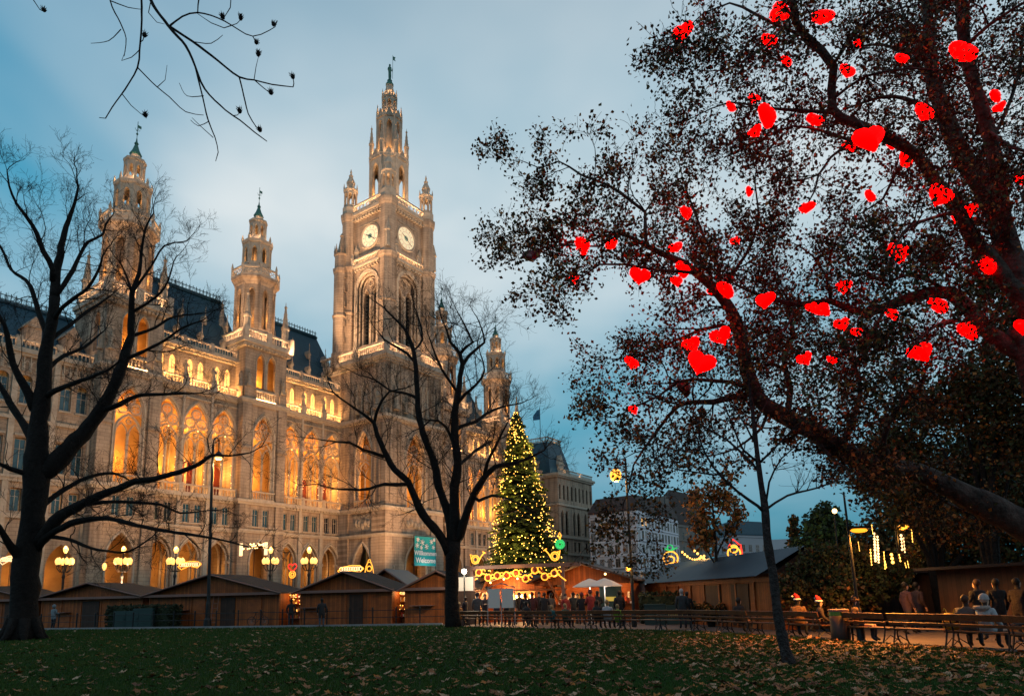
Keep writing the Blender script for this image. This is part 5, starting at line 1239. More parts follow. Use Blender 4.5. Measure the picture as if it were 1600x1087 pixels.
# ladder, bicycle, table behind the railing
p=on_line(330,2.6); e=tag(empty('ladder',p,KANG),'pale wooden ladder leaning against the wide hut behind the lamp','ladder')
for x in (0,.42): q=MB(); q.tube([(x,0,0),(x,.22,2.2)],.03,4); q.build('stile',MT['fascia'],e)
for k in range(6): q=MB(); z=.3+k*.33; q.tube([(0,z*.1,z),(.42,z*.1,z)],.018,4); q.build('rung',MT['fascia'],e)
p=on_line(394,2.2); e=tag(empty('bicycle',p,KANG),'dark bicycle parked in front of the wide hut','bicycle')
for x in (0,1.02):
    q=MB(); q.ring((x,0,.34),.33,.022,18,'y',5); wh=q.build('wheel',MT['iron'],e); q=MB()
    for k in range(9): a=k*math.pi/9; q.tube([(x+.32*math.cos(a),0,.34+.32*math.sin(a)),(x-.32*math.cos(a),0,.34-.32*math.sin(a))],.004,3)
    q.build('spokes',MT['kerb'],wh)
q=MB(); q.tube([(0,0,.34),(.3,0,.86),(.85,0,.84),(1.02,0,.34)],.02,5); q.tube([(.3,0,.86),(.46,0,.32),(.85,0,.80)],.02,5); q.tube([(0,0,.34),(.46,0,.32)],.015,4); q.build('frame',MT['iron'],e)
q=MB(); q.tube([(.84,-.25,1.02),(.8,0,1.05),(.84,.25,1.02)],.015,4); q.tube([(.8,0,1.05),(.86,0,.82)],.015,4); q.build('handlebar',MT['iron'],e)
q=MB(); q.box(.16,.40,-.07,.07,.94,.99); q.tube([(.3,0,.86),(.28,0,.95)],.015,4); q.build('saddle',MT['iron'],e)
# dark green cabinet inside a clipped hedge
def leafy_box(name,label,loc,rz,L,W,H,cut=None,seed=1):
    e=tag(empty(name,loc,rz),label,'hedge'); b=MB(); b.box(.12,L-.12,.12,W-.12,0,H-.12); b.build('core',MT['hedge'],e)
    n=int(L*W*H*260); r0=np.random.default_rng(seed); c=r0.random((n,3))*[L,W,H]; k=r0.integers(0,5,n)
    c[k==0,1]=0; c[k==1,1]=W; c[k==2,2]=H; c[k==3,0]=0; c[k==4,0]=L; c+=r0.normal(0,.04,(n,3)); c[:,2]=np.clip(c[:,2],.03,None)
    a=r0.normal(0,.07,(n,3)); b2=r0.normal(0,.07,(n,3)); v=np.stack([c-a,c+b2,c+a],1)
    o=npmesh('leaves',v.reshape(-1,3),np.arange(3*n).reshape(-1,3),MT['hedge'],e); o['kind']='stuff'; return e
p=on_line(166,.75); leafy_box('hedge','dark clipped hedge with a green cabinet set into it',p,KANG,5.4,1.2,1.55)
p=on_line(178,.5); e=tag(empty('utility_cabinet',p,KANG),'dark green utility cabinet standing before the clipped hedge','cabinet')
q=MB(); q.box(0,3.3,0,.32,0,1.25); q.build('body',MT['boxgreen'],e); q=MB(); q.box(1.7,3.35,-.03,.36,1.25,1.4); q.build('lid',MT['boxgreen'],e)
for x in (.55,1.65,2.75): q=MB(); q.box(x-.5,x+.5,-.02,0,.1,1.15); q.box(x+.36,x+.42,-.05,-.02,.6,.75); q.build('door',MT['boxgreen'],e)
p=at(1003,960,38); leafy_box('hedge','clipped dark hedge behind the benches beside the long hut',(p.x,p.y,0),-.2,3.4,1.1,1.6,seed=4)
p=at(1007,960,36.6); e=tag(empty('utility_cabinet',(p.x,p.y,0),-.2),'green cabinet with yellow graffiti behind the benches','cabinet')
q=MB(); q.box(0,1.1,0,.5,0,1.0); q.box(1.14,2.3,0,.5,0,1.0); q.build('body',MT['boxgreen'],e); q=MB(); q.box(-.02,1.12,-.03,.53,1.0,1.07); q.build('lid',MT['boxgreen'],e)
q=MB(); rg=random.Random(8)
for k in range(7):
    x=1.25+k*.14; q.tube([(x,-.012,.35),(x+rg.uniform(-.05,.08),-.012,.6+rg.uniform(0,.1)),(x+.1,-.012,.4+rg.uniform(0,.15)),(x+.13,-.012,.62)],.016,3)
q.build('graffiti',mat('paintyellow',(.4,.32,.10),.6),e)
# ================================================================ central food stall with the lit garland frame
FA=at(736,950,43.0); FA.z=0; FB=at(884,950,41.0); FB.z=0
fang=math.atan2((FB-FA).y,(FB-FA).x); FL=(FB-FA).length
e=tag(empty('garland_frame',FA,fang),'wooden gateway frame carrying curled golden light tubes and horn ornaments','light frame')
zb=3.35
for x in (.1,FL-.1): q=MB(); q.box(x-.09,x+.09,-.09,.09,0,zb); q.build('post',MT['fascia'],e)
q=MB(); q.box(-.3,FL+1.0,-.14,.14,zb,zb+.22); q.build('beam',MT['fascia'],e)
q=MB(); q.box(-.1,FL+.1,-.08,.08,1.95,2.05); q.build('cross_rail',MT['woodplain'],e)
for x0,x1 in ((.2,1.5),(FL-.2,FL-1.5)): q=MB(); q.tube([(x0,0,1.0),(x1,0,zb)],.07,4); q.build('brace',MT['woodplain'],e)
rg=random.Random(4)
fir=MB()
for k in range(420):
    x=rg.uniform(0,FL+.6); z=zb+rg.uniform(.18,.36); fir.tube([(x,rg.uniform(-.15,.15),z),(x+rg.uniform(-.12,.12),rg.uniform(-.25,.25),z+rg.uniform(-.1,.12))],[.012,.002],3)
o=fir.build('fir_garland',MT['needle'],e); o['kind']='stuff'
q=MB()
pts=[]
for k in range(60):
    u=k/59; pts.append((.35+u*(FL-.7),-.1,zb-.42+.14*math.sin(u*19)))
q.tube(pts,.03,4); q.build('light_tube',MT['neon'],e)
for k in range(9):
    x=.6+k*(FL-1.2)/8; z=zb-.42+.14*math.sin((x-.35)/(FL-.7)*19)-.12*(1 if k%2 else -1); q=MB()
    q.ring((x,-.1,z),.21,.032,14,'y',4); q.ring((x+.3,-.1,z+.05),.13,.028,10,'y',4,(0,5))
    oo=q.build('light_ring',MT['neon'],e); q=MB(); q.ball((x,-.1,z),.15,8,6); q.build('bauble',mat('bauble%d'%k,(.28,.03,.015),.3),oo)
def horn(x,flip):
    q=MB(); s_=-1 if flip else 1
    q.ring((x,-.05,zb+.62),.26,.035,14,'y',4); q.ring((x,-.05,zb+.62),.16,.03,10,'y',4); q.tube([(x-.26*s_,-.05,zb+.62),(x-.34*s_,-.05,zb+.95),(x-.12*s_,-.05,zb+.85)],.035,4)
    q.tube([(x+.18*s_,-.05,zb+.42),(x+.4*s_,-.05,zb+.8),(x+.62*s_,-.05,zb+1.05)],.035,4); q.tube([(x+.5*s_,-.05,zb+1.1),(x+.7*s_,-.05,zb+.98)],.035,4)
    q.build('horn_ornament',MT['neon'],e)
horn(.35,False); horn(FL-.55,True)
q=MB(); q.tube([(FL-.55,-.1,zb-.1),(FL-.35,-.1,zb-.5),(FL+.1,-.1,zb-.85)],.035,4); q.tube([(.05,-.1,zb-.5),(.15,-.1,zb-.7),(.5,-.1,zb-.55)],.035,4); q.build('light_tail',MT['neon'],e)
lamp('POINT',(FL/2,-.5,zb-.4),70,(1,.5,.12),.3,e)
def open_stall(px0,px1,d0,d1,label,zc=1.05,ze=2.3,zp=3.1,dep=3.0,en=260,roofm='felt',inner='plaster',lamps=3,seed=1):
    a=at(px0,950,d0); a.z=0; b=at(px1,950,d1); b.z=0; an=math.atan2((b-a).y,(b-a).x); L=(b-a).length; rg=random.Random(seed)
    e=tag(empty('food_stall',a,an),label,'stall','open lit market stalls')
    q=MB(); q.box(0,L,dep-.06,dep,0,ze); q.box(0,.06,0,dep-.07,0,ze); q.box(L-.06,L,0,dep-.07,0,ze); q.build('wall',MT['woodplain'],e)
    q=MB(); q.box(.02,L-.02,.02,.5,0,zc); q.box(-.06,L+.06,-.08,.55,zc,zc+.05); q.build('counter',MT['wood'],e)
    q=MB(); q.poly([(0.0,0,ze),(L,0,ze),(L/2,0,zp-.1)]); q.poly([(0,.06,ze),(L/2,.06,zp-.1),(L,.06,ze)]); q.box(0,L,-.03,.05,ze-.22,ze); q.build('gable',MT['wood'],e)
    q=MB()
    for sx in (0,1):
        xs=-.35 if sx==0 else L+.35; P_=[(xs,-.6,ze-.1),(L/2,-.6,zp),(L/2,dep+.3,zp),(xs,dep+.3,ze-.1)]
        if sx: P_=P_[::-1]
        t_=[q.V((x,y,z+.1)) for x,y,z in P_]; b_=[q.V(p_) for p_ in P_]; q.F(t_[::-1]); q.F(b_)
        for k in range(4): q.F((b_[k],b_[(k+1)%4],t_[(k+1)%4],t_[k]))
    q.build('roof',MT[roofm],e)
    for k in range(3): q=MB(); x=L*(k+.5)/3; q.box(x-L/7,x+L/7,dep-.4,dep-.1,1.2,1.24); q.build('shelf',MT['woodplain'],e)
    q=MB()
    for k in range(26): q.cur=rg.randrange(3); x=rg.uniform(.2,L-.2); q.box(x-.06,x+.06,.15,.3,zc+.05,zc+.1+rg.uniform(.05,.3))
    for k in range(40): q.cur=rg.randrange(3); x=rg.uniform(.3,L-.3); q.box(x-.07,x+.07,dep-.35,dep-.2,1.25,1.3+rg.uniform(.1,.5))
    o=q.build('wares',[MT['gold'],mat('ware_red%d'%seed,(.4,.06,.03)),MT['white']],e); o['kind']='stuff'
    for k in range(lamps):
        x=L*(k+.5)/lamps; q=MB(); q.ball((x,-.45,ze-.02+(zp-ze)*(1-abs(x-L/2)/(L/2))*.7),.075,8,6); q.build('bulb',MT['bulbwhite'],e)
    lamp('POINT',(L*.3,dep*.5,ze-.25),en,(1,.50,.17),.15,e); lamp('POINT',(L*.7,dep*.5,ze-.25),en,(1,.50,.17),.15,e); lamp('POINT',(L/2,-.9,ze-.1),en*.25,(1,.5,.17),.1,e)
    return e
open_stall(740,868,47,45,'brightly lit food stall behind the golden garland frame',lamps=6,en=1100,zp=3.2)
e=open_stall(836,992,43.5,41,'gabled open stall sheltering two white parasols',lamps=2,en=140,ze=2.5,zp=3.55,roofm='roof_brown',seed=3)
for k,(px,d) in enumerate(((923,40),(946,39.6))):
    b=at(px,950,d); b.z=0; u=tag(empty('parasol',b),'white market parasol '+('beside the dark sign board' if k else 'nearer the red coated visitors'),'parasol','white parasols')
    q=MB(); q.lathe([(1.05,2.08),(1.05,2.12),(.45,2.42),(.05,2.56)],8); q.build('canopy',MT['canvas'],u); q=MB(); q.tube([(0,0,0),(0,0,2.5)],.03,6); q.build('pole',MT['white'],u)
    q=MB(); q.lathe([(.3,0),(.3,.07),(.1,.1)],8); q.build('base',MT['kerb'],u); lamp('POINT',(0,-.3,1.9),16,(1,.85,.7),.1,u)
b=at(955,950,40.4); b.z=0; e=tag(empty('menu_board',b),'dark green stall board with small yellow sign','sign'); q=MB(); q.box(-.65,.65,0,.06,.1,2.1); q.build('panel',MT['boxgreen'],e); q=MB(); q.box(-.3,.3,-.02,0,1.25,1.5); q.build('plate',mat('signyellow',(.55,.42,.06),.6,emit=(1,.7,.15),es=.25),e)
# glowing white flood lamp on a mast beside the forked tree
b=at(726,950,41.5); b.z=0; e=tag(empty('flood_lamp',b),'dazzling white flood lamp on a mast beside the forked bare tree','lamp')
q=MB(); q.tube([(0,0,0),(0,0,3.15)],.05,6); q.build('pole',MT['iron'],e); q=MB(); q.ball((0,-.1,3.2),.15,10,8); q.build('bulb',mat('flood',(1,1,.9),.4,emit=(1,.86,.6),es=30),e); q=MB(); q.lathe([(.2,3.3),(.22,3.34),(.08,3.42)],8); q.build('hood',MT['iron'],e); lamp('POINT',(0,-.35,3.1),420,(1,.85,.6),.15,e)
# small sign hut under it
b=at(706,950,43); b.z=0; e=tag(empty('ticket_booth',b,-.2),'pale booth with wooden frame beside the garland gateway','booth'); q=MB(); q.box(0,1.5,0,1,0,2.0); q.build('body',MT['wooddark'],e); q=MB(); q.box(.1,1.4,-.03,0,2.05,2.9); q.build('sign',MT['canvas'],e); q=MB(); q.box(0,.1,-.05,.03,2,2.95); q.box(1.4,1.5,-.05,.03,2,2.95); q.build('frame',MT['fascia'],e)
# display boards on steel legs at the benches
b=at(762,985,36.4); b.z=0; e=tag(empty('display_board',b,-.15),'pair of pale grey display boards on steel legs behind a bench','sign')
for k in range(2):
    x=k*.72; q=MB(); q.box(x+.06,x+.68,-.02,.02,1.05,2.05); q.build('panel',MT['canvas'],e)
for x in (.02,.74,1.46): q=MB(); q.tube([(x,0,0),(x,0,2.12)],.025,5); q.build('leg',MT['kerb'],e)
q=MB(); q.tube([(0,0,2.1),(.75,0,2.32),(1.5,0,2.1)],.025,5); q.build('hoop',MT['kerb'],e)
# ================================================================ long corrugated-roof hut
LA=at(1012,950,43); LB=at(1214,950,28.5); LA.z=LB.z=0; lang=math.atan2((LB-LA).y,(LB-LA).x); LL=(LB-LA).length
e=tag(empty('long_hut',LA,lang),'long wooden hut with sloping corrugated metal roof behind the benches','hut')
q=MB(); q.box(0,LL,0,3.2,0,2.35); q.build('wall',MT['wood'],e)
for k in range(9):
    q=MB(); x0=k*LL/9-.15; x1=(k+1)*LL/9-.16; ns=16
    ids=[]
    for j in range(ns+1):
        x=x0+(x1-x0)*j/ns; zz=.035*math.sin(j*math.pi); c_=.03 if j%2 else 0
        ids.append((q.V((x,-.75,2.22+c_)),q.V((x,1.6,3.45+c_)),q.V((x,4,2.35+c_))))
    for a,b in zip(ids,ids[1:]): q.F((a[0],b[0],b[1],a[1])); q.F((a[1],b[1],b[2],a[2]))
    q.build('roof_sheet',MT['corrug'],e)
for x in (0,LL): q=MB(); q.poly([(x,0,2.35),(x,3.2,2.35),(x,1.6,3.38)]); q.build('gable',MT['wooddark'],e)
for k in range(9): q=MB(); x=k*LL/9; q.box(x-.06,x+.06,-.08,-.003,0,2.2); q.build('post',MT['woodplain'],e)
q=MB(); q.box(-.1,LL+.1,-.1,-.085,2.0,2.2); q.build('fascia',MT['woodplain'],e)
for u in (.62,.80): q=MB(); x=u*LL; q.box(x-.8,x+.8,-.05,-.004,.1,1.95); q.build('door',MT['wooddark'],e)
lamp('POINT',(LL*.35,-2.2,2.6),40,(1,.5,.15),.1,e)
# smaller dark huts farther along the path
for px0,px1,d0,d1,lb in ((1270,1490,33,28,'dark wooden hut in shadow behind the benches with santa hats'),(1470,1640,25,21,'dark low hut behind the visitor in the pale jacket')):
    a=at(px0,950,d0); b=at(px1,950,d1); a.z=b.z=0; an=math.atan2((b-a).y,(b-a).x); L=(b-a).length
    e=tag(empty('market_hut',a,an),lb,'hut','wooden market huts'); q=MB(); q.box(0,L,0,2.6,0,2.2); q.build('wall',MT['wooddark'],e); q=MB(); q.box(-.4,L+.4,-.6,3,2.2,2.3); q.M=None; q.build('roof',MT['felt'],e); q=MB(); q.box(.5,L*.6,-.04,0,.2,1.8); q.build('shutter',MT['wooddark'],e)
# ================================================================ lamps
GL=MT['globe']
def lantern_post(x,base_y,depth,top_y,label):
    pass
# tall hooked street lamp
b=at(324,975,46.2); b.z=0; tp=at(333,694,46.2); e=tag(empty('street_lamp',b),'tall black street lamp with hooked arm and lit bell shade','lamp'); h=tp.z; dx_=tp.x-b.x
q=MB(); q.lathe([(.26,0),(.24,.5),(.16,.7),(.15,1.6),(.11,1.8)],8); q.tube([(0,0,1.7),(dx_*.5,0,h*.5),(dx_,0,h)],[.12,.10,.075],8); q.build('pole',MT['iron'],e)
q=MB(); q.tube([(dx_,0,h),(dx_+.03,0,h+.35),(dx_+.22,0,h+.5),(dx_+.4,0,h+.3),(dx_+.42,0,h-.55)],.04,6); q.build('arm',MT['iron'],e)
q=MB(); q.lathe([(.06,h-.5),(.12,h-.55),(.34,h-.85),(.36,h-.95)],10,dx_+.42,0,cap=False); q.build('shade',MT['iron'],e); q=MB(); q.ball((dx_+.42,0,h-.98),.26,10,6,.6); q.build('bulb',mat('streetbulb',(1,.8,.5),.4,emit=(1,.5,.13),es=3),e); lamp('POINT',(dx_+.42,0,h-1.4),260,(1,.6,.25),.15,e)
# orange lantern over the plaza
b=at(991,975,34.5); b.z=0; tp=at(977,716,34.5); e=tag(empty('street_lamp',b),'park lamp post with glowing orange hanging lantern among amber leaves','lamp'); h=tp.z; dx_=tp.x-b.x
q=MB(); q.lathe([(.14,0),(.13,.6),(.08,.8)],8); q.tube([(0,0,.7),(dx_,0,h)],[.08,.055],8); q.build('pole',MT['iron'],e)
q=MB(); q.tube([(dx_,0,h),(dx_-.15,0,h+.25),(dx_-.4,0,h+.2),(dx_-.48,0,h-.2)],.03,5); q.build('arm',MT['iron'],e)
lp=at(962,742,34.5)-b; q=MB(); q.lathe([(.02,lp.z+.55),(.1,lp.z+.35),(.22,lp.z+.22),(.05,lp.z+.2)],8,lp.x,0); q.build('lantern_cap',MT['iron'],e); q=MB(); q.ball((lp.x,0,lp.z),.3,10,8,1.15); q.build('globe',mat('orangeglobe',(1,.6,.2),.4,emit=(1,.34,.02),es=2.6),e); lamp('POINT',(lp.x,0,lp.z-.4),420,(1,.45,.1),.2,e)
sp=at(984,888,34.5)-b; q=MB(); q.ball((sp.x-.1,-.1,sp.z),.12,8,6); q.build('side_globe',mat('sideglobe',(1,.5,.1),.4,emit=(1,.33,.02),es=4),e); lamp('POINT',(sp.x-.1,-.35,sp.z),35,(1,.45,.1),.1,e)
# sodium lamp at the bin
b=gnd(1346,1001); tp=at(1318,768,b.y); e=tag(empty('street_lamp',b),'orange sodium park lamp on a slim pole beside the litter bin','lamp'); h=tp.z; dx_=tp.x-b.x
q=MB(); q.lathe([(.12,0),(.11,.8),(.06,1.0)],8); q.tube([(0,0,.9),(dx_*.6,0,h*.6),(dx_,0,h)],[.055,.045,.03],7); q.build('pole',MT['iron'],e)
lp=at(1342,828,b.y)-b; u=lp.z/h; q=MB(); q.tube([(dx_*u,0,lp.z+.02),(lp.x,0,lp.z+.09)],.025,5); q.build('arm',MT['iron'],e); q=MB(); q.box(lp.x-.3,lp.x+.32,-.1,.1,lp.z+.05,lp.z+.13); q.build('housing',MT['iron'],e)
q=MB(); q.ball((0,0,0),.28,12,6,.28); o=q.build('diffuser',mat('sodium',(1,.5,.1),.4,emit=(1,.30,.012),es=2.3),e,loc=(lp.x,0,lp.z)); o.scale=(1,.4,1)
sd=lamp('SPOT',(lp.x,-.05,lp.z-.12),2800,(1,.36,.05),.2,e); sd.data.spot_size=R(150); sd.data.spot_blend=.35
b=at(1415,960,29.5); b.z=0; lp=at(1412,823,29.5)-b; e=tag(empty('street_lamp',b),'distant sodium lamp with round head among the dark trees','lamp'); q=MB(); q.tube([(0,0,0),(0,0,lp.z+.1)],.05,6); q.build('pole',MT['iron'],e); q=MB(); q.ball((lp.x,0,lp.z),.24,10,6,.5); q.build('globe',MT['orangeglobe'] if 'orangeglobe' in MT else GL,e); lamp('POINT',(lp.x,-.1,lp.z-.5),45,(1,.4,.07),.2,e)
b=at(1319,960,45); b.z=0; lp=at(1319,798,45)-b; e=tag(empty('street_lamp',b),'small white lamp on a tall mast beyond the conifer','lamp'); q=MB(); q.tube([(0,0,0),(0,0,lp.z+.1)],.05,6); q.build('pole',MT['iron'],e); q=MB(); q.ball((0,-.1,lp.z),.17,8,6); q.build('globe',MT['bulbwhite'],e)
# six-armed candelabra before the arcades
def candelabra_meshes(arms):
    q=MB(); q.lathe([(.32,0),(.3,.4),(.18,.6),(.12,1.2),(.09,3.4),(.16,3.6),(.08,3.8),(.06,5.4)],8); A_=nm(q,'post',MT['iron'])
    q=MB(); g_=MB()
    for k in range(arms):
        a=k*2*math.pi/arms+.3; c_,s_=math.cos(a),math.sin(a)
        q.tube([(0,0,4.0),(.35*c_,.35*s_,3.95),(.62*c_,.62*s_,4.25),(.62*c_,.62*s_,4.45)],.04,5); q.lathe([(.05,4.42),(.14,4.5)],6,.62*c_,.62*s_)
    return A_,nm(q,'arms',MT['iron'])
CP,CA=candelabra_meshes(6); q=MB(); q.lathe([(.10,0),(.20,.16),(.22,.34),(.13,.46),(.03,.56)],10); CG=nm(q,'globe',GL)
for i,(px,d,lb) in enumerate(((95,66,'behind the hut half hidden by the broad tree trunk'),(187,66,'beside the wall lantern at the second arch'),(270,66,'beside the candy light band'),(420,70,'below the lit canopy of bulbs'),(481,70,'before the arch beside the red heart light'))):
    b=at(px,950,d); b.z=0; tz=at(px,868,d).z; e=tag(empty('candelabra',b),'black candelabra with glowing globes '+lb,'lamp','candelabra before the arcades'); k_=(tz)/5.2; e.scale=(1.0,1.0,k_)
    add('post',CP,e); add('arms',CA,e)
    for j in range(6): a=j*2*math.pi/6+.3; add('globe',CG,e,(.62*math.cos(a),.62*math.sin(a),4.5))
    add('globe',CG,e,(0,0,5.4)); lamp('POINT',(0,-.2,5.9),260,(1,.55,.18),.4,e)
for px,y,d,lb in ((163,886,72,'small glowing wall lantern on the arcade pier'),(108*1.0,792*1.0,72,None)):
    if lb: b=at(px,y,d); e=tag(empty('wall_lantern',b),lb,'lantern'); q=MB(); q.lathe([(.05,-.3),(.2,-.1),(.22,.25),(.05,.5)],8); q.build('glass',GL,e); q=MB(); q.tube([(0,.1,.5),(0,.6,.6)],.04,4); q.build('bracket',MT['iron'],e)
# ================================================================ light ornaments on the front of the hidden stalls
def ornament(px,y,d,label,fn,mt='neon',grp='light tube ornaments over the stalls'):
    b=at(px,y,d); e=tag(empty('light_ornament',(b.x,b.y,b.z),-.2),label,'ornament',grp); fn(e)
    q=MB(); q.tube([(0,.15,0),(0,.15,-b.z)],.03,4); q.build('stand',MT['iron'],e)
def band(e,L=2.3,mt='neon'):
    for s_ in (-1,1): q=MB(); q.tube([(-L/2,0,.0),(-L/2+.35,0,.28*s_),(0,0,.22+.2*s_),(L/2-.35,0,.28*s_+.12),(L/2,0,.15)],.04,4); q.build('light_tube',MT[mt],e)
    q=MB()
    for k in range(9): x=-L/2+.3+k*(L-.6)/8; q.ring((x,0,.14),.16,.03,8,'y',4)
    o=q.build('light_rings',MT['neonwhite'],e); o['kind']='stuff'
ornament(296,884,60,'candy shaped band of light tubes between two candelabra',band); ornament(548,891,57,'pale lit sleigh shaped band of light over a hut roof',band)
ornament(14,876,58,'white ribbon of light tubes beside the broad tree trunk',lambda e:band(e,2.0,'neonwhite'))
def heartneon(e):
    q=MB(); q.tube([(math.sin(t_)**3*.4,0,.12+(13*math.cos(t_)-5*math.cos(2*t_)-2*math.cos(3*t_)-math.cos(4*t_))*.025) for t_ in [k*2*math.pi/20 for k in range(21)]],.05,4); q.build('light_tube',MT['neonred'],e)
    q=MB(); q.ring((0,0,-.5),.3,.04,10,'y',4); q.ring((0,0,-.5),.15,.04,8,'y',4); q.build('light_ring',MT['neon'],e)
ornament(457,888,60,'small red heart of light above golden rings before an arch',heartneon)
def bell(e):
    q=MB(); q.tube([(-.4,0,-.5),(-.28,0,.1),(-.12,0,.45),(.12,0,.45),(.28,0,.1),(.4,0,-.5),(-.4,0,-.5)],.04,4); q.build('light_tube',MT['neon'],e); q=MB(); q.ring((0,0,-.1),.22,.04,9,'y',4); q.ring((0,0,.55),.12,.03,8,'y',4); q.build('light_ring',MT['neon'],e)
ornament(577,886,58,'bell shaped golden light at the tower portal arch',bell)
def canopy(e):
    for x in (-1.25,1.25): q=MB(); q.box(x-.14,x+.14,-.05,.05,-.6,.55); q.build('light_bar',MT['neonwhite'],e)
    q=MB(); rg=random.Random(2)
    for k in range(26): q.ball((rg.uniform(-1.1,1.1),0,rg.uniform(0,.45)),.07,5,3)
    o=q.build('bulbs',MT['bulbwhite'],e); o['kind']='stuff'
ornament(396,857,62,'canopy of warm bulbs between two bright bars of light',canopy)
def pear(e):
    q=MB(); q.ring((0,0,0),.5,.05,12,'y',4); q.ring((0,0,-.1),.25,.05,10,'y',4); q.build('light_ring',MT['neon'],e); q=MB(); q.tube([(-.5,0,.75),(0,0,.5),(.5,0,.75)],.05,4); q.ring((0,0,.75),.2,.05,8,'y',4); q.build('light_leaf',MT['neongreen'],e)
ornament(1048,872,48,'golden apple of light with green leaves before the white building',pear)
def gnome(e):
    q=MB(); q.ring((0,0,0),.42,.05,12,'y',4); q.ring((0,0,.3),.25,.05,10,'y',4); q.build('light_ring',MT['neon'],e); q=MB(); q.tube([(-.35,0,.4),(0,0,.95),(.4,0,.55)],.05,4); q.tube([(.45,0,.6),(.55,0,-.3)],.05,4); q.build('light_hat',MT['neonred'],e)
ornament(1147,864,46,'gnome of pink and golden light tubes above the long hut',gnome)
def candle(e):
    q=MB(); q.ring((0,0,.0),.36,.09,12,'y',4); q.ring((0,0,.0),.18,.09,8,'y',4); q.build('light_ring',MT['neongreen'],e); q=MB(); q.tube([(0,0,.45),(-.12,0,.8),(0,0,1.05),(.12,0,.8),(0,0,.45)],.05,4); q.build('light_flame',MT['neon'],e)
ornament(875,850,60,'green wreath of light with a golden flame beside the Christmas tree',candle)
# strings of warm bulbs over the stalls
e=tag(empty('string_lights',(0,0,0)),'swags of warm bulbs strung above the long hut','string lights'); q=MB(); w_=MB(); rg=random.Random(12)
for (x0,y0,x1,y1,d,n) in ((1066,862,1100,868,44,9),(1085,860,1128,872,42,9),(1100,880,1150,868,40,9),(1090,876,1112,878,44,8)):
    a=at(x0,y0,d); b=at(x1,y1,d); pts=[a.lerp(b,k/n)-Vector((0,0,.35*math.sin(math.pi*k/n))) for k in range(n+1)]; w_.tube(pts,.008,3)
    for p in pts: q.ball(p,rg.uniform(.05,.09),5,4)
o=q.build('bulbs',MT['bulb'],e); o['kind']='stuff'; w_.build('wire',MT['iron'],e)
p=at(1102,862,39); lamp('POINT',p,420,(1,.5,.12),.3)
b=at(1157,871,45); e=tag(empty('flood_lamp',(b.x,b.y,0)),'white lamp on a pole behind the gnome light','lamp'); q=MB(); q.tube([(0,0,0),(0,0,b.z)],.04,5); q.build('pole',MT['iron'],e); q=MB(); q.ball((0,0,b.z),.2,8,6); q.build('bulb',MT['bulbwhite'],e)
# icicle lights in the far trees
e=tag(empty('icicle_lights'),'bright vertical icicle lights hanging in the dark trees','string lights'); rg=random.Random(6)
for px,y0,y1,mt_,d,w2 in ((1362,820,833,'bulb',25.5,.02),(1366,833,876,'neonwhite',25.5,.05),(1371,838,878,'neonwhite',25.5,.045),(1360,858,882,'bulb',25.5,.03),(1341,846,860,'bulb',25.5,.012),(1381,862,888,'bulb',25.5,.02),(1393,866,878,'bulb',25.5,.06),(1408,836,858,'neonwhite',25.5,.05),(1412,840,862,'neonwhite',25.5,.03),(1424,822,846,'bulb',25.5,.025),(1405,866,876,'bulb',25.5,.03),(1418,876,886,'bulb',25.5,.02),(1383,876,886,'bulb',25.5,.02),(1414,879,886,'bulb',25.5,.02)):
    q=MB(); a=at(px,y0,d); b=at(px+2,y1,d); n=max(3,int((a-b).length/.09))
    for k in range(n): q.ball(a.lerp(b,k/(n-1)),w2*rg.uniform(.7,1.2),5,3)
    q.tube([a,b],.008,3); q.build('light_strand',MT['neonwhite' if mt_=='neonwhite' else 'bulb'],e)
lamp('POINT',at(1385,860,25),120,(1,.5,.15),.5)
# red-white Christmas tree
tb=at(826,950,83); tb.z=0; H_=at(812,645,83).z
e=tag(empty('christmas_tree',tb),'tall fir Christmas tree covered in golden lights behind the garland frame','tree')
q=MB(); q.tube([(0,0,0),(-.3,0,H_*.5),(-1.0,0,H_)],[.45,.28,.05],8); q.build('trunk',MT['bark'],e)
rg=random.Random(77); V=[]; Fc=[]; q=MB(); bl=MB()
def axis(z): return Vector((-1.0*(z/H_)**1.2,0,z))
nv=0; vv=[]; 
for k in range(1500):
    z=1.5+(H_-1.6)*(rg.random()**1.25); R_=(5.6*max(1-z/H_,0)**.78+.2)*rg.uniform(.66,1.08); a=rg.uniform(0,6.283); R_*=1+.13*math.sin(z*2.6+3*math.sin(a*2)); c=axis(z); d=Vector((math.cos(a),math.sin(a),0)); tip=c+d*R_+Vector((0,0,-R_*.22+rg.uniform(-.1,.2)))
    mid=c.lerp(tip,.55)+Vector((0,0,.12)); q.tube([c,mid,tip],[.05,.035,.01],3,False)
    m_=int(10+R_*9); sd=Vector((-d.y,d.x,0))
    for j in range(m_):
        u=rg.uniform(.25,1); p=c.lerp(tip,u); s_=rg.choice((-1,1)); l=(.75-.35*u)*rg.uniform(.6,1.2)*min(1,R_*.5+.3)
        tp_=p+(sd*s_*.8+d*.7+Vector((0,0,rg.uniform(-.5,.2))))*l; wv=Vector((rg.uniform(-.1,.1),rg.uniform(-.1,.1),rg.uniform(.05,.16)))
        vv+=[p-wv,p+wv,tp_]
for k in range(1250):
    z=1.8+(H_-1.7)*(rg.random()**1.2); R_=(5.6*max(1-z/H_,0)**.78+.2); a=rg.uniform(0,6.283); p=axis(z)+Vector((math.cos(a),math.sin(a),0))*R_*rg.uniform(.82,1.04)+Vector((0,0,-R_*.16)); bl.ball(p,rg.choice((.035,.045,.06,.075)),5,3)
o=npmesh('crown',np.array([(p.x,p.y,p.z) for p in vv]),np.arange(len(vv)).reshape(-1,3),MT['needle'],e); o['kind']='stuff'
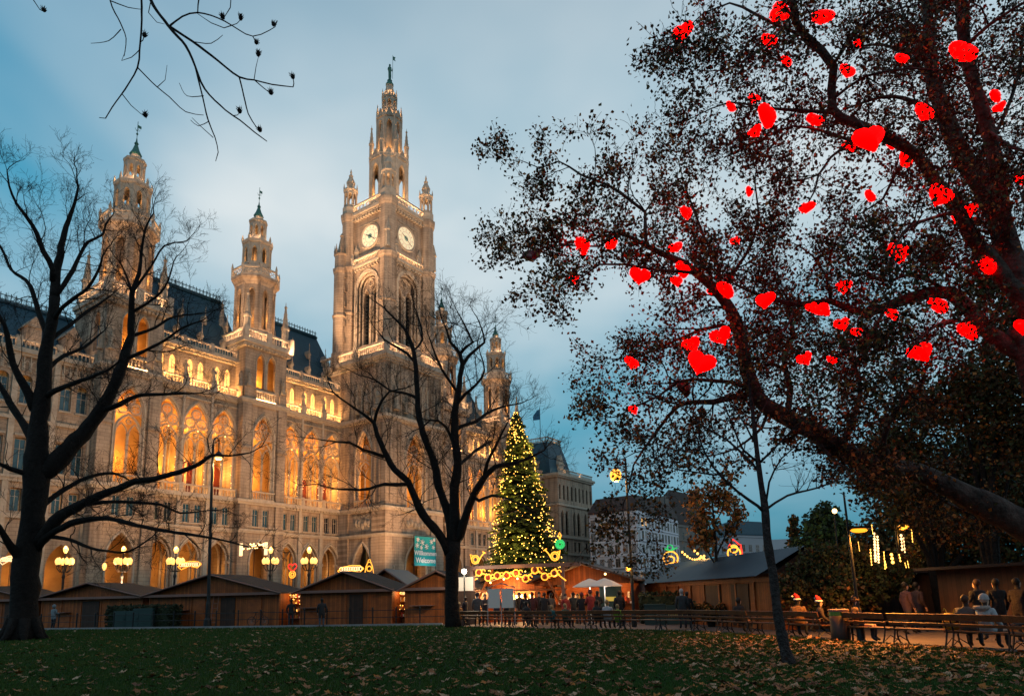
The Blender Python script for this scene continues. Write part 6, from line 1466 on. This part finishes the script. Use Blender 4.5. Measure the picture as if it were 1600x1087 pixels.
o=q.build('branches',MT['bark'],e); o['kind']='stuff'; o=bl.build('fairy_lights',mat('treebulb',(1,.8,.3),.4,emit=(1,.52,.07),es=5.5),e); o['kind']='stuff'
for k in range(10):
    z=H_*(.1+.08*k); a=-math.pi/2+rg.uniform(-1.3,1.3); R_=5.6*max(1-z/H_,0)**.78+.9; lamp('POINT',axis(z)+Vector((math.cos(a)*R_,math.sin(a)*R_,0)),330,(1,.62,.15),.4,e)
# welcome banner
BA=bld(-2.6,8.6,0); an=math.pi/2-AZ
bl_=at(634,864,(BA.y)); e=tag(empty('banner',bld(-2.1,8.6,0),an),'teal welcome banner with snowflakes hanging before the tower portal','banner')
pl=[at(634,842,BA.y),at(634,886,BA.y)]; z1=11.7; z0=7.0; W_=5.1
q=MB(); nx,nz=10,8
ids=[[q.V((W_*i/nx,.06*math.sin(i*1.1+j*.6),z0+(z1-z0)*j/nz)) for i in range(nx+1)] for j in range(nz+1)]
for j in range(nz):
    for i in range(nx): q.F((ids[j][i],ids[j][i+1],ids[j+1][i+1],ids[j+1][i]))
q.build('cloth',MT['banner'],e,True)
for txt,zz,sz in (('Willkommen',z0+1.7,1.02),('Welcome',z0+.5,1.18)):
    tc_=bpy.data.curves.new('lettering','FONT'); tc_.body=txt; tc_.size=sz; tc_.align_x='CENTER'; tc_.extrude=.01; tc_.materials.append(MT['white']); tc_.offset=.025
    o=bpy.data.objects.new('tmp_text',tc_); COL.objects.link(o); me=bpy.data.meshes.new_from_object(o.evaluated_get(bpy.context.evaluated_depsgraph_get())); bpy.data.objects.remove(o); me.name='lettering'; o=add('lettering',me,e); o.location=(W_/2,-.12,zz); o.rotation_euler=(R(90),0,0)
for x,z,r in ((.7,4.15,.28),(1.75,3.75,.42),(3.9,3.95,.34),(4.6,4.3,.22),(.55,3.2,.36),(2.75,3.1,.38),(4.4,3.05,.3),(1.5,2.9,.24)):
    q=MB()
    for k in range(3):
        a=k*math.pi/3+.3; q.tube([(x-r*math.cos(a),-.1,z0+z-r*math.sin(a)),(x+r*math.cos(a),-.1,z0+z+r*math.sin(a))],.07,4)
    for k in range(6):
        a=k*math.pi/3+.3; q.ball((x+r*math.cos(a),-.1,z0+z+r*math.sin(a)),.1,5,3)
    q.build('snowflake',MT['white'],e)
for x in (-.06,W_+.06): q=MB(); q.tube([(x,.05,0),(x,.05,z1+.2)],.06,6); q.build('pole',MT['iron'],e)
q=MB(); q.tube([(-.1,.05,z1+.1),(W_+.1,.05,z1+.1)],.05,6); q.build('top_bar',MT['iron'],e)
lamp('AREA',bld(.2,11,6.2),90,(1,.9,.75),1.5).rotation_euler=(R(110),0,an)
# ================================================================ town houses beyond the square
def house(name,label,c,dirs,h,rows,mat_,roof,zr,col,lit=(),win=(1.1,1.9),floor0=4.2,attic=True):
    e=tag(empty(name,c),label,'building'); wm=window_mesh(win[0],win[1],'glass_dark'); wl=window_mesh(win[0],win[1],'litglass'); w_=MB(); nmesh=[]
    P0=Vector((0,0,0)); A_=Vector((dirs[0][0],dirs[0][1],0)); B_=Vector((dirs[1][0],dirs[1][1],0))
    cs=[P0,A_,A_+B_,B_]
    i=[w_.V(p+Vector((0,0,z))) for z in (0,h) for p in cs]
    for f in ((0,1,5,4),(1,2,6,5),(2,3,7,6),(3,0,4,7),(4,5,6,7)): w_.F([i[k] for k in f])
    w_.build('wall',MT[mat_],e)
    k_=0
    fh=(h-floor0-.8)/(rows-1) if rows>1 else h
    for fi,(dv,n) in enumerate(zip((A_,B_),col)):
        an=math.atan2(dv.y,dv.x); L=dv.length; out=Vector((dv.y,-dv.x,0)).normalized()
        if out.dot(-(c+dv*.5))<0: out=-out; flip=True
        else: flip=False
        for r_ in range(rows):
            for j in range(n):
                z=floor0*.35+r_*fh if r_==0 else floor0+(r_-1)*fh+.5
                p=dv*((j+.5)/n)+out*.06; me=wl if (fi,r_,j) in lit else wm
                add('window',me,e,p+Vector((0,0,z)),an+(math.pi if flip else 0))
        for r_ in range(rows+1):
            z=floor0+(r_-1)*fh+.1 if r_ else floor0*.2
            q=MB(); a=out*.12; q.tube([a+Vector((0,0,z)),a+dv+Vector((0,0,z))],.12,4); q.build('string_course',MT[mat_],e)
    q=MB(); ins=[cs[0]*.92+cs[2]*.08,cs[1]*.92+cs[3]*.08,cs[2]*.92+cs[0]*.08,cs[3]*.92+cs[1]*.08]
    o_=[p*1.02-(cs[2]*.01) for p in cs]
    q.rings([[p+Vector((0,0,h)) for p in o_],[p+Vector((0,0,h+.4)) for p in o_],[p+Vector((0,0,zr)) for p in ins]]); q.build('roof',MT[roof],e)
    return e
cN=at(1001,930,150); cN.z=0; cL=at(925,930,158); cL.z=0; cR=at(1066,930,174); cR.z=0
e=house('office_block','white office building with rows of dark windows beside the town hall',cN,((cL-cN),(cR-cN)),20.2,6,'facade_white','roof_brown',24.0,(6,13),lit=((1,5,1),(1,5,2),(1,1,0)),win=(1.25,2.0))
q=MB()
for dv in (cL-cN,cR-cN):
    out=Vector((dv.y,-dv.x,0)).normalized(); out=out if out.dot(-cN)>0 else -out
    for z in (6.6,7.4): q.tube([out*.9+Vector((0,0,z)),out*.9+dv+Vector((0,0,z))],.07,4)
    q.tube([out*.5+Vector((0,0,6.2)),out*.5+dv+Vector((0,0,6.2))],.3,4)
q.build('balcony',MT['iron'],e)
cN=at(1050,930,186); cN.z=0; cL=at(1040,930,200); cL.z=0; cR=at(1112,930,205); cR.z=0
e=house('mansard_house','brown stone town house with steep dark mansard roof and chimneys',cN,((cL-cN),(cR-cN)),21,5,'facade_tan','roof_brown',30.5,(2,7),win=(1.2,2.2))
for px in (1026,1033,1041): q=MB(); p=at(px,775,184)-cN; q.box(p.x-.5,p.x+.5,p.y-.5,p.y+.5,20,p.z); q.build('chimney',MT['facade_tan'],e)
q=MB(); p=at(1052,773,188)-cN; q.lathe([(.25,p.z-2),(.05,p.z+1.5)],5,p.x,p.y+3); q.build('finial',MT['iron'],e)
cN=at(1150,930,230); cN.z=0; cL=at(1120,930,250); cL.z=0; cR=at(1206,930,238); cR.z=0
house('far_house','pale classical building far behind the autumn sapling',cN,((cL-cN),(cR-cN)),21,4,'facade_far','slate',26,(3,5),win=(1.6,2.4))
cN=at(1196,930,270); cN.z=0; cL=at(1185,930,280); cL.z=0; cR=at(1262,930,265); cR.z=0
house('far_house','low pale apartment house with stepped top far beyond the long hut',cN,((cL-cN),(cR-cN)),17.5,4,'facade_far','facade_far',22,(1,6),win=(1.8,1.5))
# ---- more trees
SML=dict(seg=[4,3,3],jit=.18,up=.08,rmin=.008,lev=2,kids=[5,4],ang=(25,55),len=(.45,.7))
t=Tree(91); D=36; t.limb([(1127,968,3.2),(1124,930,2.8),(1120,890,2.5),(1118,850,2.1),(1115,810,1.6),(1112,775,.9)],D,D,7,.06,.3)
for pts in ([(1120,885,1.6),(1105,860,1.2),(1092,830,.8)],[(1119,868,1.6),(1134,835,1.1),(1142,805,.7)],[(1118,845,1.3),(1106,815,1),(1098,785,.6)],[(1116,820,1.2),(1128,795,.8),(1132,770,.5)]): t.limb(pts,D,D+t.r.uniform(-1,1),5,.1,.3)
for Q in t.limbs[1:]: t.sprout(Q,.32,1.0,.7,SML,.1)
at1=finish(t,'autumn_tree','small autumn tree with amber leaves before the long hut','tree','barkyoung'); leaves(t,3,.20,.16,at1,[MT['leaf_amber'],MT['leaf_green'],MT['leaf_fallen']],[.6,.25,.15])
def clump_tree(name,label,px,d,top,blobs,mats,wts,n,size,seed,trunk=True,bark='bark'):
    b=at(px,950,d); b.z=0; e=tag(empty(name,b),label,'tree'); rg=np.random.default_rng(seed); tr=MB(); rr=random.Random(seed)
    C=[]
    for (bx,by,dd,r) in blobs:
        p=at(bx,by,d+dd)-b; rm=r*d/FOC; C.append((p,rm))
        pts=[Vector((0,0,0)),Vector((p.x*.15,p.y*.2,max(p.z*.45,.5))),Vector((p.x*.6,p.y*.6,p.z*.75)),Vector(p)]; tr.tube(pts,[.22*d/40,.17*d/40,.09*d/40,.03],6)
        for k in range(26):
            v=Vector((rr.gauss(0,1),rr.gauss(0,1),rr.gauss(0,1))).normalized()*rm*rr.uniform(.5,1.05); q_=Vector(p)+v; tr.tube([Vector(p)*.8+q_*.2-Vector((0,0,rm*.3)),Vector(p)*.4+q_*.6,q_],[.04,.02,.006],3,False)
    tr.build('trunk',MT[bark],e)
    w2=np.array([c[1]**2 for c in C]); k=rg.choice(len(C),n,p=w2/w2.sum()); dirs=rg.normal(0,1,(n,3)); dirs/=np.linalg.norm(dirs,axis=1)[:,None]; rad=np.array([c[1] for c in C])[k]*(rg.random(n)**.45)*(1+.22*np.sin(dirs[:,0]*7+dirs[:,2]*9))
    c=np.array([(c[0].x,c[0].y,c[0].z) for c in C])[k]+dirs*rad[:,None]; c[:,2]=np.maximum(c[:,2],.1)
    a=rg.normal(0,1,(n,3)); a/=np.linalg.norm(a,axis=1)[:,None]; b2=np.cross(a,rg.normal(0,1,(n,3))); b2/=np.linalg.norm(b2,axis=1)[:,None]; s_=(size*(.6+.8*rg.random(n)))[:,None]
    v=np.stack([c-a*s_*.5,c+b2*s_*.42,c+a*s_*.55,c-b2*s_*.42],1); base=np.arange(n)[:,None]*4; f=np.concatenate([base+[0,1,2],base+[0,2,3]],1).reshape(-1,3); mi=np.repeat(rg.choice(len(mats),n,p=wts),2)
    o=npmesh('crown',v.reshape(-1,3),f,mats,e,mi); o['kind']='stuff'; return e
LG=[MT['leaf_green'],MT['leaf_dark'],MT['leaf_amber']]
clump_tree('conifer','dark spreading conifer beyond the long hut and lamp',1292,62,0,[(1290,800,0,18),(1278,822,1,26),(1304,824,-1,24),(1290,850,0,40),(1265,862,1,30),(1316,860,0,34),(1290,890,0,46)],[MT['needle'],MT['hedge']],[.5,.5],9000,.34,1)
clump_tree('poplar','slender sparse poplar beside the dark conifer',1241,66,0,[(1240,812,0,8),(1240,830,0,11),(1242,852,0,13),(1242,876,0,14)],LG,[.4,.4,.2],1300,.3,2)
clump_tree('dark_tree','dark bushy tree with orange lit leaves behind the sodium lamp',1300,26.5,0,[(1290,890,1,44),(1335,880,1,40),(1258,905,1,34),(1300,925,0,40),(1345,920,1,36),(1235,920,0,24),(1390,905,2,34)],LG,[.7,.27,.03],15000,.13,3)
clump_tree('dark_tree','broad dark tree overhanging the dark huts beyond the path',1470,28,0,[(1450,760,0,70),(1520,720,1,80),(1400,700,-1,50),(1580,780,0,80),(1480,830,1,60),(1560,860,1,60),(1375,735,-1,46),(1440,885,2,40),(1500,900,2,40)],LG,[.6,.33,.07],36000,.15,4)
clump_tree('dark_tree','tall dark leafy tree rising behind the towering plane tree',1560,24,0,[(1560,600,0,80),(1500,620,1,60),(1600,500,1,70),(1590,680,0,70),(1440,640,2,50),(1540,440,2,50)],LG,[.4,.5,.1],22000,.13,5)
clump_tree('dark_tree','brown leafed tree behind the hanging icicle lights',1405,46,0,[(1400,800,0,40),(1440,775,1,44),(1372,838,0,34),(1425,845,1,40),(1390,880,0,44),(1350,870,1,26)],LG,[.35,.5,.15],7500,.26,9)
clump_tree('hedge_shrub','low leafy shrub in front of the long hut',1110,33,0,[(1085,952,0,12),(1105,955,0,14),(1128,955,0,13)],LG,[.4,.3,.3],1300,.14,6)
for ps,ds in (([1535,560],20),([1500,600],22)):
    pass
# ================================================================ benches, bin, people
def bench_meshes():
    L=1.78; out={}
    q=MB()                       # cast-iron end frame in the yz plane, backrest on the -y side
    q.tube([(0,-.34,0),(0,-.27,.2),(0,-.22,.42),(0,-.27,.62),(0,-.36,.86)],[.024,.022,.024,.02,.018],5)
    q.tube([(0,.30,0),(0,.21,.16),(0,.20,.32),(0,.26,.42)],[.024,.022,.022,.02],5)
    q.tube([(0,-.22,.40),(0,.02,.40),(0,.27,.42)],.02,5); q.tube([(0,-.27,.08),(0,-.05,.24),(0,.22,.10)],.014,4)
    q.tube([(0,-.27,.62),(0,-.05,.68),(0,.2,.66),(0,.29,.60),(0,.25,.54),(0,.19,.57)],.017,5); q.tube([(0,.2,.42),(0,.12,.54),(0,.2,.66)],.013,4)
    out['leg']=nm(q,'leg',MT['iron'])
    s=MB(); s.box(-L/2,L/2,-.055,.055,-.018,.018); out['slat']=nm(s,'slat',MT['bench'])
    s=MB(); s.box(-L/2,L/2,-.018,.018,-.085,.085); out['back']=nm(s,'back_board',MT['bench'])
    return L,out
BL,BM=bench_meshes()
BP=[Vector((x,y,0)) for x,y in ((-2.9,39.9),(1.5,35.1),(4.1,33.1),(5.9,31.7),(7.85,29.8),(8.7,27.5),(9.35,25.7),(9.95,24.2),(10.95,20.6),(11.6,19.0),(12.05,17.3),(12.15,15.2),(12.3,11.5))]
pts=[]
acc=[0]
for a,b in zip(BP,BP[1:]): acc.append(acc[-1]+(b-a).length)
def along(s_):
    for i in range(len(BP)-1):
        if s_<=acc[i+1]: return BP[i].lerp(BP[i+1],(s_-acc[i])/(acc[i+1]-acc[i])),(BP[i+1]-BP[i]).normalized()
    return BP[-1],(BP[-1]-BP[-2]).normalized()
bin_p=gnd(1318,1001)+Vector((.05,.25,0))
BENCH=[]; s_=.95; names=['beside the forked bare tree','behind the display boards','below the crowd at the lit stall','before the red coated visitors','before the white parasols','beside the green jacketed child','with one empty seat beside the hedge','before the standing couple','before the shrub at the long hut','behind the slim young tree','holding the visitors in santa hats','next to the litter bin','with scrolled arm under the sodium lamp','with the yellow backpack','holding the visitor in the pale jacket','at the foot of the old plane tree','under the towering plane tree']
k=0
while s_<acc[-1]-1:
    p,d=along(s_)
    if (p-bin_p).length<.95: s_+=.45; continue
    e=tag(empty('park_bench',p,math.atan2(d.y,d.x)),'brown slatted park bench with black iron legs '+names[min(k,16)],'bench','park benches along the path')
    # local +y points away from the lawn
    for x in (-.78,.78): add('leg',BM['leg'],e,(x,0,0))
    for j in range(4): add('slat',BM['slat'],e,(0,-.18+j*.125,.44))
    for z,y in ((.80,-.36),(.60,-.29)): 
        o=add('back_board',BM['back'],e,(0,y,z)); o.rotation_euler.x=.3
        if z<.7: o.scale=(1,1,.45)
    BENCH.append((p,d,k)); s_+=1.84; k+=1
e=tag(empty('litter_bin',bin_p),'brown litter bin with yellow green band beside the sodium lamp','bin'); q=MB(); q.lathe([(.27,0),(.29,.05),(.29,.9)],14); q.build('body',MT['binred'],e,True); q=MB(); q.lathe([(.295,.78),(.295,.9)],14,cap=False); q.build('band',MT['binstripe'],e); q=MB(); q.lathe([(.31,.9),(.31,.96),(.24,.985)],14); q.build('rim',MT['fascia'],e); q=MB(); q.tube([(.33,-.1,0),(.33,-.1,1.0)],.03,5); q.build('post',MT['iron'],e)
# ---- people
def skinned(J,E):
    me=bpy.data.meshes.new('body'); me.from_pydata([j[:3] for j in J],E and [],[]) if False else me.from_pydata([j[:3] for j in J],E,[])
    o=bpy.data.objects.new('tmp',me); COL.objects.link(o); md=o.modifiers.new('s','SKIN'); md.use_smooth_shade=True
    if not me.skin_vertices: 
        bpy.context.view_layer.objects.active=o
    for i,j in enumerate(J): me.skin_vertices[0].data[i].radius=(j[3],j[4] if len(j)>4 else j[3])
    me.skin_vertices[0].data[0].use_root=True
    sb=o.modifiers.new('u','SUBSURF'); sb.levels=1; sb.render_levels=1
    dg=bpy.context.evaluated_depsgraph_get(); ev=o.evaluated_get(dg); r=bpy.data.meshes.new_from_object(ev)
    bpy.data.objects.remove(o); return r
def person_mesh(pose,coat_len=.82,bulk=1.0,arms='down',step=.0):
    sit=pose=='sit'; z=-.43 if sit else 0; b=bulk
    J=[(0,0,.97+z,.155*b,.125*b),(0,.01,1.16+z,.15*b,.125*b),(0,.0,1.34+z,.175*b,.13*b),(0,.0,1.46+z,.10,.09),(0,-.01,1.53+z,.055,.055),(0,-.015,1.60+z,.082,.088),(0,-.01,1.69+z,.092,.098),(0,0,1.76+z,.06,.065),(0,-.115,1.625+z,.016,.016)]
    E=[(0,1),(1,2),(2,3),(3,4),(4,5),(5,6),(6,7),(5,8)]
    for sx in (-1,1):
        n=len(J)
        if arms=='down': A_=[(sx*.20,0,1.41+z,.075*b),(sx*.27,.03,1.13+z,.06*b),(sx*.25,-.09,.90+z,.042),(sx*.245,-.12,.83+z,.038)]
        elif arms=='cup': A_=[(sx*.20,0,1.41+z,.075*b),(sx*.27,.0,1.15+z,.06*b),(sx*.13,-.24,1.16+z,.042),(sx*.06,-.30,1.22+z,.036)]
        else: A_=[(sx*.20,0,1.41+z,.075*b),(sx*.26,-.05,1.15+z,.06*b),(sx*.18,-.28,1.0+z,.042),(sx*.12,-.34,.98+z,.036)]
        J+=A_; E+=[(2,n),(n,n+1),(n+1,n+2),(n+2,n+3)]
        n=len(J)
        if sit: Lg=[(sx*.10,-.02,.90+z,.11*b),(sx*.12,-.46,.50,.075),(sx*.12,-.44,.12,.05),(sx*.13,-.58,.045,.043)]
        else:
            st=sx*step; Lg=[(sx*.10,0,.88,.115*b),(sx*.11,-.02-st*.6,.49,.072),(sx*.11,.03-st*1.1+(.05 if st<0 else 0),.10,.05),(sx*.13,-.12-st*1.1,.045,.043)]
        J+=Lg; E+=[(0,n),(n,n+1),(n+1,n+2),(n+2,n+3)]
    me=skinned(J,E); zt=coat_len+z if not sit else .40
    n=len(me.polygons); mi=[0]*n
    for i,p in enumerate(me.polygons):
        c=p.center; zz=c.z-z
        if zz>1.52: mi[i]=2 if (c.y<-.035 and zz<1.70) else 3      # face / hair
        elif sit and c.z<.66 and c.y<-.10 and abs(c.x)<.24 and not (arms!='down' and c.z>.5 and False): mi[i]=1 if c.z>.1 else 4
        elif not sit and c.z<coat_len and abs(c.x)<.21: mi[i]=1 if c.z>.11 else 4
        elif not sit and c.z<.12: mi[i]=4
        else: mi[i]=0
        if arms=='down' and not sit and abs(c.x)>.2 and .78<c.z<.9: mi[i]=2
        if arms in('cup','lap') and c.y<-.27 and .9<zz<1.3: mi[i]=2
    me.polygons.foreach_set('material_index',mi)
    # fingers: four and a thumb on each hand, curled
    hands=[J[12],J[20]] if len(J)>20 else []
    bm=bmesh.new(); bm.from_mesh(me)
    fb=MB()
    for sx,hd in zip((-1,1),hands):
        h=Vector(hd[:3])
        for k in range(4):
            o_=Vector(((k-1.5)*.017,0,0)) if arms!='down' else Vector((0,(k-1.5)*.017,0)); l=(.075,.085,.08,.062)[k]
            if arms=='down': fb.tube([h+o_,h+o_+Vector((0,-.005,-l*.6)),h+o_+Vector((-sx*.02,-.01,-l))],[.010,.009,.007],4)
            else: fb.tube([h+o_,h+o_+Vector((0,-l*.6,-.005)),h+o_+Vector((0,-l*.8,-.035))],[.010,.009,.007],4)
        fb.tube([h+Vector((-sx*.02,-.02,.02)),h+Vector((-sx*.045,-.04,-.005)),h+Vector((-sx*.04,-.055,-.03))],[.012,.010,.008],4)
    vs=[bm.verts.new(v) for v in fb.v]
    for f in fb.f:
        try: nf=bm.faces.new([vs[i] for i in f]); nf.material_index=2
        except ValueError: pass
    bm.to_mesh(me); bm.free()
    return me
PM={('stand','down'):person_mesh('stand'),('long','down'):person_mesh('stand',.55,1.12),('walk','down'):person_mesh('stand',.8,1.05,'down',.22),('stand','cup'):person_mesh('stand',.78,1.08,'cup'),('sit','lap'):person_mesh('sit',.8,1.08,'lap'),('sit','cup'):person_mesh('sit',.8,1.05,'cup')}
HAIR={k:mat('hair_'+k,c,.7) for k,c in dict(dark=(.007,.005,.004),brown=(.028,.012,.006),blond=(.30,.18,.08),grey=(.35,.33,.32)).items()}
CL={}
def cloth(c):
    k=tuple(c)
    if k not in CL: CL[k]=mat('cloth_%d'%len(CL),c,.85,var=tuple(x*.7 for x in c),scale=9,bump=.3,bscale=14)
    return CL[k]
hat_m={}
def hat(kind,parent,z,c):
    q=MB()
    if kind=='santa':
        q.cur=0; q.tube([(0,.01,z+.03),(.01,.03,z+.13),(.05,.07,z+.20),(.12,.09,z+.16)],[.112,.085,.05,.02],8); q.cur=1; q.ring((0,.01,z+.03),.105,.03,12,'z',5); q.ball((.14,.10,z+.13),.035,6,4)
        q.build('santa_hat',[mat('santared%d'%id(parent),(.5,.02,.02),.8) if 'santared' not in MT else MT['santared'],MT['white']],parent,True)
    elif kind=='beanie':
        q.ball((0,.005,z+.03),.118,10,6,1.05); q.ring((0,.005,z+.0),.108,.022,12,'z',5)
        q.build('beanie',cloth(c),parent,True)
    elif kind=='hood':
        q.ball((0,.03,z-.0),.135,10,6,1.1); q.build('hood',cloth(c),parent,True)
mat('santared',(.5,.02,.02),.8)
def person(pose,loc,rz,label,coat,legs=(.02,.022,.03),hair='dark',hatk=None,hc=(.3,.3,.3),sc_=1.0,grp=None):
    e=tag(empty('person',loc,rz),label,'person',grp); e.scale=(sc_,)*3
    me=PM[pose].copy()
    for m_ in (cloth(coat),cloth(legs),MT['skin'],HAIR[hair],MT['iron']): me.materials.append(m_)
    add('body',me,e)
    z=1.69-(.43 if pose[0]=='sit' else 0)
    q=MB()
    for sx in (-1,1): q.ball((sx*.034,-.098,z-.01),.012,5,4)
    q.build('eyes',MT['iron'],e)
    if hatk: hat(hatk,e,z,hc)
    else:
        q=MB(); q.ball((0,.028,z+.012),.100,10,7,1.12); q.build('hair',HAIR[hair],e,True)
    return e
def stand(px,y,depth,*a,**k):
    p=at(px,y,depth); p.z=0; return p
G='visitors at the Christmas market'
def ps(px,d,rz,pose,label,coat,**k): 
    p=at(px,950,d); p.z=0; return person(pose,p,R(rz),label,coat,grp=G,**k)
ps(503,43.2,200,('long','down'),'person in dark coat and jeans standing behind the railing',(.018,.018,.022),legs=(.05,.07,.10))
ps(85,50.5,160,('stand','cup'),'person in pale blue hooded jacket beside the broad bare tree',(.16,.20,.23),hatk='hood',hc=(.16,.20,.23))
ps(455,46,190,('stand','down'),'person in black before the lit shelf of bottles',(.012,.012,.014)); 
ps(718,40.2,120,('sit','lap'),'person in orange jacket sitting beside the forked tree trunk',(.42,.15,.03),hair='blond')
ps(727,40.4,240,('stand','cup'),'person in dark jacket leaning to the orange jacket',(.03,.03,.04),hair='brown',sc_=.93)
rg=random.Random(15)
crowd=[(746,39.6,170,'grey',(.10,.09,.09)),(758,41,20,'dark',(.05,.04,.05)),(792,40.5,0,'dark',(.02,.02,.025)),(800,39.4,190,'brown',(.14,.09,.05)),(812,41,30,'brown',(.09,.05,.03)),(821,38.4,180,'dark',(.015,.015,.02)),(832,40.4,200,'brown',(.10,.03,.03)),(843,41,10,'dark',(.05,.035,.03)),(851,38.8,170,'brown',(.03,.025,.025)),(861,40,210,'dark',(.13,.10,.08)),(884,38.6,30,'dark',(.30,.03,.025)),(896,40,200,'dark',(.02,.02,.02)),(909,38.2,170,'dark',(.012,.012,.016)),(923,37.2,200,'blond',(.28,.03,.03)),(934,38.6,180,'dark',(.02,.02,.025)),(968,35.2,190,'dark',(.012,.012,.016)),(776,40,180,'dark',(.04,.04,.06)),(903,41,0,'brown',(.12,.05,.03))]
desc=['grey haired visitor in a grey coat by the ticket booth','visitor in a plum coat behind the display boards','visitor in black facing the lawn at the display boards','visitor in a tan coat at the lit counter','visitor in a brown jacket at the lit stall','visitor in a black coat with back to the lawn before the counter','visitor in a dark red coat at the counter','visitor in a dark brown coat facing out of the stall','visitor in a near black coat before the garland post','visitor in a beige jacket under the garland brace','visitor in a bright red jacket beside the parasol stall','visitor in black under the gable of the parasol stall','broad visitor in black before the first parasol','visitor in a red jacket below the parasols','visitor in black between the two parasols','slim visitor in black beside the hedge','visitor in a navy coat behind the display boards','visitor in a russet jacket under the gable']
for (px,d,rz,hr,c),lb in zip(crowd,desc):
    ps(px,d,rz,('stand','cup') if rg.random()<.45 else (('long','down') if rg.random()<.6 else ('walk','down')),lb,c,hair=hr,hatk=rg.choice((None,None,'beanie')),hc=(rg.uniform(.03,.3),.03,.04),sc_=rg.uniform(.95,1.05))
ps(1066,31.6,170,('long','down'),'grey haired person in dark long coat arm in arm before the hedge',(.03,.032,.035),hair='grey'); ps(1074,32.0,185,('stand','down'),'shorter companion in black arm in arm before the hedge',(.014,.014,.016),hair='brown',sc_=.93)
def seat(u_px,pose,rz,label,coat,**k):
    # nearest bench to the pixel
    g=None; best=9e9
    for p,d,i in BENCH:
        for o_ in (-.55,0,.55):
            q=p+d*o_; v=q-CAM0; 
            x=800+FOC*v.dot(RT)/v.dot(FW)
            if abs(x-u_px)<best: best=abs(x-u_px); g=(q,d)
    q,d=g; an=math.atan2(d.y,d.x); n_=Vector((-math.sin(an),math.cos(an),0))
    return person(pose,q+n_*.02,an+math.pi+R(rz),label,coat,grp=G,**k),q,d
# local -y of a person faces forward; benches face away from the lawn
seat(830,('sit','lap'),0,'seated visitor in black on the bench below the lit counter',(.014,.014,.018)); seat(870,('sit','cup'),10,'seated child in teal jacket on the bench before the crowd',(.02,.10,.11),hair='blond',sc_=.85); seat(882,('sit','lap'),-10,'seated visitor in dark green with a lilac bag on a bench',(.03,.06,.04),hair='blond',sc_=.9)
seat(935,('sit','lap'),0,'seated visitor in black with fur collar near the parasols',(.02,.018,.018),hair='brown'); seat(947,('sit','lap'),5,'seated blond visitor in a white jacket near the parasols',(.42,.40,.42),hair='blond'); seat(959,('sit','lap'),0,'seated child in neon green jacket near the parasols',(.22,.38,.03),hair='blond',sc_=.85)
seat(1157,('sit','cup'),20,'seated visitor in black with red gloves before the long hut',(.014,.013,.015))
seat(1243,('sit','cup'),40,'seated visitor in brown fur with a red santa hat',(.20,.10,.04),hatk='santa'); seat(1288,('sit','lap'),-30,'seated visitor in dark coat with a red santa hat beside brown fur',(.05,.03,.025),hatk='santa',sc_=.95)
seat(1330,('sit','cup'),-60,'seated visitor in brown coat and cap behind the litter bin',(.14,.075,.035),hatk='beanie',hc=(.10,.05,.03))
e,q,d=seat(1552,('sit','lap'),0,'seated visitor in pale blue hooded jacket and grey knitted hat',(.34,.42,.46),hatk='beanie',hc=(.36,.36,.36),legs=(.02,.02,.025))
hd=MB(); hd.ring((0,.10,1.05),.14,.06,12,'z',6); hd.build('fur_hood',cloth((.30,.26,.23)),e,True)
e2,q2,d2=seat(1512,('sit','lap'),25,'seated visitor in grey brown jacket leaning to the pale blue jacket',(.10,.085,.075),hair='brown')
# yellow backpack on the bench seat
_,qb,db=None,q2-d2*.5,d2
an=math.atan2(db.y,db.x); b=tag(empty('backpack',qb+Vector((-math.sin(an)*.02,math.cos(an)*.02,.46)),an),'yellow backpack with loop straps standing on a bench seat','bag')
q=MB(); q.rings([[(x*k_,y*k_,z) for x,y in ((-.16,-.1),(-.05,-.13),(.05,-.13),(.16,-.1),(.17,.06),(.1,.11),(-.1,.11),(-.17,.06))] for k_,z in ((.9,0),(1.08,.06),(1.1,.22),(.98,.36),(.7,.44))]); q.build('body',mat('bagyellow',(.50,.30,.03),.7,var=(.40,.22,.02),scale=8),b,True)
for sx in (-1,1): q=MB(); q.tube([(sx*.09,0,.42),(sx*.13,0,.52),(sx*.17,0,.56),(sx*.20,0,.50)],.014,5); q.build('strap',MT['bagyellow'],b)
q=MB(); q.box(-.12,.12,-.175,-.12,.06,.22); q.build('pocket',MT['bagyellow'],b)
# walkers on the path in the dark
ps(1418,24.5,95,('walk','down'),'walking visitor in lilac jacket on the path in the dark',(.035,.018,.04),hair='dark'); ps(1436,25.2,95,('walk','down'),'walking visitor in mauve coat on the path in the dark',(.025,.014,.026),hair='dark'); ps(1530,20.6,190,('stand','cup'),'standing visitor in black with auburn hair talking over the bench',(.012,.012,.014),hair='brown'); ps(1560,20.2,170,('stand','down'),'standing visitor in black beside the auburn haired one',(.012,.012,.014))
ps(1275,27,90,('walk','down'),'walking visitor in dark red on the path beside the dark hut',(.08,.02,.02)); ps(1594,19.5,110,('stand','cup'),'visitor in dark clothes at the trunk of the plane tree',(.014,.008,.008))
